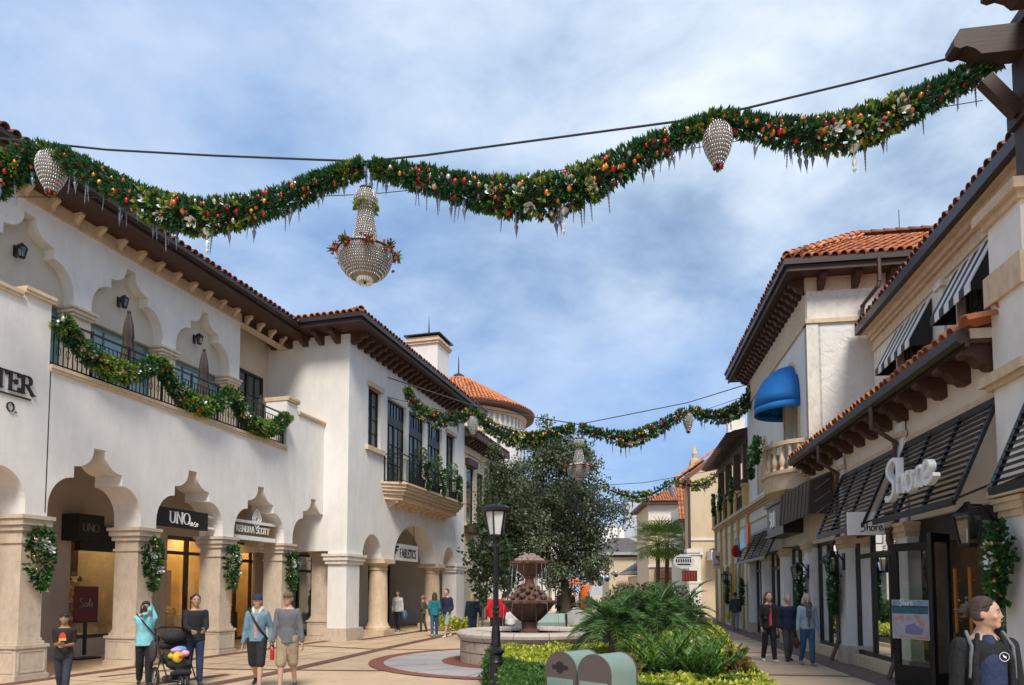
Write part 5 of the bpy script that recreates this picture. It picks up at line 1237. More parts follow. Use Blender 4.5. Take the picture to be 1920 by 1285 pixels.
# ================================================================ left row farther on
l3 = root('cream_balcony_house', FL2(14.5, -2, 0), 0, 'cream house with brown balcony and bracketed eave beyond the white block', 'building')
F = FL2
mb = MB(); mb.plate(F, [(11.8, 0), (17.3, 0), (17.3, 9.3), (11.8, 9.3)], [[(12.2, 5.1), (13.3, 5.1), (13.3, 8.0), (12.2, 8.0)], [(13.9, 5.9), (14.9, 5.9), (14.9, 7.9), (13.9, 7.9)], [(14.0, .05), (16.0, .05), (16.0, 3.4), (14.0, 3.4)]], -.3, -.05); mk('wall', mb, M['cream'], l3)
mb = MB(); mb.box(F, 11.8, 17.2, -.05, .1, 4.9, 5.05); mb.box(F, 13.5, 16.4, -.05, .08, 3.45, 3.7); mb.box(F, 11.8, 17.3, -.05, .02, 8.6, 8.7); mk('string_course', mb, M['sand'], l3)
for a, b in ((13.5, 13.9), (16.1, 16.5)):
    mb = MB(); mb.box(F, a, b, -.05, .06, 0, 3.45); mk('pilaster', mb, M['pale'], l3)
window(l3, F, 12.2, 13.3, 5.1, 8.0, -.1, 1, 3); window(l3, F, 13.9, 14.9, 5.9, 7.9, -.1, 2, 1); window(l3, F, 14.0, 16.0, .05, 3.4, -.1, 2, 2)
mb = MB(); mb.box(F, 12.0, 13.5, -.05, .15, 8.0, 8.35); mk('lintel', mb, M['woodred'], l3)
mb = MB(); mb.box(F, 11.9, 13.5, -.05, .75, 4.55, 5.0); mb.box(F, 13.30, 13.45, .55, .7, 5.0, 8.0); mk('timber_balcony', mb, M['wood'], l3)
railing(l3, F, 11.95, 13.4, 5.0, 6.0, .65, panel=2, scroll=False)
brackets(l3, F, [11.95+.42*i for i in range(13)], -.04, 9.3, bracketmesh('scroll', .32, .5, .16, 'woodred'))
mb = MB(); mb.box(F, 11.8, 17.7, -1, .62, 9.3, 9.42); mb.box(F, 11.8, 17.7, .62, .7, 9.25, 9.55); mk('eave', mb, M['woodred'], l3)
roofplane(l3, F(11.8, .65, 9.58), F(17.7, .65, 9.58), -F.n, .36, 5, 1, 'tiledark')
downpipe('thin brown downpipe on the cream house behind the lamp post', [F(16.9, .6, 9.3), F(16.9, .5, 8.8), F(16.9, .02, 8.4), F(16.9, .02, .1)], .05)
ro = root('round_tower', (-3.6, 46, 0), 0, 'round white tower with conical orange tile roof and arcaded frieze', 'tower')
c = Vector((-3.6, 46, 0)); RT = 4.35
mb = MB(); mb.lathe(c, [(RT, 0), (RT, 12.9)], 48); mk('drum', mb, M['white'], ro, smooth=30)
mb = MB(); mb.lathe(c, [(RT, 11.35), (RT+.12, 11.4), (RT+.12, 11.55), (RT, 11.6)], 48); mb.lathe(c, [(RT, 12.6), (RT+.15, 12.65), (RT+.25, 12.95), (RT, 12.96)], 48); mk('mouldings', mb, M['sand'], ro, smooth=40)
for i in range(64):
    a = 2*PI*i/64
    if math.sin(a) > .3: continue
    mb = MB(); d = Vector((math.cos(a), math.sin(a), 0)); f = frame(xy(c+d*(RT)), (-d.y, d.x)); mb.box(f, -.09, .09, -.05, .14, 11.65, 12.6); mk('frieze_post', mb, M['pale'], ro)
mb = MB(); mb.lathe(c, [(RT+.1, 12.96), (RT+.72, 13.02), (RT+.74, 13.2), (RT+.5, 13.22)], 48); mk('eave', mb, M['woodred'], ro, smooth=30)
mb = MB(); mb.lathe(c, [(RT+.7, 13.2), (.05, 16.2)], 48); mk('cone', mb, M['tile'], ro)
V = []; Fc = []
pv = np.array([v.co for v in tilemesh(0, 'tile').vertices]); pf = np.array([p.vertices for p in tilemesh(0, 'tile').polygons]); As = []
sl = Vector((-(RT+.7), 0, 3.0)).normalized(); Ls = math.hypot(RT+.7, 3.0)
for r in range(12):
    y = r*.42; rad = (RT+.75)*(1-y/Ls); k = max(6, int(2*PI*rad/.26))
    for i in range(k):
        a = 2*PI*i/k
        if math.sin(a) > .45: continue
        p = c+Vector((rad*math.cos(a), rad*math.sin(a), 13.22+y*abs(sl.z)))
        s3 = Vector((sl.x*math.cos(a), sl.x*math.sin(a), sl.z)); X = Vector((-math.sin(a), math.cos(a), 0)); n_ = X.cross(s3); 
        if n_.z < 0: X = -X; n_ = -n_
        As.append(Matrix.Translation(p) @ Matrix((X, s3, n_)).transposed().to_4x4())
first = As[:110]
for T in first: inst('roof_tile', tilemesh(0, 'tile'), ro, T)
A = np.array([np.array(t) for t in As[110:]]); V = np.einsum('nij,kj->nki', A[:, :3, :3], pv)+A[:, None, :3, 3]
mkfast('roof_tiles', V.reshape(-1, 3), (pf[None]+(np.arange(len(A))*len(pv))[:, None, None]).reshape(-1, 4), M['tilestuff'], ro, kind='stuff')
mb = MB(); mb.lathe(c, [(.5, 15.95), (.35, 16.15), (.05, 16.3), (.03, 17.2), (0, 17.6)], 8); mk('finial', mb, M['gutter'], ro)
l4 = root('distant_arcade_building', (-.5, 56, 0), 0, 'pale building with tall white columns seen behind the trees', 'building')
G = frame((-3.5, 52), (.9, .42)); 
mb = MB(); mb.box(G, 0, 9, -5, 0, 3.9, 8.2); mb.box(G, 0, 9, -5, -1.2, 0, 3.9); mk('wall', mb, M['white'], l4)
for k in range(8):
    mb = MB(); mb.box(G, .1+k*1.2, .4+k*1.2, -.3, 0.02, 0, 3.9); mk('column', mb, M['pale'], l4)
    if k < 7: window(l4, G, .55+k*1.2, 1.15+k*1.2, 5.0, 6.8, .02, 1, 2)
for k in range(7): window(l4, G, .55+k*1.2, 1.15+k*1.2, .2, 3.0, -1.15, 1, 2)
roofplane(l4, G(0, .3, 8.2), G(9, .3, 8.2), -G.n, .4, 6, 1, 'tile')
# ================================================================ far end of the street
r5 = root('far_beige_tower_house', (13.8, 62, 0), 0, 'beige block with low orange hipped roof behind the fan palm', 'building')
G = frame((12.25, 62), (1, -.05))
mb = MB(); mb.box(G, 0, 8, -8, 0, 0, 9.3); mk('wall', mb, M['beige'], r5)
mb = MB(); mb.box(G, -.1, 8, 0, .15, 3.7, 3.95); mb.box(G, -.05, 8, 0, .06, 7.9, 8.0); mb.box(G, 0, 8, 0, .05, 8.0, 9.3); mk('string_course', mb, M['pale'], r5)
mb = MB(); mb.box(G, -.6, 8.2, -8.5, .6, 9.3, 9.55); mk('eave', mb, M['woodred'], r5)
roofplane(r5, G(-.6, .65, 9.58), G(8, .65, 9.58), -G.n, .5, 7, 4, 'tile', hipL=1)
mb = MB(); mb.add([G(-.6, .6, 9.5), G(8, .6, 9.5), G(8, -5, 12.2), G(4.5, -5, 12.2), G(-.6, -8, 9.5)], [(0, 1, 2, 3), (4, 0, 3)]); mk('roof_deck', mb, M['tiledark'], r5, recalc=False)
window(r5, G, 2.3, 3.2, 4.2, 5.6, .05, 1, 2); 
mb = MB(); mb.box(G, 2.5, 8, .0, 2.2, 2.6, 2.75); mb.prism_o(G, [(0, 3.6), (2.6, 2.7), (2.6, 2.6), (0, 3.4)], .5, 6); mk('porch_roof', mb, M['tiledark'], r5)
r6 = root('tiled_mansard_house', (13.7, 54, 0), 0, 'narrow cream house with steep red tiled front and long downpipes', 'building')
G = frame((12.75, 53), (1, -.05))
mb = MB(); mb.box(G, .35, 6, -5, 0, 0, 8.2); mk('wall', mb, M['pale'], r6)
roofplane(r6, G(.0, .5, 7.1), G(3, .5, 7.1), -G.n, 3.2, 9, 9, 'tile')
mb = MB(); mb.box(G, -.05, 6, -2, .55, 6.9, 7.1); mk('eave', mb, M['woodred'], r6)
window(r6, G, 1.0, 1.7, .1, 2.9, .03, 1, 2)
for u in (.55, .95): downpipe('thin pale downpipe on the narrow house, '+('left one' if u < .6 else 'right one'), [G(u, .4, 6.9), G(u, .06, 6.5), G(u, .06, .1)], .06)
sg = root('badge_sign', at_y(1282, 1057, 42), 0, 'hanging black and white badge sign above a red and white striped one', 'sign')
c = at_y(1282, 1053, 42); f = frame(xy(c-Vector((.6, 0, 0))), (1, 0))
mb = MB(); mb.prism(f, [(.6+.62*math.cos(a)*(1+.06*(i % 2)), c.z+.42*math.sin(a)*(1+.12*(i % 2))) for i, a in enumerate([2*PI*i/24 for i in range(24)])], -.04, .04); mk('badge', mb, M['signwhite'], sg)
mb = MB()
for i in range(7): mb.box(f, .12+.14*i, .2+.14*i, .04, .06, c.z-.05, c.z+.14)
mb.box(f, .2, 1.0, .04, .055, c.z-.22, c.z-.14); mb.box(f, .15, 1.05, .04, .055, c.z+.2, c.z+.26); mk('print', mb, M['blackm'], sg)
mb = MB()
for i in range(5): mb.box(f, .55+.16*i, .64+.16*i, -.03, .03, c.z-1.15, c.z-.6)
mk('red_stripes', mb, NT('red_paint').set((.45, .05, .03), .5), sg)
mb = MB(); mb.bar(f(.6, 0, c.z+.5), f(1.6, 0, c.z+.5), .05); mb.box(f, .5, 1.4, -.02, .0, c.z-1.2, c.z-.55); mk('arm', mb, M['wood'], sg)
fb = root('dark_roof_pavilion', (9, 85, 0), 0, 'low building with dark shingled roofs beyond the planting', 'building')
def hiproof(parent, cx, cy, w_, d_, z0, z1, mat, name='roof'):
    mb = MB(); a = w_/2; b = d_/2; k = min(a, b)*.8
    mb.add([Vector((cx-a, cy-b, z0)), Vector((cx+a, cy-b, z0)), Vector((cx+a, cy+b, z0)), Vector((cx-a, cy+b, z0)), Vector((cx-a+k, cy, z1)), Vector((cx+a-k, cy, z1))], [(0, 1, 5, 4), (1, 2, 5), (2, 3, 4, 5), (3, 0, 4), (0, 3, 2, 1)]); mk(name, mb, M[mat], parent)
M['shingle'] = plain('dark_shingle', (.10, .085, .08), .85, 0, .3, 2, .5, 8); M['greytrim'] = plain('grey_green_trim', (.33, .35, .31), .7)
p = at_y(1180, 1040, 80)
mb = MB(); mb.box(W, 11.2, 16.5, -86, -80, 0, 5.4); mk('wall', mb, M['beige'], fb); hiproof(fb, 13.0, 83, 7.6, 7, 6.0, 7.9, 'shingle')
mb = MB(); mb.box(W, 9.1, 16.9, -86.6, -79.4, 5.7, 6.02); mk('eave', mb, M['greytrim'], fb)
mb = MB(); mb.box(W, 13.2, 21, -79, -72, 0, 3.2); mk('wall', mb, M['beige'], fb); hiproof(fb, 16.6, 75, 8.6, 8, 3.6, 6.0, 'shingle'); mb = MB(); mb.box(W, 12.2, 21.0, -79.1, -70.9, 3.35, 3.62); mk('eave', mb, M['greytrim'], fb)
for x in (13.2, 13.9): 
    mb = MB(); mb.lathe((x, 70.5, 0), [(.35, 0), (.28, .3), (.26, 2.9), (.38, 3.1), (.42, 3.35)], 12); mk('column', mb, M['pale'], fb, smooth=40)
hb = root('distant_tower_block', (33, 200, 0), 0, 'far grey tower block with a small blue square sign on top', 'building')
mb = MB(); mb.box(W, 33.0, 38.5, -206, -200, 0, 27.5); mk('tower', mb, plain('tower_grey', (.40, .43, .47), .7), hb)
mb = MB(); mb.box(W, 39, 46, -206, -201, 0, 28.4); mk('tower', mb, plain('tower_white', (.70, .72, .74), .7), hb)
for i in range(3):
    mb = MB(); mb.box(W, 40+i*2, 40.9+i*2, -201, -200.9, 2, 27.5); mk('window_strip', mb, M['greytrim'], hb)
mb = MB(); mb.box(W, 20, 33, -205, -199.5, 0, 20.5); w_g = mk('wing', mb, plain('wing_grey', (.36, .39, .42), .7), hb)
for i in range(6):
    mb = MB(); mb.box(W, 21+i*2, 22.4+i*2, -199.5, -199.4, 15, 19.5); mk('window_strip', mb, M['tower'] if 'tower' in M else M['white2'], hb)
mb = MB(); mb.box(W, 32.6, 35.4, -200, -199.8, 27.4, 30.0); mk('blue_sign', mb, NT('blue_sign').set((.02, .25, .50), .5), hb)
mb = MB(); mb.box(W, 33.6, 34.4, -199.8, -199.7, 28.2, 29.2); mk('sign_mark', mb, M['letter'], hb)
# ================================================================ garlands
def vplane(P0, d):      # vertical plane through P0 along horizontal d; returns photo point -> 3D
    d = Vector((d[0], d[1], 0)).normalized(); n = Vector((d.y, -d.x, 0))
    def f(px, py):
        r = ray(px, py); C = Vector((0, 0, CAMZ)); return C+r*((Vector((P0[0], P0[1], 0))-C).dot(n)/r.dot(n))
    return f
def sprigproto(nn=9, L_=.085, sp=.5, wd=.010):
    V = []; Fq = []
    for i in range(nn):
        a = 2*PI*i/nn*2.4; e = sp*(.35+.65*((i*7) % nn)/nn); d = Vector((math.cos(a)*e, math.sin(a)*e, 1)).normalized(); b = .018*((i*5) % nn)/nn*3
        s_ = d.cross(Vector((0, 0, 1))); s_ = (s_ if s_.length > .01 else Vector((1, 0, 0))).normalized()*wd
        o = Vector((0, 0, b)); l = L_*(.8+.4*((i*3) % nn)/nn)
        k = len(V); V += [o-s_*.6, o+s_*.6, o+d*l*.7+s_, o+d*l]; V[-1] = o+d*l; V[-2] = o+d*l*.65+s_; V.insert(len(V), o+d*l*.65-s_)
        V[k:] = [o-s_*.5, o+d*l*.6-s_, o+d*l, o+d*l*.6+s_]
        Fq.append((k, k+1, k+2, k+3))
    return np.array([tuple(v) for v in V]), np.array(Fq)
SPV, SPF = sprigproto(); 
LFV = np.array([(0, 0, 0), (-.3, .0, .45), (0, .08, 1), (.3, .0, .45)]); LFF = np.array([(0, 1, 2, 3)])
def pathframe(pts, rad, n):
    """n random samples along a polyline -> centre, tangent, radius, t"""
    P = np.array([tuple(p) for p in pts]); seg = np.linalg.norm(np.diff(P, axis=0), axis=1); cum = np.concatenate([[0], np.cumsum(seg)])
    rad = np.array(rad); wgt = rng.random(n)*cum[-1]; i = np.clip(np.searchsorted(cum, wgt)-1, 0, len(seg)-1); f = (wgt-cum[i])/seg[i]
    C_ = P[i]+(P[i+1]-P[i])*f[:, None]; T = (P[i+1]-P[i])/seg[i][:, None]; r = rad[i]+(rad[i+1]-rad[i])*f
    return C_, T, r, wgt/cum[-1]
def around(T, n):
    A = rng.normal(size=(n, 3)); X = A-T*(A*T).sum(1, keepdims=True); return X/np.linalg.norm(X, axis=1, keepdims=True)
_orn = {}
def ornmesh(m, sx=1.25):
    if m not in _orn:
        b = MB(); b.ell((0, 0, 0), (1, 1, sx), 12, 8); b.lathe((0, 0, sx*.95), [(.22, 0), (.22, .22), (0, .24)], 6); _orn[m] = b.mesh('ornament', None, [M[m]], True)
    return _orn[m]
def iciclemesh(k):
    if ('ice', k) not in _orn:
        b = MB()
        if k == 0: b.lathe((0, 0, 0), [(.0, 0), (.012, -.02)]+[(.021-.0008*i if i % 2 else .012-.0005*i, -.03-.022*i) for i in range(16)]+[(0, -.42)], 6)
        else: b.lathe((0, 0, 0), [(0, 0), (.006, -.01), (.008, -.06), (.025, -.08), (.03, -.12), (.01, -.15), (.028, -.19), (.016, -.25), (.006, -.30), (.0, -.36)], 8)
        _orn[('ice', k)] = b.mesh('icicle', None, [M['ice']], True)
    return _orn[('ice', k)]
def petalmesh():
    if 'petal' not in _orn:
        b = MB(); n = 5
        for i in range(n):
            a = 2*PI*i/n; e = .35; d = Vector((math.cos(a), math.sin(a), .7)); s_ = Vector((-math.sin(a), math.cos(a), 0))
            b.add([Vector((0, 0, 0)), d*.5+s_*.36, d*.9+s_*.25+Vector((0, 0, .25)), d*1.0+Vector((0, 0, .42)), d*.9-s_*.25+Vector((0, 0, .25)), d*.5-s_*.36, d*.55+Vector((0, 0, -.12))], [(0, 1, 6), (1, 2, 3, 6), (6, 3, 4, 5), (0, 6, 5)])
        _orn['petal'] = b.mesh('magnolia_flower', None, [M['petal']], True)
    return _orn['petal']
def garland(label, cpts, rad, dens=460, cents=None, balls=40, ice=12, flowers=0, group='fir garlands hung over the street', scale=1.0, limes=.12, needles='fir'):
    """cpts centreline, rad radii; thick with fir sprigs, baubles, lime leaves, icicles"""
    mid = cpts[len(cpts)//2]; t = root('fir_garland', mid, 0, label, 'garland', group)
    L_ = sum((cpts[i+1]-cpts[i]).length for i in range(len(cpts)-1)); ar = sum(rad)/len(rad)
    mb = MB(); mb.tube(cpts, [r*.62 for r in rad], 8); mk('stem', mb, M['fircore'], t)
    n = int(L_*ar*6.28*dens/scale**1.5); C_, T, r, tt = pathframe(cpts, rad, n); X = around(T, n)
    X[:, 2] -= .0; P = C_+X*(r*(.62+.28*rng.random(n)))[:, None]; D = X+T*rng.normal(0, .35, (n, 1))+np.array([0, 0, .10])
    V, Fq = scatter(SPV, SPF, P, basis(D), scale*(.85+.65*rng.random(n)))
    mkfast('fir_sprigs', V, Fq, M[needles], t, kind='stuff')
    # lime green leaf bunches near the ends and the middle
    n = int(L_*26*limes/.12/scale); C_, T, r, tt = pathframe(cpts, rad, n*3)
    keep = (np.abs(tt-.5) < .17) | (tt < .07) | (tt > .93); keep &= rng.random(n*3) < .8; C_, T, r = C_[keep], T[keep], r[keep]; m = len(C_)
    if m:
        X = around(T, m); P = C_+X*(r*.9+.055*scale)[:, None]; k = 6; P = np.repeat(P, k, 0); X = np.repeat(X, k, 0); D = X+rng.normal(0, .55, X.shape)
        V, Fq = scatter(LFV, LFF, P, basis(D), scale*(.07+.05*rng.random(len(P)))); mkfast('lime_leaves', V, Fq, M['lime_leaf'], t, kind='stuff')
    # pine cones / brown filler in the middle
    if flowers:
        n = int(60); C_, T, r, tt = pathframe(cpts, rad, n*4); keep = np.abs(tt-.5) < .16; C_, T, r = C_[keep][:n], T[keep][:n], r[keep][:n]; m = len(C_)
        X = around(T, m); P = C_+X*(r*.9)[:, None]; k = 9; P = np.repeat(P, k, 0)+rng.normal(0, .02, (m*k, 3)); D = np.repeat(X, k, 0)+rng.normal(0, .8, (m*k, 3))
        V, Fq = scatter(LFV, LFF, P, basis(D), scale*(.05+.02*rng.random(m*k))); mkfast('cone_scales', V, Fq, M['cone'], t, kind='stuff')
    C_, T, r, tt = pathframe(cpts, rad, balls); X = around(T, balls); X[:, 1] = -np.abs(X[:, 1]) if True else 0
    mats = ['ored', 'oorange', 'oamber', 'oorange', 'opurple', 'ored', 'ored', 'oorange', 'osilver']
    for i in range(balls):
        s_ = scale*random.uniform(.024, .042); x = X[i]/np.linalg.norm(X[i]); p = C_[i]+x*(r[i]*.98+.045*scale)
        inst('bauble', ornmesh(random.choice(mats)), t, Matrix.Translation(p) @ Matrix.Rotation(random.uniform(-.5, .5), 4, 'X') @ Matrix.Scale(s_, 4))
    C_, T, r, tt = pathframe(cpts, rad, ice)
    for i in range(ice):
        p = Vector(C_[i])-Vector((random.uniform(-.5, .5)*r[i], random.uniform(-.5, .5)*r[i], r[i]*.85))
        inst('icicle', iciclemesh(i % 2), t, Matrix.Translation(p) @ Matrix.Rotation(random.uniform(-.12, .12), 4, 'Y') @ Matrix.Scale(scale*random.uniform(.8, 1.25), 4))
    if flowers:
        C_, T, r, tt = pathframe(cpts, rad, 200); idx = np.where(np.abs(tt-.5) < .15)[0][:flowers]; X = around(T, 200); X[:, 1] = -np.abs(X[:, 1])-.4
        for i in idx:
            x = Vector(X[i]).normalized(); p = Vector(C_[i])+x*(r[i]*1.0); q = x.to_track_quat('Z', 'Y').to_matrix().to_4x4()
            inst('magnolia_flower', petalmesh(), t, Matrix.Translation(p) @ q @ Matrix.Scale(scale*random.uniform(.075, .10), 4))
        p = cpts[len(cpts)//2]-Vector((0, 0, rad[len(rad)//2]))
        b = MB(); b.lathe(p, [(0, .02), (.06, 0), (.09, -.04), (.05, -.09), (.012, -.12), (.012, -.18), (.03, -.24), (.035, -.28), (.012, -.33), (.03, -.37), (0, -.42)], 8); mk('crystal_pendant', b, M['crystal'], t, smooth=40)
    return t
M['ice'] = NT('smoky_icicle').set((.17, .19, .22), .12, .3, Specular_IOR_Level=.9)
M['fircore'] = plain('garland_core', (.010, .025, .012), .9, 0, .3, 20)
def cable(label, pts, r, group='steel cables spanning the street'):
    mb = MB(); mb.tube(pts, r, 6); return mk('cable', mb, M['cable'], None, label=label, cat='cable', group=group)
def crystal_lamp(name, c, h, w_, label, group, foot=True):
    """hanging cage of crystal beads strung on rings; egg shaped"""
    t = root(name, c, 0, label, 'ornament', group)
    prof = [(.62, .0), (.80, -.06), (.93, -.16), (1.0, -.30), (.98, -.42), (.90, -.55), (.74, -.70), (.55, -.83), (.40, -.93), (.34, -1.0)]
    beadcage(t, c, [(r*w_/2, z*h) for r, z in prof], 26, 13)
    if foot:
        n = 26; D = rng.normal(size=(n, 3)); D[:, 2] = -np.abs(D[:, 2]); P = np.tile(np.array(c)+[0, 0, -h], (n, 1)); V, Fq = scatter(LFV, LFF, P, basis(D), np.full(n, h*.16)); mkfast('leaf_tuft', V, Fq, M['bigleaf'], t, kind='stuff')
        for i in range(5):
            a = i*1.26; inst('berry', ornmesh('ored'), t, Matrix.Translation(Vector(c)+Vector((math.cos(a)*w_*.13, math.sin(a)*w_*.13, -h*1.05))) @ Matrix.Scale(h*.035, 4))
    return t
def beadcage(t, c, prof, nseg, rows, core=True):
    c = Vector(c); mb = MB()
    # interpolate profile
    zs = [z for r, z in prof]; rs = [r for r, z in prof]; Z = np.linspace(zs[0], zs[-1], rows); Rr = np.interp(-Z, [-z for z in zs], rs)
    for z, r in zip(Z, Rr): mb.tube([c+Vector((r*math.cos(2*PI*j/24), r*math.sin(2*PI*j/24), z)) for j in range(24)], .0045, 4, closed=True)
    for j in range(0, nseg, 2): mb.tube([c+Vector((r*math.cos(2*PI*j/nseg), r*math.sin(2*PI*j/nseg), z)) for z, r in zip(Z, Rr)], .004, 4)
    mk('wire_frame', mb, M['wire'], t)
    # beads: small elongated octahedra hung between the rings
    B = np.array([(1, 0, 0), (0, 1, 0), (-1, 0, 0), (0, -1, 0), (0, 0, 1), (0, 0, -1)], float)*[.42, .42, 1]; BF = np.array([(0, 1, 4, 4), (1, 2, 4, 4), (2, 3, 4, 4), (3, 0, 4, 4), (1, 0, 5, 5), (2, 1, 5, 5), (3, 2, 5, 5), (0, 3, 5, 5)])
    BF = BF[:, :3]; P = []; s_ = []
    for k in range(rows-1):
        r = (Rr[k]+Rr[k+1])/2; z = (Z[k]+Z[k+1])/2; n = max(10, int(2*PI*r/.034)); hh = abs(math.hypot(Z[k+1]-Z[k], Rr[k+1]-Rr[k]))*.46
        for j in range(n):
            a = 2*PI*(j+.5*(k % 2))/n; P.append((c.x+r*math.cos(a), c.y+r*math.sin(a), c.z+z)); s_.append(hh)
    D = np.tile([0, 0, 1.0], (len(P), 1))+rng.normal(0, .08, (len(P), 3)); V, Fq = scatter(B, BF, np.array(P), basis(D), np.array(s_)); mkfast('crystal_beads', V, Fq, M['crystal'], t, kind='stuff')
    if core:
        mb = MB(); mb.lathe(c, [(max(.01, r*.86), z) for z, r in zip(Z, Rr)], 20); mk('shade_core', mb, M['cageshade'], t)  # added solid core; its dull colour stands in for shade inside the beads
M['cageshade'] = plain('cage_shadow', (.30, .27, .25), .8, 0, .3, 20)
def chandelier(c, k, label, group='crystal chandeliers hung over the street', detail=True):
    """c: hook point at the top; k scale. dome, crown of leaves, flared column, big beaded bowl"""
    t = root('crystal_chandelier', c, 0, label, 'chandelier', group); c = Vector(c); b0 = c-Vector((0, 0, .42*k))
    mb = MB(); mb.tube([c, b0], .008*k, 5); 
    for i in range(8): mb.tube([b0+Vector((0, 0, .05*i*k))+Vector((.016*k*math.cos(a), 0 if i % 2 else .016*k*math.cos(a), .03*k*math.sin(a))) for a in [2*PI*j/8 for j in range(8)]], .004*k, 4, closed=True)
    mk('chain', mb, M['cable'], t)
    mb = MB(); mb.lathe(b0, [(.0, .03*k), (.10*k, .015*k), (.11*k, -.01*k), (0, -.015*k)], 12); mk('top_plate', mb, M['cable'], t)
    beadcage(t, b0, [(.02*k, 0), (.11*k, -.03*k), (.16*k, -.09*k), (.18*k, -.17*k), (.165*k, -.24*k), (.13*k, -.30*k), (.12*k, -.34*k)], 20, 9)
    n = 70; a = rng.random(n)*2*PI; D = np.stack([np.cos(a), np.sin(a), rng.normal(-.3, .6, n)], 1); P = np.array(b0)+np.stack([np.cos(a)*.13*k, np.sin(a)*.13*k, -.27*k+rng.normal(0, .025, n)*k], 1)
    V, Fq = scatter(LFV, LFF, P, basis(D), k*(.07+.04*rng.random(n))); mkfast('leaf_collar', V, Fq, M['lime_leaf'], t, kind='stuff')
    beadcage(t, b0-Vector((0, 0, .34*k)), [(.11*k, 0), (.14*k, -.16*k), (.17*k, -.34*k), (.205*k, -.56*k)], 22, 15)
    b1_ = b0-Vector((0, 0, .90*k)); mb = MB(); mb.tube([b1_+Vector((.40*k*math.cos(2*PI*j/32), .40*k*math.sin(2*PI*j/32), -.08*k)) for j in range(32)], .016*k, 6, closed=True)
    for j in range(8): a = j*PI/4; mb.bar(b1_+Vector((.19*k*math.cos(a), .19*k*math.sin(a), 0)), b1_+Vector((.40*k*math.cos(a), .40*k*math.sin(a), -.08*k)), .012*k)
    mk('ring', mb, M['gutter'], t)
    beadcage(t, b1_-Vector((0, 0, .06*k)), [(.28*k, .05*k), (.38*k, 0), (.405*k, -.07*k), (.405*k, -.14*k), (.385*k, -.22*k), (.345*k, -.30*k), (.28*k, -.375*k), (.19*k, -.43*k), (.08*k, -.455*k), (.01*k, -.46*k)], 28, 16)
    b2 = MB(); b2.ell(b1_-Vector((0, 0, .56*k)), (.02*k, .02*k, .03*k), 8, 5); mk('tip', b2, M['cable'], t)
    for j in range(8):
        a = j*PI/4+.3; p = b1_+Vector((.44*k*math.cos(a), .44*k*math.sin(a), -.10*k)); n = 16; D = rng.normal(size=(n, 3))+np.array([math.cos(a), math.sin(a), 0]); V, Fq = scatter(LFV*[.35, 1, 1], LFF, np.tile(p, (n, 1)), basis(D), k*(.10+.06*rng.random(n))); mkfast('leaf_spray', V, Fq, M['bigleaf'], t, kind='stuff')
        n = 46; V, Fq = scatter(LFV*[1.3, 1, 1], LFF, np.array(p)+rng.normal(0, .04*k, (n, 3)), basis(rng.normal(size=(n, 3))), k*(.05+.03*rng.random(n))); mkfast('pine_cones', V, Fq, M['redcone'], t, kind='stuff')
    return t
M['redcone'] = islandmat('red_brown_cones', [(.22, .05, .03), (.34, .09, .05), (.10, .03, .02)], .7)
def curve(P): return spline(P, 4)
def rads(r, k=4):
    out = []
    for i in range(len(r)-1): out += [r[i]+(r[i+1]-r[i])*j/k for j in range(k)]
    return out+[r[-1]]
def pxr(plane, pts, rr):
    P = [plane(x, y) for x, y in pts]; return curve(P), rads([r*(p.y)/FPX*1.0 for r, p in zip(rr, P)])
V1 = vplane((-2.14, 10.2), (5.0, -.56))
g = [('nearest fir garland swag with red and gold baubles, rightmost, rising to the timber beam', [(1872, 108), (1790, 158), (1700, 203), (1600, 245), (1500, 253), (1420, 240), (1340, 228)], [16, 27, 37, 44, 35, 27, 24], 60, 12, 9),
     ('nearest fir garland swag between the big chandelier and the right egg lantern', [(1340, 228), (1270, 255), (1200, 292), (1100, 345), (1010, 372), (900, 362), (800, 338), (698, 315)], [20, 24, 32, 42, 46, 37, 28, 16], 75, 22, 9),
     ('nearest fir garland swag between the left egg lantern and the big chandelier', [(680, 312), (600, 345), (520, 378), (430, 402), (350, 405), (270, 380), (190, 335), (98, 288)], [15, 24, 29, 34, 40, 34, 27, 22], 62, 16, 9),
     ('nearest fir garland swag running out of the picture at the left edge', [(98, 288), (50, 300), (0, 330), (-60, 365)], [22, 34, 38, 40], 24, 4, 0)]
for lab, pts, rr, nb, ni, fl in g:
    cp, rd = pxr(V1, pts, rr); rd = [max(.03, x-.115) for x in rd]; garland(lab, cp, rd, 620, balls=int(nb*1.7), ice=int(ni*1.7), flowers=fl)
for x, y in ((1345, 232), (98, 290), (700, 318)):     # bunches of lime leaves at the hanging points
    pass
cab = [V1(-120, 240), V1(0, 260), V1(200, 281), V1(400, 292), V1(600, 300), V1(688, 303), V1(800, 291), V1(1000, 264), V1(1270, 228), V1(1400, 203), V1(1600, 155), V1(1850, 92)]
cable('thick dark cable spanning the street above the nearest garlands', cab, .016)
cable('thin dark wire running just behind the nearest garlands', [V1(-80, 350)+Vector((0, .3, 0)), V1(110, 350)+Vector((0, .3, 0)), V1(400, 356)+Vector((0, .3, 0)), V1(690, 343)+Vector((0, .3, 0)), V1(900, 322)+Vector((0, .3, 0)), V1(1200, 272)+Vector((0, .3, 0)), V1(1870, 160)+Vector((0, .3, 0))], .006)
crystal_lamp('egg_lantern', V1(1345, 236), .60, .42, 'crystal egg-shaped hanging lantern right of the big chandelier', 'crystal egg lanterns')
crystal_lamp('egg_lantern', V1(98, 290), .62, .46, 'crystal egg-shaped hanging lantern at the upper left in front of the eave', 'crystal egg lanterns')
chandelier(V1(687, 305), 1.0, 'large crystal chandelier hanging nearest, against the clouds')
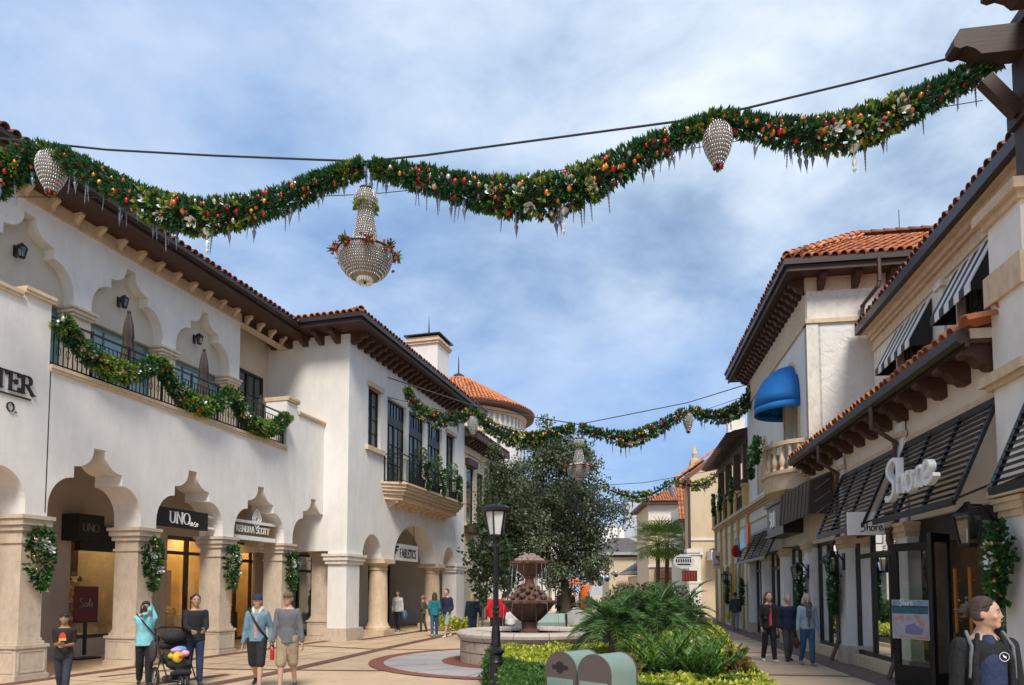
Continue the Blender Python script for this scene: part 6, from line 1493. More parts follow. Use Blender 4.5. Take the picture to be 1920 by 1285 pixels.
# second row
p0 = FL2(3.0, .1, 9.2); V2 = vplane((p0.x, p0.y), (14.3, 1.4))
g = [('second-row garland swag in front of the tall black windows of the white block', [(762, 728), (782, 765), (815, 785), (850, 785), (885, 775)], [7, 15, 17, 16, 10], 34, 8, 0),
     ('second-row garland swag left of the smaller pink-lit chandelier', [(890, 775), (925, 805), (970, 825), (1015, 822), (1078, 800)], [9, 15, 20, 17, 8], 50, 10, 5),
     ('second-row garland swag right of the smaller chandelier', [(1086, 802), (1130, 815), (1180, 823), (1230, 805), (1288, 770)], [9, 13, 18, 15, 9], 46, 10, 5),
     ('second-row garland swag ending beside the blue awning', [(1292, 768), (1330, 782), (1370, 776), (1400, 752), (1416, 718)], [9, 14, 17, 15, 8], 36, 6, 3)]
for lab, pts, rr, nb, ni, fl in g:
    cp, rd = pxr(V2, pts, rr); rd = [max(.04, x-.135) for x in rd]; garland(lab, cp, rd, 300, balls=nb, ice=ni, flowers=fl, scale=1.25)
cable('pale cable holding the second row of garlands', [V2(727, 708), V2(900, 765), V2(1085, 796), V2(1290, 755), V2(1420, 715)], .02)
cable('thin wire crossing behind the second row of garlands', [V2(727, 745), V2(1000, 812), V2(1180, 818), V2(1420, 735)], .012)
crystal_lamp('egg_lantern', V2(887, 782), .68, .44, 'smaller crystal egg lantern beside the white block and the round tower', 'crystal egg lanterns')
crystal_lamp('egg_lantern', V2(1290, 776), .70, .42, 'smaller crystal egg lantern against the sky left of the blue awning', 'crystal egg lanterns')
chandelier(V2(1085, 800), 1.12, 'smaller crystal chandelier in front of the big tree')
# third row
V3 = vplane((0, 38.7), (1, .02))
g = [('third-row garland swag, the short one at the left beside the cream house', [(903, 868), (920, 880), (945, 900), (975, 915)], [6, 10, 11, 9], 12, 2, 0),
     ('third-row garland swag against the sky right of the big tree', [(1130, 912), (1155, 924), (1190, 932), (1225, 925), (1258, 905)], [6, 8, 10, 9, 7], 22, 3, 0),
     ('third-row garland swag in front of the beige block', [(1262, 903), (1290, 910), (1315, 909), (1340, 895), (1357, 878)], [6, 9, 10, 10, 6], 18, 2, 0)]
for lab, pts, rr, nb, ni, fl in g:
    cp, rd = pxr(V3, pts, rr); rd = [max(.05, x-.15) for x in rd]; garland(lab, cp, rd, 150, balls=nb, ice=ni, flowers=fl, scale=1.6)
cable('thin cable holding the third row of garlands', [V3(870, 862), V3(1100, 912), V3(1210, 905), V3(1360, 878)], .02)
crystal_lamp('egg_lantern', V3(1260, 908), .70, .42, 'smallest crystal egg lantern against the orange roof far away', 'crystal egg lanterns', foot=False)

# balcony garlands along the terrace railing
FT = FL1
def rail_garland(u0, u1, zt, zm, lab):
    n = 6; cp = curve([FT(u0+(u1-u0)*i/n, .10, zt-(zt-zm)*(1-(2*i/n-1)**2)) for i in range(n+1)]); rd = rads([.10, .12, .15, .16, .15, .12, .10])
    t = garland(lab, cp, rd, 500, balls=0, ice=0, flowers=0, group='garlands looped along the terrace railing', limes=.3)
    C_, T, r, tt = pathframe(cp, rd, 70); X = around(T, 70)
    for i in range(70):
        x = Vector(X[i]); x = x if x.dot(FT.n) > 0 else -x; p = Vector(C_[i])+x*r[i]*.95; inst('bauble', ornmesh(random.choice(['ogold', 'oamber', 'oorange', 'ogold', 'osilver'])), t, Matrix.Translation(p) @ Matrix.Scale(random.uniform(.032, .055), 4))
    for i in range(6):
        x = (Vector(X[i])*.5+FT.n).normalized(); p = Vector(C_[i])+x*r[i]; inst('magnolia_flower', petalmesh(), t, Matrix.Translation(p) @ x.to_track_quat('Z', 'Y').to_matrix().to_4x4() @ Matrix.Scale(.09, 4))
    n = 150; C_, T, r, tt = pathframe(cp, rd, n); X = around(T, n); V, Fq = scatter(LFV, LFF, C_+X*(r*.8)[:, None], basis(X+rng.normal(0, .4, X.shape)), .12+.07*rng.random(n)); mkfast('magnolia_leaves', V, Fq, M['bigleaf'], t, kind='stuff')
rail_garland(.1, 2.7, 7.05, 6.45, 'garland with gold baubles on the terrace railing, loop nearest the left parapet')
rail_garland(2.7, 5.3, 7.05, 6.35, 'garland with gold baubles on the terrace railing, middle loop')
rail_garland(5.3, 7.9, 7.0, 6.35, 'garland with gold baubles on the terrace railing, loop nearest the square block')
# closed umbrellas on the terrace
def umbrella(p, h, lab):
    t = root('closed_umbrella', p, 0, lab, 'umbrella', 'closed brown umbrellas on the terrace'); p = Vector(p)
    mb = MB(); mb.tube([p, p+Vector((0, 0, h))], .022, 8); mk('pole', mb, M['umb'], t)
    mb = MB(); n = 16; prof = [(.04, h-.05), (.085, h-.3), (.11, h-.62), (.09, h-.66), (.14, h-1.1), (.16, h-1.5), (.10, h-1.62)]
    for r, z in prof: mb.v += [p+Vector((r*(1+.22*(j % 2))*math.cos(2*PI*j/n), r*(1+.22*(j % 2))*math.sin(2*PI*j/n), z)) for j in range(n)]
    for i in range(len(prof)-1): mb.f += [[i*n+j, i*n+(j+1) % n, (i+1)*n+(j+1) % n, (i+1)*n+j] for j in range(n)]
    mb.f += [list(range(n)), [(len(prof)-1)*n+j for j in range(n)]]; mb.mi = [0]*len(mb.f); mk('folded_canopy', mb, M['umb'], t, smooth=50)
    mb = MB(); mb.ell(p+Vector((0, 0, h)), .05, 8, 6); mk('finial', mb, M['umb'], t)
for u, o, h, lab in ((2.75, -.85, 2.55, 'closed brown umbrella before the middle upper arch'), (5.35, -.85, 2.50, 'closed brown umbrella before the rightmost upper arch'), (8.25, -1.1, 2.0, 'closed brown umbrella peeking over the square parapet post')):
    umbrella(FT(u, o, 5.8), h, lab)
# wreaths on the piers
def wreath(p, n_, h, lab, group='teardrop wreaths on the piers', wide=.5, flow=7):
    t = root('teardrop_wreath', p, 0, lab, 'wreath', group); p = Vector(p); n_ = Vector(n_).normalized(); s_ = n_.cross(Vector((0, 0, 1))).normalized()
    N_ = 320; z = rng.random(N_); wd = np.where(z > .3, np.sqrt(np.clip(1-((z-.62)/.40)**2, 0, 1)), z/.3*.55+.05); a = rng.uniform(-1, 1, N_)
    P = np.array(p)+np.outer(a*wd*wide/2, s_)+np.outer((z-.5)*h, [0, 0, 1])+np.outer(.04+.12*np.sqrt(np.clip(1-a*a, 0, 1)), n_)
    D = np.outer(a, s_)+np.array(n_)*.7+np.outer(z-.5, [0, 0, 1])+rng.normal(0, .4, (N_, 3)); V, Fq = scatter(LFV, LFF, P, basis(D), .11+.07*rng.random(N_)); mkfast('magnolia_leaves', V, Fq, M['bigleaf'], t, kind='stuff')
    V, Fq = scatter(SPV, SPF, P, basis(D), .9+.5*rng.random(N_)); mkfast('fir_sprigs', V, Fq, M['fir'], t, kind='stuff')
    for i in range(30):
        inst('bauble', ornmesh(random.choice(['ogold', 'oamber', 'osilver', 'ored', 'ogold'])), t, Matrix.Translation(Vector(P[i])+n_*.06) @ Matrix.Scale(random.uniform(.018, .034), 4))
    for i in range(flow):
        q = p+s_*random.uniform(-.3, .3)*wide+Vector((0, 0, h*random.uniform(-.12, .36)))+n_*.19; inst('magnolia_flower', petalmesh(), t, Matrix.Translation(q) @ n_.to_track_quat('Z', 'Y').to_matrix().to_4x4() @ Matrix.Rotation(random.random()*6, 4, 'Z') @ Matrix.Scale(random.uniform(.06, .095), 4))
names = ['teardrop wreath on the nearest left pier beside the dark display window', 'teardrop wreath on the pier left of the lit jewellery door', 'teardrop wreath on the pier right of the lit jewellery door', 'teardrop wreath on the pier right of the bronze hanging sign']
for k in range(4): wreath(FT(-.15+2.8*k+.02, 0, 2.28), FT.n, 1.12, names[k])
wreath(FR1(-6.55, .12, 2.0), FR1.n, 1.1, 'teardrop wreath at the right edge under the big lantern', wide=.5)
wreath(FR1(-.0+.62, .12, 1.75), FR1.n, 1.1, 'teardrop wreath on the pier under the white square sign')
wreath(FR1(3.7, .12, 1.75), FR1.n, 1.0, 'teardrop wreath on the pier behind the three walkers')
for u, z in ((12.9, 1.6), (16.7, 1.6)): wreath(FR1(u, .12, z), FR1.n, 1.0, 'teardrop wreath on a yellow pilaster, '+('nearer one' if u < 14 else 'farther one'))
# plants on the stone block's balcony and other green decoration
for i, u in enumerate((4.9, 6.6, 8.6)):
    p = FL2(u, .55, 5.72); t = root('topiary_planter', p, 0, ['potted spiral topiary with magnolia, left one on the stone balcony', 'potted ball topiary with magnolia in the middle of the stone balcony', 'potted ball topiary with magnolia at the right end of the stone balcony'][i], 'potted plant', 'topiaries on the balcony')
    mb = MB(); mb.lathe(p, [(.15, 0), (.2, .35), (.22, .38), (.0, .38)], 12); mk('pot', mb, M['blackm'], t)
    N_ = 900; D = rng.normal(size=(N_, 3)); D /= np.linalg.norm(D, axis=1, keepdims=True)
    cen = np.array([[0, 0, 1.15], [0, 0, .7], [0, 0, 1.45]])[rng.integers(0, 3, N_)]; P = np.array(p)+cen+D*np.array([.22, .22, .24]); V, Fq = scatter(LFV, LFF, P, basis(D+rng.normal(0, .5, D.shape)), .06+.03*rng.random(N_)); mkfast('foliage', V, Fq, M['bigleaf'], t, kind='stuff')
    wreath(FL2(u, .72, 6.25), FL2.n, 1.0, ['magnolia bouquet on the balcony railing, left one', 'magnolia bouquet on the balcony railing, middle one', 'magnolia bouquet on the balcony railing, right one'][i], 'magnolia bouquets on the balcony railing', .45)
wreath(FR1(5.6, 1.0, 5.65), FR1.n, .9, 'bunch of magnolia greenery on the sandstone balcony', 'greenery on the sandstone balcony', .7); wreath(FR1(4.4, 1.05, 5.8), FR1.n, .7, 'smaller bunch of greenery near the end of the sandstone balcony', 'greenery on the sandstone balcony', .5)
for i, u in enumerate((13.9, 17.2, 19.5)): wreath(FR1(u, .3, 6.0), FR1.n, 1.0, ['greenery bunch on the yellow terrace railing, nearest', 'greenery bunch on the yellow terrace railing, middle', 'greenery bunch on the yellow terrace railing, farthest'][i], 'greenery bunches on the terrace railing', .6)
lampwall(FR1, -6.25, .10, 2.60, 1.7, 'large black wall lantern on the pier at the right edge'); lampwall(FR1, .35, .10, 2.35, 1.4, 'black wall lantern on the pier under the white square sign'); lampwall(FR1, 3.45, .1, 2.2, 1.4, 'black wall lantern on the pier beside the dark entrance behind the walkers'); lampwall(FR1, 16.7, .1, 2.3, 1.4, 'black wall lantern on the yellow section')

# ================================================================ fountain
fo = root('stone_fountain', FC, 0, 'round stone fountain with two scalloped brown bowls in a low basin', 'fountain')
RB = 1.66; nblk = 22
mb = MB(); mb.lathe(FC, [(RB-.32, 0.01), (RB-.04, 0.01), (RB-.04, .5), (RB-.32, .5)], 48); mk('basin_core', mb, M['coquina'], fo)
for r in range(2):
    for i in range(nblk):
        a0 = 2*PI*(i+.5*r)/nblk+.008; a1 = 2*PI*(i+1+.5*r)/nblk-.008; b = MB(); z0, z1 = .02+.25*r, .26+.25*r; e = random.uniform(0, .008)
        pts = [(FC.x+(RB+e)*math.cos(a0+(a1-a0)*j/3), FC.y+(RB+e)*math.sin(a0+(a1-a0)*j/3)) for j in range(4)]+[(FC.x+(RB-.06)*math.cos(a1-(a1-a0)*j/3), FC.y+(RB-.06)*math.sin(a1-(a1-a0)*j/3)) for j in range(4)]
        b.prism_z(pts, z0, z1-.01); mk('stone_block', b, M['coquina'], fo)
nr = 14; prof = [(RB-.40, .52), (RB-.40, .66), (RB-.36, .72), (RB-.28, .745), (RB-.05, .745), (RB+.05, .73), (RB+.10, .68), (RB+.09, .62), (RB+.04, .56), (RB+.0, .52)]
for i in range(nr):
    b = MB(); a0 = 2*PI*i/nr+.004; a1 = 2*PI*(i+1)/nr-.004; m = len(prof)
    for j in range(6):
        a = a0+(a1-a0)*j/5; b.v += [FC+Vector((r*math.cos(a), r*math.sin(a), z)) for r, z in prof]
    for j in range(5): b.f += [[j*m+q, j*m+(q+1) % m, (j+1)*m+(q+1) % m, (j+1)*m+q] for q in range(m)]
    b.f += [list(range(m)), [5*m+q for q in range(m)]]; b.mi = [0]*len(b.f); mk('coping_stone', b, M['rim'], fo, smooth=30)
M['strand'] = clearglass('water_strand', (.9, .92, .95), .5); wt = NT('water'); wt.bump(wt.noise(9, 3, .5), .3, .02); M['water'] = wt.set((.10, .10, .085), .03, 0, Specular_IOR_Level=.8)
mb = MB(); mb.lathe(FC, [(RB-.34, .64), (0.0, .64)], 48); mk('water', mb, M['water'], fo, recalc=False)
M['rim2'] = stone('weathered_crown_stone', (.30, .22, .19), 2.0); M['brownstone'] = stone('brown_carved_stone', (.17, .085, .06), 2.0)
def bs_col(name, prof, lob=0, n=48, mat='brownstone', amp=.1):
    b = MB()
    for r, z, k in prof: b.v += [FC+Vector((r*(1+k*amp*abs(math.cos(lob*PI*j/n)))*math.cos(2*PI*j/n), r*(1+k*amp*abs(math.cos(lob*PI*j/n)))*math.sin(2*PI*j/n), z)) for j in range(n)]
    for i in range(len(prof)-1): b.f += [[i*n+j, i*n+(j+1) % n, (i+1)*n+(j+1) % n, (i+1)*n+j] for j in range(n)]
    b.f += [list(range(n)), [(len(prof)-1)*n+j for j in range(n)]]; b.mi = [0]*len(b.f); return mk(name, b, M[mat], fo, smooth=50)
bs_col('stem', [(.24, .55, 0), (.24, .74, 0), (.19, .76, 0), (.18, .84, 0), (.20, .87, 0), (.2, .93, 0)], 8)
bs_col('lower_bowl', [(.20, .93, .3), (.28, 1.0, .6), (.40, 1.14, 1), (.50, 1.28, 1), (.53, 1.34, 1.3), (.57, 1.38, 1.6), (.57, 1.44, 1.6), (.50, 1.45, 1.2), (.42, 1.42, 0), (.2, 1.38, 0)], 14)
bs_col('middle_stem', [(.46, 1.40, 0), (.30, 1.52, .4), (.20, 1.66, .5), (.13, 1.76, .5), (.115, 1.86, .3), (.10, 1.96, 0), (.14, 2.0, 0), (.15, 2.03, 0)], 9)
for i in range(26):
    a = i*2.4; k = i/26; R0 = .46*(1-k)+.15*k; b = MB(); p = FC+Vector((R0*math.cos(a), R0*math.sin(a), 1.46+.36*k)); b.ell(p, (.095-.04*k, .095-.04*k, .07-.02*k), 10, 7); mk('carved_lobe', b, M['brownstone'], fo, smooth=True)
bs_col('upper_bowl', [(.12, 2.02, .2), (.2, 2.08, .8), (.30, 2.2, 1), (.38, 2.30, 1.3), (.43, 2.33, 1.5), (.44, 2.39, 1.5), (.36, 2.40, 1), (.2, 2.37, 0)], 11)
bs_col('crown', [(.24, 2.34, 1), (.26, 2.42, 1), (.20, 2.50, 1), (.0, 2.56, 0)], 9, amp=.1, mat='rim2')
for r_, z_, n_, q_ in ((.30, 2.40, 13, .075), (.21, 2.47, 9, .07), (.10, 2.53, 5, .065)):
    for i in range(n_): a = 2*PI*i/n_+z_*3; b = MB(); b.ell(FC+Vector((r_*math.cos(a), r_*math.sin(a), z_)), (q_, q_, q_*.8), 10, 7); mk('crown_lobe', b, M['rim2'], fo, smooth=True)

for R0, z0, zb, n in ((.45, 2.36, 1.46, 20), (.64, 1.42, .64, 14)):
    for i in range(n):
        a = 2*PI*i/n+random.uniform(-.05, .05); b = MB(); k = random.uniform(.75, 1)
        pts = [FC+Vector(((R0+.10*t*k)*math.cos(a), (R0+.10*t*k)*math.sin(a), z0-(z0-zb)*t*t)) for t in (0, .25, .5, .75, 1)]
        b.tube(pts, .0028, 4); mk('water_strand', b, M['strand'], fo)
# ================================================================ lamp post in front of the fountain
lp = root('street_lamp', (-.255, 11, 0), 0, 'black cast-iron street lamp with tapered frosted lantern before the fountain', 'street lamp'); c = Vector((-.255, 11, 0))
mb = MB(); mb.lathe(c, [(.17, 0), (.17, .06), (.14, .1), (.115, .18), (.105, .55), (.12, .57), (.105, .6), (.10, .68), (.12, .70), (.14, .72), (.14, .755), (.10, .77), (.075, .80), (.085, .84), (.07, .88), (.072, 1.0), (.06, 1.10), (.05, 1.14)], 16); mk('base', mb, M['black'], lp, smooth=35)
mb = MB(); n = 16
prof = [(.05, 1.14), (.046, 1.3), (.06, 1.31), (.06, 1.34), (.046, 1.36), (.058, 1.40), (.058, 1.42), (.044, 1.44), (.038, 2.35), (.05, 2.37), (.05, 2.40), (.038, 2.42), (.045, 2.5), (.075, 2.53)]
for r, z in prof: mb.v += [c+Vector((r*(1-.12*(j % 2))*math.cos(2*PI*j/n), r*(1-.12*(j % 2))*math.sin(2*PI*j/n), z)) for j in range(n)]
for i in range(len(prof)-1): mb.f += [[i*n+j, i*n+(j+1) % n, (i+1)*n+(j+1) % n, (i+1)*n+j] for j in range(n)]
mb.mi = [0]*len(mb.f); mk('fluted_shaft', mb, M['black'], lp)
mb = MB(); mb.lathe(c, [(.11, 2.53), (.12, 2.55), (.12, 2.57), (0, 2.57)], 6); mk('lantern_base', mb, M['black'], lp); mb = MB(); mb.lathe(c, [(.20, 2.93), (.225, 2.95), (.225, 3.0), (.19, 3.03), (.08, 3.05), (.03, 3.07), (.025, 3.12), (.035, 3.15), (0, 3.2)], 8); mk('lantern_cap', mb, M['black'], lp)
mb = MB()
for i in range(6):
    a = i*PI/3+.3; mb.bar(c+Vector((.115*math.cos(a), .115*math.sin(a), 2.57)), c+Vector((.19*math.cos(a), .19*math.sin(a), 2.94)), .022)
mk('lantern_bars', mb, M['black'], lp)
mb = MB(); mb.lathe(c, [(.10, 2.575), (.172, 2.935)], 6, rot=.3); mk('lantern_glass', mb, M['lampglass'], lp)
# ================================================================ litter bins
M['mint'] = plain('mint_paint', (.20, .275, .235), .38, 0, .08, 3); M['binbrown'] = plain('bin_brown', (.095, .075, .07), .4, 0, .1, 3)
def bin_(cn, lab, cross):
    t = root('litter_bin', cn, 0, lab, 'litter bin', 'mint green litter bins'); f = frame(xy(cn), (.70, -.714))  # u runs left -> right corner of the front face, n to its right = toward camera
    w_, dp, H_ = .42, .44, 1.05; o = lambda k: k
    def prof(e): return [(e, .02), (w_-e, .02), (w_-e, H_-.19)]+[(w_/2+(w_/2-e)*math.cos(PI*i/14), H_-.19+(.19-e)*math.sin(PI*i/14)) for i in range(1, 14)]+[(e, H_-.19)]
    mb = MB(); mb.prism(f, prof(.006), -dp, -.02); mk('body', mb, M['mint'], t, smooth=30)
    mb = MB(); mb.prism(f, prof(0), -.02, .0); mb.prism(f, prof(0), -dp-.02, -dp); mk('end_frames', mb, M['binbrown'], t, smooth=30)
    mb = MB(); mb.prism(f, prof(.028), .0, .004); mk('front_face', mb, M['binbrown'], t)
    mb = MB(); mb.box(f, .03, w_-.03, .004, .010, .06, .77); fp = mk('front_panel', mb, M['mint'], t)
    mb = MB(); mb.tube([f(w_/2+.035*math.cos(a), .012, .62+.055*math.sin(a)) for a in [2*PI*i/16 for i in range(16)]], .006, 5, closed=True); mb.bar(f(w_/2-.03, .012, .52), f(w_/2+.03, .012, .52), .012)
    mk('symbol', mb, M['blackm'], fp)
    mb = MB(); mb.box(f, w_-.07, w_-.045, .010, .022, .40, .46); mb.box(f, .035, .05, .010, .016, .12, .22); mk('latch', mb, M['gutter'], fp)
    mb = MB(); mb.box(f, -.004, w_+.004, -dp+.02, -.04, .70, .706); mb.box(f, 0.01, w_-.01, -dp, -.02, 0, .03); mk('seam', mb, M['blackm'], t)
    if cross:
        mb = MB(); cx, cz = w_/2, .885
        mb.prism(f, [(cx+.10, cz-.022), (cx+.115, cz), (cx+.10, cz+.022), (cx+.05, cz+.02), (cx+.04, cz+.05), (cx, cz+.065), (cx-.04, cz+.05), (cx-.05, cz+.02), (cx-.10, cz+.022), (cx-.115, cz), (cx-.10, cz-.022), (cx-.05, cz-.02), (cx-.04, cz-.05), (cx, cz-.065), (cx+.04, cz-.05), (cx+.05, cz-.02)], .004, .009); mk('opening', mb, M['blackm'], t)
    return t
u_ = Vector((.70, -.714, 0)); cr = Vector((.97, 6.9, 0))
bin_(cr-u_*.42, 'right mint green litter bin with plain brown front, partly in front of the other', False)
bin_(cr-u_*.87, 'left mint green litter bin with a dark cross-shaped opening', True)
t = root('litter_bin', (1.0, 19.5, 0), 0, 'pale green litter bin behind the fountain bowl', 'litter bin'); f = frame((.75, 20.5), (1, 0))
mb = MB(); mb.prism_o(f, [(-.3, 0), (.3, 0), (.3, .75), (.1, 1.0), (-.3, 1.0)], 0, .8); mk('body', mb, M['mint'], t); mb = MB(); mb.box(f, .8, .86, -.3, .3, 0, .98); mk('side_frame', mb, M['blackm'], t)

# ================================================================ planting
def inpoly(P, poly):
    x, y = P[:, 0], P[:, 1]; r = np.zeros(len(P), bool); j = len(poly)-1
    for i in range(len(poly)):
        xi, yi = poly[i]; xj, yj = poly[j]; c_ = ((yi > y) != (yj > y)) & (x < (xj-xi)*(y-yi)/(yj-yi+1e-12)+xi); r ^= c_; j = i
    return r
def fbm(x, y, s):
    return (np.sin(x*s+1.3*np.sin(y*s*.7))*np.cos(y*s*1.1+1.7*np.sin(x*s*.6))+.5*np.sin(x*s*2.3+y*s*1.9)*np.cos(y*s*2.7-x))/1.5
soil = plain('dark_soil', (.035, .025, .018), .95, 0, .3, 6, .6, 30)
BED = [(-.40, 11.3), (-.12, 10.7), (-.06, 7.2), (2.4, 6.6), (3.2, 8.2), (3.6, 10), (4.1, 12.5), (4.9, 15), (5.6, 18), (6.9, 24), (8.6, 34), (8, 44), (1.5, 44), (1.0, 22), (2.4, 18.3), (2.3, 15.6), (1.4, 14.9), (.4, 14.7), (-.38, 14.9)]
flat('planting_bed', BED, .02, soil)
bl_ = [(p, q) for p, q in zip(BED, BED[1:]+BED[:1])]
mb = MB()
for p, q in bl_: mb.bar(Vector((p[0], p[1], .05)), Vector((q[0], q[1], .05)), .12, .1)
mk('bed_kerb', mb, M['lime'], kind='structure')
M['vari'] = islandmat('variegated_leaves', [(.12, .24, .02), (.36, .42, .03), (.60, .58, .06), (.08, .17, .02), (.50, .50, .06), (.70, .66, .14)], .45, .25)
M['boxw'] = islandmat('dark_hedge_leaves', [(.02, .07, .015), (.05, .13, .02), (.09, .19, .03), (.03, .09, .02)], .45, .2)
def cover(name, poly, h, n, mats, size, label, hvar=.12, clump=3.2, kind='stuff', excl=None):
    xs = [p[0] for p in poly]; ys = [p[1] for p in poly]; P = np.stack([rng.uniform(min(xs), max(xs), n*3), rng.uniform(min(ys), max(ys), n*3)], 1)
    # more leaves near the camera
    P = P[inpoly(P, poly)]
    if excl is not None: P = P[~((P[:, 0]-excl[0])**2+(P[:, 1]-excl[1])**2 < excl[2]**2)]
    P = P[:n]; m = len(P); top = h+hvar*fbm(P[:, 0], P[:, 1], clump); Z = top*(1-.45*rng.random(m)**2.2)
    # distance from the edge drops the height
    P3 = np.stack([P[:, 0], P[:, 1], Z], 1); D = rng.normal(0, .6, (m, 3))+[0, 0, 1]
    V, Fq = scatter(LFV*[1.15, 1, 1], LFF, P3, basis(D), size*(.7+.7*rng.random(m))); return mkfast(name, V, Fq, mats, label=label, kind='stuff')
def shell(poly, h, mat, name):   # dark inner mass so the cover is not see-through
    pass
def edgecover(name, pts, h, n, mat, size, label, depth=.15):
    """leaves on the vertical flank of a hedge along a polyline"""
    Pp = [Vector((x, y, 0)) for x, y in pts]; C_, T, r, tt = pathframe(Pp, [1]*len(Pp), n); N_ = np.stack([T[:, 1], -T[:, 0], T[:, 2]], 1)
    P = C_+N_*(rng.normal(0, .05, (n, 1))); P[:, 2] = h*rng.random(n)**.8; D = N_*rng.choice([-1, 1], (n, 1))*.8+rng.normal(0, .5, (n, 3))+[0, 0, .4]
    V, Fq = scatter(LFV*[1.15, 1, 1], LFF, P, basis(D), size*(.7+.7*rng.random(n))); return mkfast(name, V, Fq, mat, label=label, kind='stuff')
NB = [(-.36, 11.6), (1.0, 9.4), (2.4, 6.8), (3.15, 8.3), (3.5, 10), (4.0, 12.4), (4.5, 14), (2.3, 15.4), (1.4, 14.8), (.4, 14.6), (-.34, 14.8)]
cover('ground_cover', NB, .50, 52000, M['vari'], .062, None, .07); edgecover('ground_cover', [(2.4, 6.8), (3.15, 8.3), (3.5, 10), (4.0, 12.4), (4.5, 14)], .5, 8000, M['vari'], .06, None)
HB = [(-.02, 7.3), (2.4, 6.7), (1.0, 9.5), (-.30, 11.9), (-.36, 11.35), (-.06, 10.8)]
cover('clipped_hedge', HB, .56, 34000, M['boxw'], .05, None, .05); edgecover('clipped_hedge', [(-.38, 14.8), (-.38, 11.4), (-.08, 10.8), (-.04, 7.3)], .52, 14000, M['boxw'], .05, None)
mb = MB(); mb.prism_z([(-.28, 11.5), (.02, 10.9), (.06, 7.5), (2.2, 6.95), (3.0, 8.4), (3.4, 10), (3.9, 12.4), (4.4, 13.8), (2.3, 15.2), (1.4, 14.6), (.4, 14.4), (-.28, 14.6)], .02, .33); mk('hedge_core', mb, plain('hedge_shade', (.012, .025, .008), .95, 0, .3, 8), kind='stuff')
FB = [(1.6, 18.9), (4.9, 15.5), (5.6, 18), (6.9, 24), (8.4, 34), (2.0, 34), (1.2, 22)]
cover('ground_cover', FB, .50, 16000, M['vari'], .10, None, .12, 1.8)
M['shrub'] = islandmat('shrub_leaves', [(.02, .055, .015), (.045, .10, .025), (.07, .14, .03), (.03, .07, .02)], .5, .2)
M['frond'] = islandmat('palm_fronds', [(.03, .085, .02), (.06, .14, .035), (.12, .23, .06), (.04, .10, .025)], .42, .2)
def shrub(c, rx, rz, n, size, mat, lab, cat='shrub', name='shrub', group=None, lobes=6):
    t = root(name, c, 0, lab, cat, group); c = np.array(c, float); k = rng.integers(0, lobes, n); L0 = rng.normal(0, .45, (lobes, 3))*[rx, rx, rz*.5]; D = rng.normal(size=(n, 3)); D /= np.linalg.norm(D, axis=1, keepdims=True)
    P = c+[0, 0, rz*.9]+L0[k]+D*(rng.random((n, 1))**.4)*[rx*.55, rx*.55, rz*.6]; P = P[P[:, 2] > .02]; m = len(P)
    V, Fq = scatter(LFV, LFF, P, basis(D[:m]+rng.normal(0, .6, (m, 3))+[0, 0, .4]), size*(.7+.6*rng.random(m))); mkfast('foliage', V, Fq, mat, t, kind='stuff')
    mb = MB()
    for i in range(4): a = i*1.7; mb.tube([Vector(c), Vector(c)+Vector((rx*.3*math.cos(a), rx*.3*math.sin(a), rz)), Vector(c)+Vector((rx*.5*math.cos(a), rx*.5*math.sin(a), rz*1.4))], [.03, .02, .008], 5)
    mk('stems', mb, M['bark'], t); return t
M['bark'] = plain('bark', (.09, .065, .05), .9, 0, .35, 5, .6, 25)
def pinnate(base, tip_dir, L_, droop, nl, ll, wd, out, rise=0):
    """arching feather frond: returns rachis points and leaflet arrays"""
    d = Vector((tip_dir[0], tip_dir[1], 0)).normalized(); pts = []
    for i in range(9):
        t = i/8; pts.append(Vector(base)+d*(L_*(out*t+.15*t*t))+Vector((0, 0, L_*(rise*t-droop*t*t))))
    return pts
def palm(c, h, nf, L_, lab, name='dwarf_palm', trunk=.5, droop=1.0, rise=1.05, ll=.28, lw=.012, mat='frond', up=False, group='dwarf palms in the planting bed'):
    t = root(name, c, 0, lab, 'palm', group); c = Vector(c)
    if trunk: mb = MB(); mb.tube([c, c+Vector((0, 0, trunk))], [.09, .07], 8); mk('trunk', mb, M['bark'], t)
    top = c+Vector((0, 0, trunk)); stalk = MB(); P = []; D = []; s_ = []
    for i in range(nf):
        a = 2*PI*i/nf*2.618+random.uniform(-.2, .2); k = i/nf; ro_ = rise*(1.25-1.0*k)+random.uniform(-.1, .1); out = .45+.5*k
        pts = pinnate(top, (math.cos(a), math.sin(a)), L_*random.uniform(.85, 1.1), droop*(.6+.5*k), 0, 0, 0, out, ro_); stalk.tube(pts, [.010, .009, .008, .007, .006, .005, .004, .003, .002], 4)
        NJ = 34 if up else 52
        for j in range(NJ):
            f_ = .16+.84*j/NJ; q = f_*8; i0 = min(7, int(q)); p = pts[i0].lerp(pts[i0+1], q-i0); tg = (pts[i0+1]-pts[i0]).normalized(); sd = tg.cross(Vector((0, 0, 1))).normalized(); upn = sd.cross(tg)
            for sg_ in (-1, 1):
                dd = sd*sg_*.8+tg*.75+upn*(.25 if not up else .4)+Vector((0, 0, -.15))+Vector([random.gauss(0, .08) for _ in range(3)]); P.append(tuple(p)); D.append(tuple(dd)); s_.append(ll*(1.1-.75*f_**2)*random.uniform(.85, 1.1))
    V, Fq = scatter(np.array([(0, 0, 0), (-lw/ll*1.2, 0, .35), (0, .02, 1), (lw/ll*1.2, 0, .35)]), LFF, np.array(P), basis(np.array(D)), np.array(s_))
    mkfast('leaflets', V, Fq, M[mat], t, kind='stuff'); mk('stalks', stalk, M['frondstalk'], t); return t
M['frondstalk'] = plain('frond_stalk', (.12, .19, .04), .5)
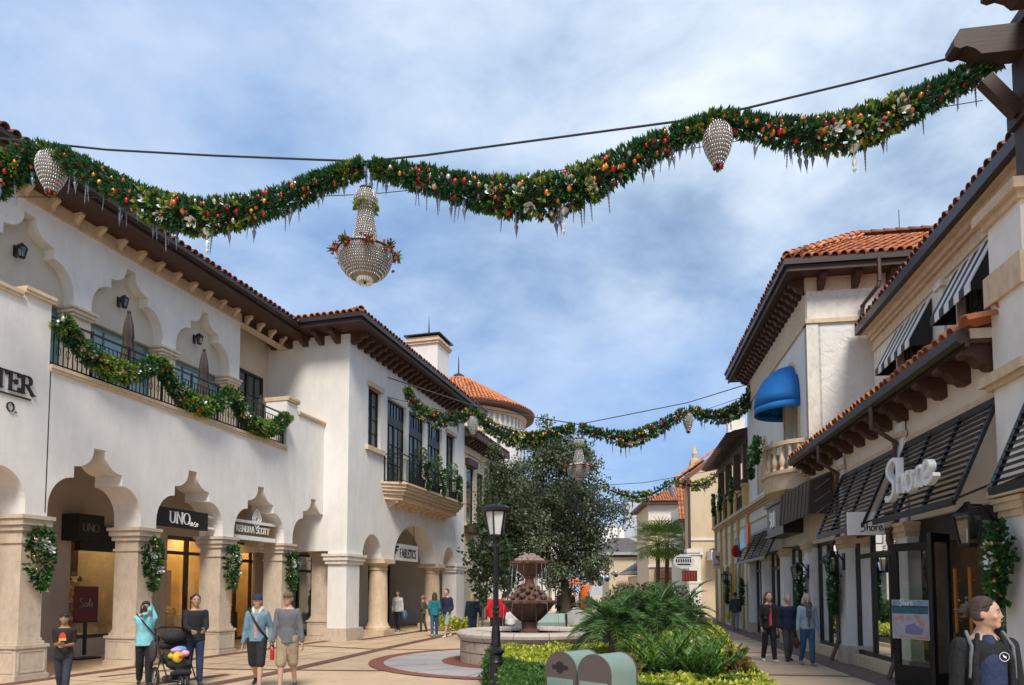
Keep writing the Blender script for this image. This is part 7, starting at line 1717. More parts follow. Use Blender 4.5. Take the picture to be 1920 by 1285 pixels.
for i, (x, y, h, L_, nf, lab) in enumerate([(1.85, 12.8, 1.0, 1.05, 40, 'arching dwarf palm nearest the fountain basin'), (2.75, 13.4, 1.15, 1.1, 44, 'tallest arching dwarf palm in the middle of the bed'), (3.5, 14.6, 1.0, 1.05, 34, 'arching dwarf palm at the right side of the bed'), (2.2, 16.4, .7, 1.2, 26, 'dwarf palm standing behind the front palms')]):
    palm((x, y, 0), h, nf, L_, lab, trunk=h, droop=1.05, rise=1.05, ll=.26, lw=.008)
M['cycad'] = islandmat('cycad_fronds', [(.025, .07, .012), (.045, .115, .018), (.08, .17, .025), (.12, .23, .035)], .35, .1)
for i, (x, y, L_, lab) in enumerate([(2.1, 9.9, .75, 'dark stiff-leaved cycad at the left of the clump above the yellow groundcover'), (2.6, 9.7, .8, 'dark stiff-leaved cycad in the middle of the clump'), (2.9, 10.6, .75, 'dark stiff-leaved cycad at the right of the clump'), (2.5, 10.9, .8, 'dark stiff-leaved cycad at the back of the clump')]):
    palm((x, y, .15), 0, 44, L_, lab, name='cycad', trunk=.12, droop=.25, rise=1.0, ll=.14, lw=.016, mat='cycad', up=True, group='cycads in the planting bed')
M['croton'] = islandmat('croton_leaves', [(.04, .08, .02), (.16, .17, .03), (.18, .07, .03), (.08, .11, .03)], .4, .15)
shrub((3.25, 9.9, .2), .26, .36, 380, .13, M['croton'], 'yellow and red mottled shrub at the right end of the cycads', lobes=4); shrub((1.75, 9.9, .35), .22, .22, 120, .13, M['croton'], 'small yellow-leaved plant left of the cycads', lobes=3)
shrub((3.2, 20, 0), 1.0, .55, 4000, .08, M['shrub'], 'rounded green shrub behind the fountain basin'); shrub((1.9, 20.6, 0), .8, .42, 3000, .08, M['vari'], 'yellow-green shrub behind the fountain basin')
for i, (x, y, rx, rz) in enumerate([(3.9, 26, 1.4, .5), (6.0, 27, 1.5, .9), (8.4, 38, 2.0, 1.4), (6.2, 36, 1.8, 1.1), (2.6, 28, 1.0, .45)]):
    shrub((x, y, 0), rx, rz, 3500, .14, M['shrub'], ['broad green shrub beyond the palms, left of the middle', 'broad green shrub beyond the palms, right of the middle', 'large shrub below the two-stemmed fan palm', 'large shrub behind the palms before the dark roofed pavilion', 'low green shrub beside the pale boulders'][i])
shrub((-1.95, 27, 0), .6, .35, 1400, .09, M['vari'], 'low yellow-green shrub beside the blonde woman'); shrub((-2.75, 29, 0), .5, .35, 1400, .09, M['vari'], 'low yellow-green shrub at the end pier of the round arches')
# boulders
def rock(c, r, lab):
    mb = MB(); mb.ell(c, r, 14, 10)
    for v in mb.v:
        d = v-Vector(c); k = 1+.10*math.sin(d.x*7+c[0])*math.cos(d.z*9)+.08*math.sin(d.y*11+d.z*5); v.xyz = Vector(c)+d*k
    mk('boulder', mb, M['rim'] if False else plain('pale_boulder', (.30, .29, .27), .85, 0, .25, 4, .5, 14), smooth=50, label=lab, cat='boulder', group=None)
rock((2.15, 23, .45), (.48, .4, .62), 'larger pale grey boulder standing beyond the fountain'); rock((2.65, 22.8, .35), (.32, .3, .38), 'smaller pale grey boulder leaning beside the larger one')
# ================================================================ trees
def tree(name, c, trunk_h, lean, cen, rad, nclump, nleaf, size, lab, leafm, thick=.22, multi=1, group=None, clumpr=.42):
    t = root(name, c, 0, lab, 'tree', group); c = Vector(c); cen = Vector(cen); mb = MB(); tips = []
    cl = []
    tries = 0
    while len(cl) < nclump and tries < nclump*20:
        tries += 1; v = np.array([random.uniform(-1, 1) for _ in range(3)])
        if v @ v > 1: continue
        if v[2] > 0 and (v[0]**2+v[1]**2) > (1-v[2]*.55)**2*.9: continue
        e = 1+.18*math.sin(v[0]*9+v[2]*5)+.12*math.sin(v[2]*13+v[1]*7)
        if random.random() > .25+.75*np.linalg.norm(v): continue
        cl.append(cen+Vector((v[0]*rad[0]*e, v[1]*rad[1]*e, v[2]*rad[2]*e)))
    top = c+Vector((lean[0], lean[1], trunk_h))
    mb.tube([c, c+Vector((lean[0]*.3, lean[1]*.3, trunk_h*.4)), top], [thick*1.25, thick*.9, thick*.7], 10)
    main = [top+(q-top)*.45+Vector((0, 0, .3)) for q in random.sample(cl, 9)]
    for q in main: mb.tube([top, top.lerp(q, .5)+Vector((0, 0, .2)), q], [thick*.45, thick*.3, thick*.18], 6)
    mb.tube([top, Vector((cen.x, cen.y, cen.z)), Vector((cen.x, cen.y, cen.z+rad[2]*.75))], [thick*.6, thick*.35, .02], 6)
    main += [Vector((cen.x, cen.y, cen.z+rad[2]*k)) for k in (-.2, .2, .6)]
    for q in cl:
        m_ = min(main, key=lambda p: (p-q).length); mb.tube([m_, m_.lerp(q, .5)+Vector((0, 0, .1)), q], [.035, .02, .008], 4)
    mk('trunk', mb, M['bark'], t, smooth=60)
    C_ = np.array([tuple(p) for p in cl]); k = rng.integers(0, len(C_), nleaf); sc = (.6+.8*rng.random(len(C_)))[k][:, None]
    D = np.clip(rng.normal(size=(nleaf, 3)), -1.7, 1.7); P = C_[k]+D*[clumpr, clumpr, clumpr*.75]*sc*.7
    V, Fq = scatter(LFV, LFF, P, basis(rng.normal(size=(nleaf, 3))+[0, 0, .3]), size*(.7+.6*rng.random(nleaf))); mkfast('crown', V, Fq, leafm, t, kind='stuff'); return t
M['oak'] = islandmat('live_oak_leaves', [(.05, .075, .035), (.085, .12, .06), (.14, .18, .10), (.24, .27, .17), (.055, .085, .04)], .5, .15)
M['oak2'] = islandmat('paler_tree_leaves', [(.03, .055, .02), (.06, .09, .035), (.10, .14, .06), (.04, .07, .025)], .5, .2)
M['magtree'] = islandmat('dark_magnolia_leaves', [(.012, .03, .01), (.025, .055, .015), (.05, .08, .03)], .35, .05)
tree('live_oak', (2.35, 30, 0), 2.5, (-.1, 0), (2.05, 30, 5.3), (2.3, 2.2, 3.5), 300, 50000, .12, 'big dark live oak behind the fountain', M['oak'], .24, clumpr=.38)
tree('slender_tree', (-.75, 31, 0), 2.5, (.1, 0), (-.4, 31, 5.0), (1.1, 1.1, 2.9), 130, 20000, .115, 'slender paler tree left of the big dark oak', M['oak2'], .09, clumpr=.38)
tree('magnolia_tree', (-.95, 22, 0), 1.5, (.05, 0), (-.85, 22, 2.7), (.62, .6, 1.25), 50, 1500, .15, 'small dark-leaved magnolia tree between the lamp post and the cream house', M['magtree'], .04, clumpr=.26)
tree('magnolia_tree', (-.15, 24, 0), 1.4, (.0, 0), (-.1, 24, 2.6), (.5, .5, 1.0), 34, 900, .15, 'small dark-leaved magnolia tree just right of the lamp post', M['magtree'], .04, clumpr=.26)
def fanpalm(base, h, lean, lab, nf=34, R_=1.0):
    t = root('fan_palm', base, 0, lab, 'palm', 'fan palms far down the street'); base = Vector(base); top = base+Vector((lean, 0, h)); mb = MB(); mb.tube([base, base.lerp(top, .5)+Vector((.05, 0, 0)), top], [.2, .15, .17], 8); mk('trunk', mb, M['bark'], t)
    V = []; Fq = []; st = MB()
    for i in range(nf):
        a = i*2.4; e = 1.1-1.9*i/nf; d = Vector((math.cos(a)*math.cos(e), math.sin(a)*math.cos(e), math.sin(e))); p = top+d*R_*.75; st.bar(top, p, .03); s_ = d.cross(Vector((0, 0, 1))).normalized(); u2 = s_.cross(d)
        for j in range(13):
            b = (j-6)/6*1.35; q = (d*math.cos(b)+s_*math.sin(b)).normalized(); q2 = (q+Vector((0, 0, -.45))).normalized(); n_ = q.cross(u2).normalized()*.045; k = len(V); V += [p, p+q*R_*.38+n_, p+q*R_*.5+q2*R_*.35, p+q*R_*.38-n_]; Fq.append((k, k+1, k+2, k+3))
    mkfast('fans', np.array([tuple(v) for v in V]), np.array(Fq), M['fanleaf'], t, kind='stuff'); mk('stalks', st, M['frondstalk'], t)
M['fanleaf'] = islandmat('fan_palm_leaves', [(.04, .09, .02), (.09, .17, .03), (.15, .24, .05), (.06, .12, .03)], .5, .25)
fanpalm((10.85, 52, 0), 5.2, .1, 'left stem of the fan palms before the beige tower house', 40, 1.6); fanpalm((11.6, 52.6, 0), 5.3, .2, 'right stem of the fan palms before the beige tower house', 34, 1.45)
# ================================================================ things far down the street
def pt3(px, py, Y): return at_y(px, py, Y)
bc = pt3(1114, 1080, 40)
t = root('balloon_bunch', pt3(1112, 1150, 40), 0, 'big bunch of clear balloons with coloured shapes inside, far down the street', 'balloons'); colset = ['ored', 'blue', 'letter', 'tealglass', 'ogold']
clearb = clearglass('balloon_skin', (.93, .93, .96), .25)
for i in range(24):
    p = bc+Vector((random.gauss(0, .48), random.gauss(0, .3), random.gauss(0, .24))); b = MB(); b.ell(p, (.19, .19, .22), 10, 7); o = mk('balloon', b, M[('letter', 'osilver', 'petal', 'ored', 'blue', 'letter')[i % 6]], t, smooth=True)
    b = MB(); b.ell(p+Vector((0, -.15, 0)), .10, 8, 5); mk('inner_balloon', b, M[colset[i % 5]], o, smooth=True)
mb = MB()
for i in range(12): mb.tube([bc+Vector((random.gauss(0, .4), 0, 0)), pt3(1112, 1140, 40)], .005, 4)
mk('strings', mb, M['letter'], t)
t = root('orange_pillar_sign', pt3(1098, 1125, 42), 0, 'orange rounded pillar sign near the balloons', 'sign'); p = pt3(1098, 1125, 42); mb = MB(); z1 = pt3(1098, 1096, 42).z; mb.lathe((p.x, p.y, 0), [(.30, 0), (.30, z1-.1), (.2, z1), (0, z1)], 12); mk('pillar', mb, NT('bright_orange').set((.75, .16, .02), .5), t, smooth=40)
t = root('orange_parasol', pt3(1078, 1092, 44), 0, 'small orange striped parasol beside the tree trunk', 'umbrella'); p = pt3(1078, 1094, 44); mb = MB(); mb.lathe((p.x, p.y, p.z), [(.55, -.1), (.55, .0), (.5, .1), (.05, .35), (0, .4)], 10); mk('canopy', mb, NT('parasol_orange').set((.60, .14, .04), .6), t); mb = MB(); mb.tube([(p.x, p.y, 0), (p.x, p.y, p.z)], .03, 6); mk('pole', mb, M['letter'], t)

# ================================================================ people
SK = [plain('skin_light', (.50, .30, .21), .5, 0, .06, 8, Subsurface_Weight=.08), plain('skin_tan', (.40, .22, .14), .5, 0, .06, 8), plain('skin_olive', (.33, .18, .11), .5, 0, .06, 8)]
_cm = {}
def cloth(c, name='cloth'):
    if c not in _cm:
        t = NT(name); n = t.noise(9, 5, .6); col = t.ramp(n, [(.3, hsh(c, .8)), (.7, hsh(c, 1.15))]); t.bump(t.noise(16, 3, .6, None, (1, 1, .5), .6), .7, .03); _cm[c] = t.set(col, .85)
    return _cm[c]
def haircloth(c):
    if ('h', c) not in _cm:
        t = NT('hair'); n = t.noise(14, 5, .7, None, (1, .25, 4)); col = t.ramp(n, [(.35, hsh(c, .55)), (.7, hsh(c, 1.7))]); t.bump(n, 1.0, .02); _cm[('h', c)] = t.set(col, .55)
    return _cm[('h', c)]
class Body:
    def __init__(s): s.v = []; s.f = []
    def cap(s, a, b, ra, rb, n=10, fl=1.0, ax=None):
        """tapered capsule a->b, rounded ends; fl flattens along ax"""
        a = Vector(a); b = Vector(b); d = b-a; L_ = max(d.length, 1e-5); d.normalize()
        x = (Vector(ax) if ax else Vector((1, 0, 0))); x = (x-d*x.dot(d)); x = x.normalized() if x.length > .05 else d.orthogonal().normalized(); y = d.cross(x)
        k = len(s.v); rings = []
        for t in (-1, -.8, -.4): rings.append((a+d*ra*t, ra*math.sqrt(max(1e-4, 1-t*t))))
        rings += [(a, ra), (a.lerp(b, .5), (ra+rb)/2), (b, rb)]
        for t in (.4, .8, 1): rings.append((b+d*rb*t, rb*math.sqrt(max(1e-4, 1-t*t))))
        for p, r in rings: s.v += [p+x*r*math.cos(2*PI*j/n)+y*r*fl*math.sin(2*PI*j/n) for j in range(n)]
        m = len(rings)
        for i in range(m-1): s.f += [(k+i*n+j, k+i*n+(j+1) % n, k+(i+1)*n+(j+1) % n, k+(i+1)*n+j) for j in range(n)]
        s.f += [tuple(k+j for j in range(n))[::-1], tuple(k+(m-1)*n+j for j in range(n))]
    def ell(s, c, r, M_=None, n=12, m=8):
        k = len(s.v); c = Vector(c)
        for i in range(m+1):
            t = PI*i/m*.999+.0005*PI
            for j in range(n):
                p = Vector((r[0]*math.sin(t)*math.cos(2*PI*j/n), r[1]*math.sin(t)*math.sin(2*PI*j/n), r[2]*math.cos(t))); s.v.append(c+(M_ @ p if M_ else p))
        s.f += [(k+i*n+j, k+(i+1)*n+j, k+(i+1)*n+(j+1) % n, k+i*n+(j+1) % n) for i in range(m) for j in range(n)]
        s.f += [tuple(k+j for j in range(n)), tuple(k+m*n+j for j in range(n))[::-1]]
    def loft(s, rings, n=16):
        """rings: (centre, rx, ry, rot)"""
        k = len(s.v)
        for c, rx, ry in rings: s.v += [Vector(c)+Vector((rx*math.cos(2*PI*j/n), ry*math.sin(2*PI*j/n), 0)) for j in range(n)]
        m = len(rings)
        for i in range(m-1): s.f += [(k+i*n+j, k+i*n+(j+1) % n, k+(i+1)*n+(j+1) % n, k+(i+1)*n+j) for j in range(n)]
        s.f += [tuple(k+j for j in range(n))[::-1], tuple(k+(m-1)*n+j for j in range(n))]
BAKE = []
def emitbody(name, b, mat, parent, vox, extra=None, smooth_it=2):
    me = bpy.data.meshes.new(name); me.from_pydata([tuple(v) for v in b.v], [], b.f); me.materials.append(mat)
    o = bpy.data.objects.new(name, me); COL.objects.link(o); o.parent = parent
    r = o.modifiers.new('join', 'REMESH'); r.mode = 'VOXEL'; r.voxel_size = vox; r.use_smooth_shade = True
    s_ = o.modifiers.new('soft', 'SMOOTH'); s_.iterations = smooth_it; s_.factor = .5
    BAKE.append((o, extra)); return o
TORSO = [(.455, .060, .052), (.50, .083, .064), (.53, .086, .066), (.57, .080, .062), (.62, .073, .056), (.67, .077, .058), (.72, .086, .062), (.765, .093, .062), (.792, .084, .055), (.812, .064, .046), (.832, .042, .037), (.855, .032, .032)]
def torso(b, U, h, wide, off, z0=0, z1=2, fl=1.0, belly=0, flare_=0):
    rg = []
    for z, rx, ry in TORSO:
        if z < z0-1e-6 or z > z1: continue
        k = wide if z < .8 else (wide+1)/2
        if z0 > .455 and z < .53: rx, ry = .086, .066
        rg.append((U(0, -.004+.006*(z > .66)*(z < .8), z), (rx*k+off)*h, (ry*(.5+.5*k)+off)*h))
    if z0 > .455:
        rx = np.interp(z0, [t[0] for t in TORSO], [t[1] for t in TORSO]); ry = np.interp(z0, [t[0] for t in TORSO], [t[2] for t in TORSO]); rx = max(rx, .086 if z0 < .53 else 0); ry = max(ry, .066 if z0 < .53 else 0); rg.insert(0, (U(0, -.004, z0), (rx*wide+off+flare_)*h, (ry*(.5+.5*wide)+off+flare_)*h))
    b.loft(rg, 20)
def ik(S_, T_, l1, l2, pole):
    d = T_-S_; L_ = min(d.length, (l1+l2)*.999); d = d.normalized(); a = (l1*l1-l2*l2+L_*L_)/(2*L_); h = math.sqrt(max(0, l1*l1-a*a)); p = (Vector(pole)-d*Vector(pole).dot(d)).normalized()
    return S_+d*a+p*h, S_+d*L_
def person(pos, face, h, label, skin=0, legs=((.3, .1), (-.3, .35)), hands=((-.06, .03, .46), (.06, .03, .46)), top=(.1, .1, .1), bot=(.02, .02, .03), shoe=(.6, .6, .6), hair=(.03, .02, .015), hairstyle='short',
           sleeves='long', shorts=False, wide=1.0, coat=None, head=(0, 0), near=True, lean=.0, inner=None, hem=.47, cat='person', extras=None, group=None, flare=1.0, skirt=False, coatopen=False):
    """x right, y forward. legs: (thigh swing, knee bend) left then right; hands in body fractions of h: (dx outward from shoulder line, forward, height)"""
    t = root('person', pos, face, label, cat, group); vox = .011 if near else .022; q = lambda x, y, z: Vector((x*h, y*h, z*h)); sk = SK[skin]
    hipz = .515; J = {}
    lowest = 9
    for s_, i in ((-1, 0), (1, 1)):
        sw, kb = legs[i]; hp = q(.048*s_, 0, hipz); kn = hp+Vector((0, math.sin(sw), -math.cos(sw)))*.245*h; an = kn+Vector((0, math.sin(sw-kb), -math.cos(sw-kb)))*.24*h; J[s_] = [hp, kn, an, sw-kb]; lowest = min(lowest, an.z)
    dz = .038*h-lowest
    for s_ in (-1, 1): J[s_][:3] = [p+Vector((0, 0, dz)) for p in J[s_][:3]]
    Z = dz/h; ln = Vector((0, lean, 1)).normalized(); U = lambda x, y, z: q(x, y, hipz+Z)+ln*((z-hipz)*h)
    body = Body(); B = body
    hw = .090*wide; shz = .800
    # torso
    torso(B, U, h, wide, 0)
    B.cap(U(0, -.005, .80), U(0, .008, .87), .034*h, .031*h, 10)
    # head
    yaw, nod = head; Mh = Matrix.Rotation(yaw, 3, 'Z') @ Matrix.Rotation(-nod, 3, 'X'); hc = U(0, .012, .925); HD = lambda x, y, z: hc+Mh @ q(x, y, z)
    B.ell(hc, (.046*h, .057*h, .062*h), Mh); B.ell(HD(0, .012, -.032), (.035*h, .040*h, .036*h), Mh); B.ell(HD(0, .040, -.052), (.018*h, .016*h, .014*h), Mh)
    B.cap(HD(0, .052, .004), HD(0, .0605, -.016), .0045*h, .0068*h, 8)
    for s_ in (-1, 1): B.ell(HD(.047*s_, -.002, -.008), (.006*h, .012*h, .018*h), Mh, 8, 6); B.ell(HD(.026*s_, .040, -.018), (.014*h, .012*h, .012*h), Mh, 8, 6)
    B.ell(HD(0, .053, -.035), (.014*h, .006*h, .005*h), Mh, 8, 5)
    fing = MB(); arms = {}
    for s_, i in ((-1, 0), (1, 1)):
        hp, kn, an, ang = J[s_]
        B.cap(hp, kn, .050*h*wide, .032*h, 10); B.cap(kn, an, .034*h, .020*h, 10); B.cap(kn.lerp(an, .25)+Vector((0, -.006*h, 0)), kn.lerp(an, .45), .034*h, .028*h, 10)
        fd = Vector((s_*.12, math.cos(ang*.6), math.sin(ang*.6)*.8)).normalized(); B.cap(an+Vector((0, -.01*h, -.018*h)), an+fd*.075*h+Vector((0, 0, -.024*h)), .018*h, .014*h, 8)
        sh = U(hw*s_, 0, shz-.012); dx, dy, hz = hands[i]; T_ = U(s_*(hw+dx), dy, hz); el, wr = ik(sh, T_, .165*h, .15*h, (s_*.35, -1, -.25)); arms[s_] = (sh, el, wr)
        B.cap(sh, el, .029*h, .022*h, 10); B.cap(el, wr, .023*h, .0145*h, 10)
        hd = (wr-el).normalized(); side = hd.cross(Vector((s_, 0, 0))); side = side.normalized() if side.length > .1 else Vector((0, 1, 0)); pn = hd.cross(side).normalized()
        B.cap(wr, wr+hd*.045*h, .014*h, .019*h, 8, .5, side)
        if near:
            pc = wr+hd*.05*h; bend = pn*(-s_)
            if bend.dot(Vector((-s_, 0, 0))) < 0: bend = -bend
            for k in range(4):
                o_ = side*((k-1.5)*.0095*h); L1 = (.024, .027, .025, .020)[k]*h; a = pc+o_; b_ = a+(hd+bend*.25)*L1; c_ = b_+(hd*.6+bend*.75)*L1*.8; fing.tube([a-hd*.012*h, a, b_, c_], [.0055*h, .0052*h, .0048*h, .0036*h], 6)
            a = wr+hd*.012*h+side*.014*h; fing.tube([a, a+(side*.8+hd*.7)*.02*h, a+(side*.5+hd*1.0+bend*.5)*.042*h], [.007*h, .006*h, .0042*h], 6)
    emitbody('body', body, sk, t, vox, fing if near else None)
    # trousers
    P_ = Body(); torso(P_, U, h, wide, .003, .455, .58)
    for s_ in (-1, 1):
        hp, kn, an, ang = J[s_]; e = an.lerp(kn, .06)
        if shorts: P_.cap(hp, kn.lerp(hp, -.02), .060*h*wide, .050*h*wide, 12)
        elif skirt: pass
        else: P_.cap(hp, kn, .055*h*(.5+.5*wide), .039*h*flare, 12); P_.cap(kn, e, .042*h*flare, .031*h*flare, 12)
    if skirt: P_.loft([(U(0, 0, .55), .08*h, .065*h), (U(0, 0, .45), .105*h, .085*h), (U(0, 0, .30), .12*h, .10*h)])
    emitbody('trousers' if not shorts else 'shorts', P_, cloth(bot), t, vox*1.1)
    # upper garment
    G_ = Body(); c_ = coat or top
    torso(G_, U, h, wide, .012, hem, .83, flare_=.005)
    G_.cap(U(0, -.006, .80), U(0, -.004, .838), .042*h, .036*h, 10)
    for s_ in (-1, 1):
        sh, el, wr = arms[s_]
        if sleeves == 'none': continue
        G_.cap(sh, el if sleeves != 'short' else sh.lerp(el, .75), .036*h, .031*h*(1.1 if sleeves == 'short' else 1), 10)
        if sleeves == 'long': G_.cap(el, wr.lerp(el, .05), .030*h, .023*h, 10)
    emitbody('jacket' if coat else 'top', G_, cloth(c_), t, vox*1.1)
    if inner:
        I_ = Body(); k_ = 2.35 if coatopen else 1; I_.loft([(U(0, .036, hem+.03), .030*h*k_, .050*h), (U(0, .034, .6), .028*h*k_, .042*h), (U(0, .040, .72), .027*h*k_, .046*h), (U(0, .034, .79), .025*h*(1.6 if coatopen else 1), .036*h), (U(0, .012, .835), .022*h, .034*h)]); emitbody('shirt', I_, cloth(inner), t, vox)
    for s_ in (-1, 1):
        hp, kn, an, ang = J[s_]; fd = Vector((s_*.12, math.cos(ang*.6), math.sin(ang*.6)*.8)).normalized(); F_ = Body(); F_.cap(an+Vector((0, -.012*h, -.016*h)), an+fd*.078*h+Vector((0, 0, -.026*h)), .024*h, .020*h, 10); F_.cap(an+Vector((0, -.005*h, .005*h)), an+Vector((0, 0, -.01*h)), .024*h, .024*h, 8); emitbody('shoe', F_, cloth(shoe), t, vox)
    # hair
    H_ = Body(); hm = haircloth(hair)
    if hairstyle != 'cap_only':
        H_.ell(HD(0, -.010, .014), (.0515*h, .056*h, .058*h), Mh); 
        for s_ in (-1, 1): H_.ell(HD(.038*s_, -.018, -.005), (.014*h, .034*h, .036*h), Mh, 8, 6)
        if hairstyle == 'long':
            H_.cap(HD(-.03, -.030, -.01), HD(-.04, -.032, -.13), .032*h, .030*h, 10); H_.cap(HD(.03, -.030, -.01), HD(.04, -.032, -.13), .032*h, .030*h, 10); H_.cap(HD(0, -.040, 0), HD(0, -.045, -.14), .034*h, .034*h, 10)
        if hairstyle == 'bob':
            for s_ in (-1, 1): H_.cap(HD(.040*s_, -.014, 0), HD(.046*s_, -.010, -.065), .022*h, .02*h, 8)
            H_.cap(HD(0, -.035, 0), HD(0, -.035, -.06), .04*h, .035*h, 10); H_.cap(HD(-.025, .036, .040), HD(.025, .036, .040), .018*h, .018*h, 8)
        if hairstyle == 'bun': H_.ell(HD(0, -.070, .012), (.026*h, .024*h, .026*h), Mh, 10, 8)
        if hairstyle == 'fringe': H_.cap(HD(-.026, .038, .034), HD(.026, .038, .034), .02*h, .02*h, 8)
        if hairstyle == 'tail': H_.cap(HD(0, -.06, .01), HD(.0, -.075, -.09), .018*h, .01*h, 8)
        emitbody('hair', H_, hm, t, vox)
    # face: eyes, brows, lips
    E_ = MB()
    for s_ in (-1, 1): E_.ell(HD(.018*s_, .0500, .003), (.0068*h, .004*h, .0030*h), 8, 5, Mh)
    mk_local('eyes', E_, M['letter'] if near else M['blackm'], t); E_ = MB()
    if near:
        for s_ in (-1, 1): E_.ell(HD(.018*s_, .0524, .003), (.0034*h, .003*h, .0030*h), 8, 5, Mh); E_.tube([HD(.010*s_, .0530, .004), HD(.018*s_, .0545, .0062), HD(.026*s_, .0505, .004)], .0010*h, 4); E_.tube([HD(.009*s_, .056, .0135), HD(.019*s_, .055, .0165), HD(.029*s_, .049, .0135)], .0019*h, 5)
        mk_local('brows_and_pupils', E_, hm if hairstyle != 'grey' else M['blackm'], t); E_ = MB(); E_.tube([HD(-.012, .0555, -.035), HD(0, .0595, -.034), HD(.012, .0555, -.035)], [.001*h, .0028*h, .001*h], 6); mk_local('lips', E_, M['lips'], t)
    if extras: extras(t, dict(h=h, U=U, HD=HD, arms=arms, J=J, q=q, Mh=Mh, hc=hc, vox=vox))
    return t
M['lips'] = NT('lips').set((.40, .12, .10), .4)
def mk_local(name, mb, mat, parent, smooth=True):
    o = bpy.data.objects.new(name, mb.mesh(name, None, [mat], smooth)); COL.objects.link(o); o.parent = parent; return o
def capx(colr, brim=True, back=False):
    def f(t, k):
        h = k['h']; b = Body(); b.ell(k['HD'](0, -.004, .026), (.054*h, .060*h, .046*h), k['Mh']); 
        emitbody('cap', b, cloth(colr), t, k['vox'])
        m = MB(); pts = [k['HD'](x, .045+.045*math.sqrt(max(0, 1-(x/.045)**2)), .022-.004*abs(x)/.045) for x in np.linspace(-.045, .045, 9)]; ins = [k['HD'](x, .040, .026) for x in np.linspace(-.045, .045, 9)]
        m.v = pts+ins+[p+Vector((0, 0, .004)) for p in pts+ins]; n = 9
        for i in range(8): m.f += [[i, i+1, n+i+1, n+i], [2*n+i, 2*n+i+1, 3*n+i+1, 3*n+i], [i, i+1, 2*n+i+1, 2*n+i]]
        m.mi = [0]*len(m.f); mk_local('cap_brim', m, cloth(colr), t, False)
    return f
def strap(a, b, r, mat='blackm', bulge=.09):
    """strap across the chest between two body points given as lambdas"""
    def f(t, k):
        m = MB(); A = k['U'](*a); B_ = k['U'](*b); mid = (A+B_)/2+Vector((0, bulge*k['h'], 0)); m.tube([A, A.lerp(mid, .6)+Vector((0, .02*k['h'], 0)), mid, B_.lerp(mid, .6)+Vector((0, .02*k['h'], 0)), B_], r*k['h'], 6); mk_local('strap', m, M[mat], t)
    return f
def chain_(*fs):
    def f(t, k):
        for g_ in fs: g_(t, k)
    return f
def facing(dx, dy): return math.atan2(dy, dx)-PI/2
def gp(px, d): r = ray(px, 1106); return Vector((r.x/r.y*d, d, 0))
TOCAM = PI
# near left group
def boyx(t, k):
    h = k['h']; f = lambda a, z: k['U'](a, 0, z)+Vector((0, .0765*h, 0)); m = MB()
    m.add([f(-.035, .70), f(.035, .70), f(.03, .74), f(.012, .765), f(-.012, .765), f(-.03, .74)], [(0, 1, 2, 3, 4, 5)]); mk_local('shirt_print', m, NT('red_print').set((.55, .05, .02), .6), t, False)
    m = MB(); m.add([f(-.036, .672), f(.036, .672), f(.036, .70), f(-.036, .70)], [(0, 1, 2, 3)]); mk_local('shirt_print', m, NT('yellow_print').set((.7, .38, .04), .6), t, False)
person(gp(124, 10.9), TOCAM+.35, 1.36, 'boy in dark T-shirt with red and yellow sunset print, hands together, walking at lower left', 2, ((.25, .1), (-.2, .3)), ((-.05, .13, .62), (-.06, .14, .65)), (.018, .012, .012), (.03, .035, .05), (.5, .5, .5), (.015, .01, .01), 'fringe', 'short', extras=boyx)
def girlx(t, k):
    strap((.10, .0, .84), (-.12, .02, .56), .008)(t, k); h = k['h']; b = Body(); b.ell(k['U'](-.13, .02, .54), (.035*h, .06*h, .05*h)); emitbody('crossbody_bag', b, M['blackm'], t, k['vox']); m = MB(); p = k['HD'](.015, .085, -.02); m.ell(p, (.022*h, .008*h, .04*h), 8, 5); mk_local('phone', m, M['blackm'], t)
person(gp(275, 12.5), TOCAM+.5, 1.50, 'girl in light blue fleece and flared black trousers holding a phone to her face', 1, ((.1, .08), (-.18, .2)), ((-.06, .10, .87), (-.07, .11, .83)), (.22, .55, .60), (.012, .012, .014), (.02, .02, .02), (.012, .01, .01), 'bob', 'long', wide=1.08, extras=girlx, hem=.46, flare=1.15)
person(gp(368, 12.6), TOCAM+.55, 1.63, 'woman in black zipped jacket and jeans pushing a stroller', 1, ((.2, .1), (-.25, .35)), ((-.03, .19, .60), (-.04, .20, .60)), (.012, .012, .015), (.02, .035, .08), (.05, .05, .06), (.014, .010, .010), 'tail', 'long', wide=1.1, hem=.48)
def manx(t, k):
    capx((.02, .03, .09))(t, k); strap((.09, .0, .85), (-.11, .0, .52), .012)(t, k); h = k['h']; b = Body(); b.cap(k['U'](-.035, -.02, .84), k['U'](.035, -.02, .84), .032*h, .032*h); b.cap(k['U'](-.04, .02, .83), k['U'](-.025, .055, .80), .018*h, .012*h); b.cap(k['U'](.04, .02, .83), k['U'](.025, .055, .80), .018*h, .012*h); emitbody('fleece_collar', b, cloth((.62, .58, .5)), t, k['vox'])
person(gp(484, 12.0), TOCAM+.12, 1.63, 'young man in denim jacket with fleece collar, black shorts and navy cap, hand in hand', 0, ((.18, .05), (-.22, .5)), ((.05, .02, .50), (.05, .01, .47)), (.1, .1, .1), (.015, .015, .018), (.012, .012, .012), (.03, .02, .015), 'short', 'long', shorts=True, coat=(.14, .24, .31), inner=(.40, .28, .25), extras=manx, hem=.50)
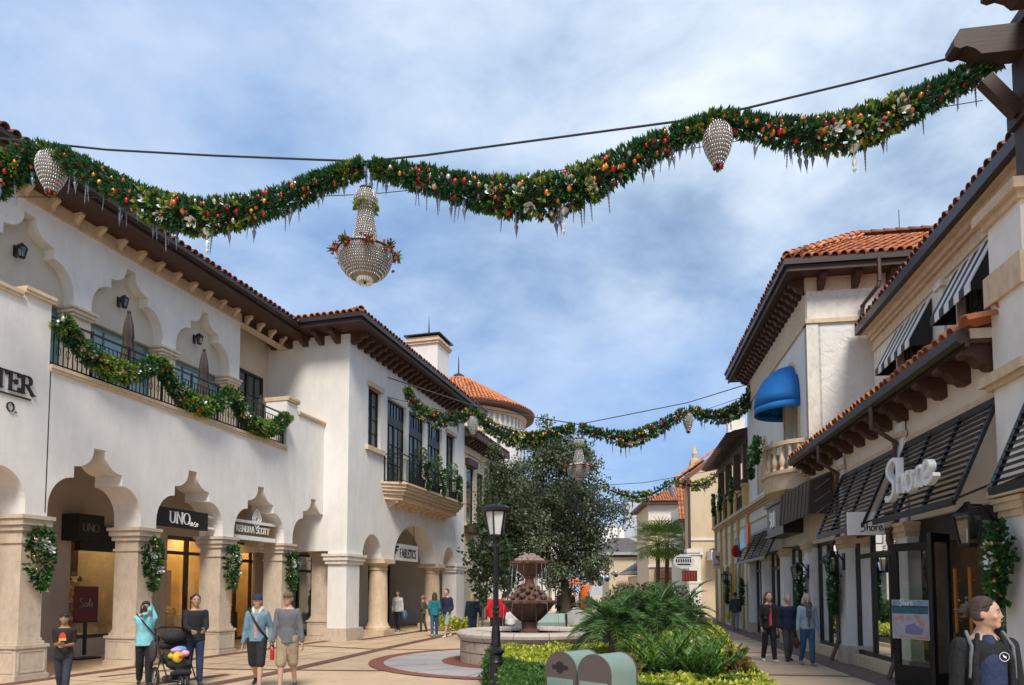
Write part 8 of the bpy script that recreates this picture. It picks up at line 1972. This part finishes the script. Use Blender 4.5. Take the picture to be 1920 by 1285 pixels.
def man2x(t, k):
    capx((.16, .10, .06))(t, k); h = k['h']; p = k['arms'][1][2]; sgn = Vector((0, 0, -.07*h)); m = MB(); m.lathe(p+Vector((0, .02, -.30)), [(.035, 0), (.037, .02), (.037, .17), (.025, .20), (.025, .22)], 12); mk_local('red_bottle', m, M['ored'], t); m = MB(); m.lathe(p+Vector((0, .02, -.08)), [(.03, 0), (.03, .04), (0, .045)], 10); m.tube([p+Vector((0, .02, -.05)), p+Vector((0, .05, -.01)), p+Vector((0, .02, .02))], .006, 5); mk_local('bottle_cap', m, M['blackm'], t)
person(gp(541, 12.0), TOCAM+.05, 1.68, 'man in grey sweatshirt, khaki shorts and tan cap carrying a red bottle', 0, ((-.15, .25), (.2, .08)), ((.05, .0, .47), (.03, .06, .48)), (.125, .13, .14), (.33, .25, .16), (.05, .05, .06), (.12, .07, .04), 'short', 'long', shorts=True, wide=1.12, extras=man2x, hem=.47)
# stroller
ST = root('stroller', gp(333, 12.2), TOCAM+.75, 'black three-wheel stroller with colourful toys piled under its canopy', 'stroller')
def stroller(t):
    def wheel(x, y, r, nm='wheel'):
        m = MB(); m.tube([(x, y+r*math.cos(a), r+r*math.sin(a)) for a in [2*PI*i/20 for i in range(20)]], .024, 6, closed=True); o = mk_local(nm, m, M['blackm'], t)
        m = MB(); m.tube([(x, y+r*.78*math.cos(a), r+r*.78*math.sin(a)) for a in [2*PI*i/20 for i in range(20)]], .008, 4, closed=True)
        for i in range(6): a = i*PI/3; m.bar((x, y, r), (x, y+r*.8*math.cos(a), r+r*.8*math.sin(a)), .010)
        m.tube([(x-.03, y, r), (x+.03, y, r)], .02, 6); q = mk_local('spokes', m, M['wire'], o)
    wheel(-.25, -.25, .17); wheel(.25, -.25, .17); wheel(-.04, .42, .11); wheel(.04, .42, .11)
    m = MB()
    for s_ in (-1, 1): m.tube([(.22*s_, .40*0+.38, .16), (.23*s_, .05, .45), (.23*s_, -.30, .85), (.22*s_, -.45, 1.0)], .014, 6); m.tube([(.25*s_, -.25, .17), (.23*s_, -.05, .5), (.22*s_, .1, .62)], .013, 6)
    m.tube([(-.22, -.45, 1.0), (-.1, -.5, 1.03), (.1, -.5, 1.03), (.22, -.45, 1.0)], .018, 8); m.tube([(-.22, .38, .16), (.22, .38, .16)], .012, 6); mk_local('frame', m, M['black'], t)
    b = Body(); b.cap((-.14, .22, .42), (.14, .22, .42), .07, .07, 10); b.cap((-.15, -.10, .50), (.15, -.10, .50), .09, .09, 10); b.cap((-.14, -.2, .72), (.14, -.2, .72), .07, .07, 10); b.cap((0, .2, .42), (0, -.1, .45), .13, .15, 10); b.cap((-.13, .3, .28), (.13, .3, .28), .05, .05, 10); emitbody('seat', b, cloth((.015, .015, .018)), t, .015)
    b = Body(); b.cap((-.15, .0, .16), (.15, .0, .16), .07, .07, 10); b.cap((-.13, .2, .18), (.13, .2, .18), .05, .05); emitbody('basket', b, cloth((.03, .03, .035)), t, .015)
    b = Body(); b.ell((0, -.16, .88), (.21, .17, .12)); emitbody('canopy', b, cloth((.02, .02, .024)), t, .015)
    for p, r, c_, nm in (((.02, .12, .56), (.15, .12, .07), (.65, .50, .03), 'toy_bag'), ((.06, .30, .55), (.09, .07, .10), (.62, .45, .03), 'toy_bag'), ((-.05, .05, .66), (.12, .09, .06), (.15, .35, .65), 'blanket'), ((.05, .20, .66), (.10, .08, .05), (.45, .30, .60), 'blanket'), ((-.08, .22, .60), (.08, .07, .06), (.7, .35, .45), 'blanket'), ((.03, .375, .56), (.05, .01, .03), (.6, .03, .02), 'red_label')):
        b = Body(); b.ell(p, r); emitbody(nm, b, cloth(c_), t, .012)
    b = Body(); b.ell((.26, -.38, .62), (.06, .12, .2)); emitbody('hanging_bag', b, cloth((.05, .04, .045)), t, .015)
stroller(ST)
# near right woman
def nearx(t, k):
    h = k['h']; m = MB(); f = lambda a, z: k['U'](a, 0, z)+Vector((0, .0885*h, 0))
    m.tube([f(-.030+.018*math.cos(a), .748+.018*math.sin(a)) for a in [2*PI*i/20 for i in range(20)]], .0012*h, 4, closed=True); m.add([f(-.038, .741), f(-.028, .745), f(-.023, .757), f(-.030, .753), f(-.037, .749)], [(0, 1, 2, 3, 4)]); mk_local('shirt_emblem', m, M['letter'], t, False)
    for s_ in (-1, 1):
        b = Body(); b.cap(k['U'](.07*s_, .0, .845), k['U'](.078*s_, .055, .79), .008*h, .008*h, 8); b.cap(k['U'](.078*s_, .060, .79), k['U'](.085*s_, .055, .66), .008*h, .008*h, 8); emitbody('strap', b, cloth((.14, .15, .16)), t, .008)
    b = Body(); b.cap(k['U'](-.055, -.09, .74), k['U'](-.06, -.12, .60), .045*h, .06*h, 12); b.cap(k['U'](.02, -.09, .74), k['U'](.02, -.12, .60), .045*h, .06*h, 12); emitbody('backpack', b, cloth((.24, .25, .27)), t, .012)
    for s_ in (-1, 1):
        b = Body(); b.cap(k['U'](.045*s_, .040, .835), k['U'](.066*s_, .064, .74), .010*h, .014*h, 10); b.cap(k['U'](.066*s_, .064, .74), k['U'](.078*s_, .062, .50), .014*h, .014*h, 10); emitbody('open_jacket_front', b, cloth((.006, .0065, .008)), t, .010)
    b = Body()
    for i in range(30):
        p = k['HD'](random.gauss(0, .017), -.076+random.gauss(0, .014), .010+random.gauss(0, .020)); d = Vector([random.gauss(0, .010) for _ in range(3)]); b.cap(p, p+d, .0065*h, .004*h, 6)
    for i in range(40):
        a = random.uniform(-1.3, 1.3); p0_ = k['HD'](.050*math.sin(a), .035*math.cos(a), .052-.02*abs(a)); p1_ = k['HD'](.045*math.sin(a), -.03, .045-.025*abs(a)); b.cap(p0_, p1_, .0035*h, .003*h, 5)
    emitbody('curly_bun', b, haircloth((.045, .025, .016)), t, .006)
nw = gp(1842, 4.85)
person(nw, TOCAM-.15, 1.655, 'woman in navy T-shirt with white emblem, black jacket and grey backpack, nearest at lower right', 0, ((.1, .1), (-.1, .2)), ((.03, .03, .47), (.04, .03, .46)), (.016, .03, .085), (.02, .02, .03), (.4, .4, .4), (.045, .025, .016), 'bun', 'long', extras=nearx, coat=(.006, .0065, .008), inner=(.016, .03, .085), head=(.95, .0), hem=.47, wide=1.05, coatopen=True)
# trio on the right
def pinkx(t, k): strap((-.07, .0, .84), (.11, .03, .60), .007)(t, k); b = Body(); b.ell(k['U'](.07, .075, .62), (.04*k['h'], .02*k['h'], .025*k['h'])); emitbody('small_bag', b, M['blackm'], t, .012)
person(gp(1440, 16.5), TOCAM+.05, 1.66, 'woman in pink top, open black jacket and leggings, left one of three walkers', 0, ((.16, .05), (-.12, .2)), ((.04, .03, .48), (.04, .05, .50)), (.45, .06, .12), (.012, .012, .015), (.6, .6, .6), (.06, .03, .02), 'long', 'long', coat=(.02, .015, .015), inner=(.55, .07, .14), extras=pinkx, hem=.48)
person(gp(1476, 16.7), TOCAM, 1.60, 'older man in navy jacket and grey trousers, middle one of three walkers', 0, ((-.12, .2), (.14, .05)), ((.03, .04, .50), (.04, .03, .49)), (.012, .025, .07), (.085, .08, .085), (.06, .05, .05), (.30, .28, .26), 'short', 'long', coat=(.012, .025, .07), wide=1.1)
def denx(t, k):
    b = Body(); b.cap(k['U'](-.02, .045, .82), k['U'](-.01, .070, .66), .028*k['h'], .024*k['h']); b.cap(k['U'](.02, .045, .82), k['U'](.02, .072, .68), .026*k['h'], .022*k['h']); b.cap(k['U'](-.03, 0, .83), k['U'](.03, 0, .83), .045*k['h'], .045*k['h']); emitbody('scarf', b, cloth((.10, .10, .095)), t, .012)
    p = k['arms'][1][2]; b = Body(); b.ell(p+Vector((.03, 0, -.28)), (.06, .11, .13)); emitbody('handbag', b, cloth((.06, .02, .018)), t, .012); m = MB(); m.tube([p+Vector((.03, -.07, -.2)), p+Vector((.02, 0, -.02)), p+Vector((.03, .07, -.2))], .008, 5); mk_local('bag_handle', m, M['wood'], t)
person(gp(1512, 15.7), TOCAM-.05, 1.62, 'grey-haired woman in pale denim jacket, olive shirt and jeans with a brown handbag', 0, ((.1, .05), (-.16, .3)), ((.05, .02, .48), (.05, .02, .46)), (.13, .14, .115), (.04, .11, .22), (.25, .22, .17), (.42, .38, .34), 'long', 'long', coat=(.30, .38, .46), inner=(.12, .13, .10), extras=denx, hem=.50, wide=1.05)
# people by the round arches
def F_(px, d, *a, **k): return person(gp(px, d), *a, near=False, **k)
def bagx(c_): 
    def f(t, k): b = Body(); b.ell(k['arms'][-1][2]+Vector((-.08, 0, -.15)), (.10, .16, .22)); emitbody('shopping_bag', b, cloth(c_), t, .02)
    return f
F_(746, 28.3, TOCAM-.2, 1.68, 'woman in white and grey jacket carrying a blue bag under the wide arch', 0, ((.12, .05), (-.15, .25)), ((.04, .0, .47), (.04, .0, .47)), (.5, .49, .47), (.015, .015, .018), (.45, .45, .45), (.10, .05, .03), 'bob', 'long', extras=bagx((.06, .14, .28)), wide=1.08)
F_(793, 28.2, 1.2, 1.48, 'child in camouflage clothes and orange hood beside the round column', 1, ((.08, .05), (-.1, .2)), ((.02, .06, .55), (.02, .06, .6)), (.09, .07, .045), (.05, .045, .03), (.03, .03, .03), (.35, .10, .05), 'short', 'long')
F_(815, 25.2, .1, 1.62, 'woman in teal sweater and jeans seen from behind near the fountain', 0, ((-.15, .25), (.18, .05)), ((.03, .02, .50), (.03, .05, .5)), (.01, .16, .20), (.03, .08, .16), (.5, .45, .4), (.05, .025, .015), 'long', 'long')
def bpk(c_):
    def f(t, k): b = Body(); b.cap(k['U'](0, -.09, .76), k['U'](0, -.10, .60), .07*k['h'], .08*k['h'], 12); emitbody('backpack', b, cloth(c_), t, .02)
    return f
F_(838, 24.9, TOCAM-.6, 1.76, 'bearded man in navy sweater, pale green shorts and backpack walking', 0, ((.25, .05), (-.25, .25)), ((.02, .06, .52), (.03, .05, .52)), (.012, .02, .05), (.28, .36, .28), (.6, .6, .6), (.04, .025, .015), 'short', 'long', shorts=True, extras=bpk((.02, .06, .12)))
F_(886, 23.8, .1, 1.60, 'blonde woman in dark blue coat seen from behind by the basin', 0, ((.05, .0), (-.05, .1)), ((.05, .02, .48), (.07, .02, .48)), (.01, .025, .05), (.02, .05, .11), (.02, .02, .02), (.55, .38, .2), 'long', 'long', wide=1.15, hem=.45)
F_(929, 21.8, .1, 1.72, 'person in bright red jacket behind the lamp post', 0, ((.05, .0), (-.05, .1)), ((.04, .04, .50), (.04, .04, .5)), (.55, .01, .02), (.015, .015, .02), (.05, .05, .05), (.20, .14, .10), 'short', 'long', wide=1.2)
F_(945, 23.4, .3, 1.60, 'person in darker red top beside the one in bright red', 0, ((.05, .0), (-.05, .1)), ((.04, .04, .50), (.04, .04, .5)), (.40, .01, .02), (.03, .02, .02), (.05, .05, .05), (.05, .03, .02), 'short', 'long')
F_(957, 22.4, .2, 1.18, 'child in white top behind the fountain basin', 0, ((.05, .0), (-.05, .1)), ((.04, .04, .50), (.04, .04, .5)), (.62, .62, .64), (.03, .03, .05), (.3, .3, .3), (.05, .03, .02), 'short', 'long')
# farther along
F_(1070, 34, TOCAM, 1.70, 'person in maroon top left of the orange pillar, far away', 0, ((.1, .05), (-.1, .2)), ((.04, .02, .48), (.04, .02, .48)), (.20, .015, .04), (.2, .02, .04), (.1, .1, .1), (.05, .03, .02), 'short', 'long')
F_(1078, 40, TOCAM, 1.66, 'person in white T-shirt beside the maroon one, far away', 1, ((.1, .05), (-.1, .2)), ((.04, .02, .48), (.04, .02, .48)), (.55, .55, .58), (.05, .06, .1), (.1, .1, .1), (.03, .02, .02), 'short', 'short')
F_(1088, 43, 0, 1.62, 'person in dark red walking away near the balloons', 1, ((.1, .05), (-.1, .2)), ((.04, .02, .48), (.04, .02, .48)), (.22, .03, .05), (.03, .03, .06), (.1, .1, .1), (.03, .02, .02), 'long', 'long')
F_(1104, 41, TOCAM, 1.60, 'person in blue and white striped top below the balloons', 0, ((.1, .05), (-.1, .2)), ((.04, .02, .48), (.04, .02, .48)), (.16, .20, .32), (.2, .2, .2), (.1, .1, .1), (.03, .02, .02), 'short', 'short')
F_(1048, 36, 1.0, 1.68, 'person in black beside the oak trunk', 1, ((.1, .05), (-.1, .2)), ((.04, .02, .48), (.04, .02, .48)), (.02, .02, .025), (.02, .02, .02), (.1, .1, .1), (.02, .02, .02), 'short', 'long')
F_(1287, 33, .4, 1.72, 'grey-haired person in white and grey coat by the beige block', 0, ((.1, .05), (-.1, .2)), ((.04, .02, .48), (.04, .02, .48)), (.38, .37, .36), (.05, .05, .06), (.1, .1, .1), (.3, .28, .26), 'short', 'long', extras=bpk((.03, .03, .03)), wide=1.1)
F_(1279, 36, TOCAM, 1.66, 'person in black coat near the beige block', 1, ((.1, .05), (-.1, .2)), ((.04, .02, .48), (.04, .02, .48)), (.02, .02, .022), (.03, .03, .03), (.1, .1, .1), (.03, .02, .02), 'short', 'long')
F_(1378, 28.5, -.3, 1.62, 'dark-haired shopper with yellow and blue bag by the yellow section', 2, ((.18, .05), (-.2, .3)), ((.04, .08, .50), (.04, .05, .5)), (.05, .05, .05), (.25, .25, .25), (.1, .1, .1), (.015, .012, .012), 'short', 'long', extras=bagx((.60, .42, .03)))
F_(1215, 48, TOCAM, 1.66, 'person seated in the shade below the porch, dark top', 1, ((.1, .05), (-.1, .2)), ((.04, .02, .48), (.04, .02, .48)), (.03, .03, .04), (.03, .03, .03), (.1, .1, .1), (.02, .02, .02), 'short', 'long')
# turn the joined-capsule figures into single continuous meshes
bpy.context.view_layer.update(); dg = bpy.context.evaluated_depsgraph_get()
new = []
for o, extra in BAKE: new.append(bpy.data.meshes.new_from_object(o.evaluated_get(dg), depsgraph=dg))
for (o, extra), me in zip(BAKE, new):
    o.modifiers.clear(); nm = o.data.name; o.data = me
    me.polygons.foreach_set('use_smooth', [True]*len(me.polygons))
    if extra and extra.v:
        bm = bmesh.new(); bm.from_mesh(me); em = extra.mesh('tmp', None, [], True); bm.from_mesh(em); bmesh.ops.recalc_face_normals(bm, faces=bm.faces)
        for f in bm.faces: f.smooth = True
        bm.to_mesh(me); bm.free(); bpy.data.meshes.remove(em)
for me in list(bpy.data.meshes):
    if not me.users: bpy.data.meshes.remove(me)
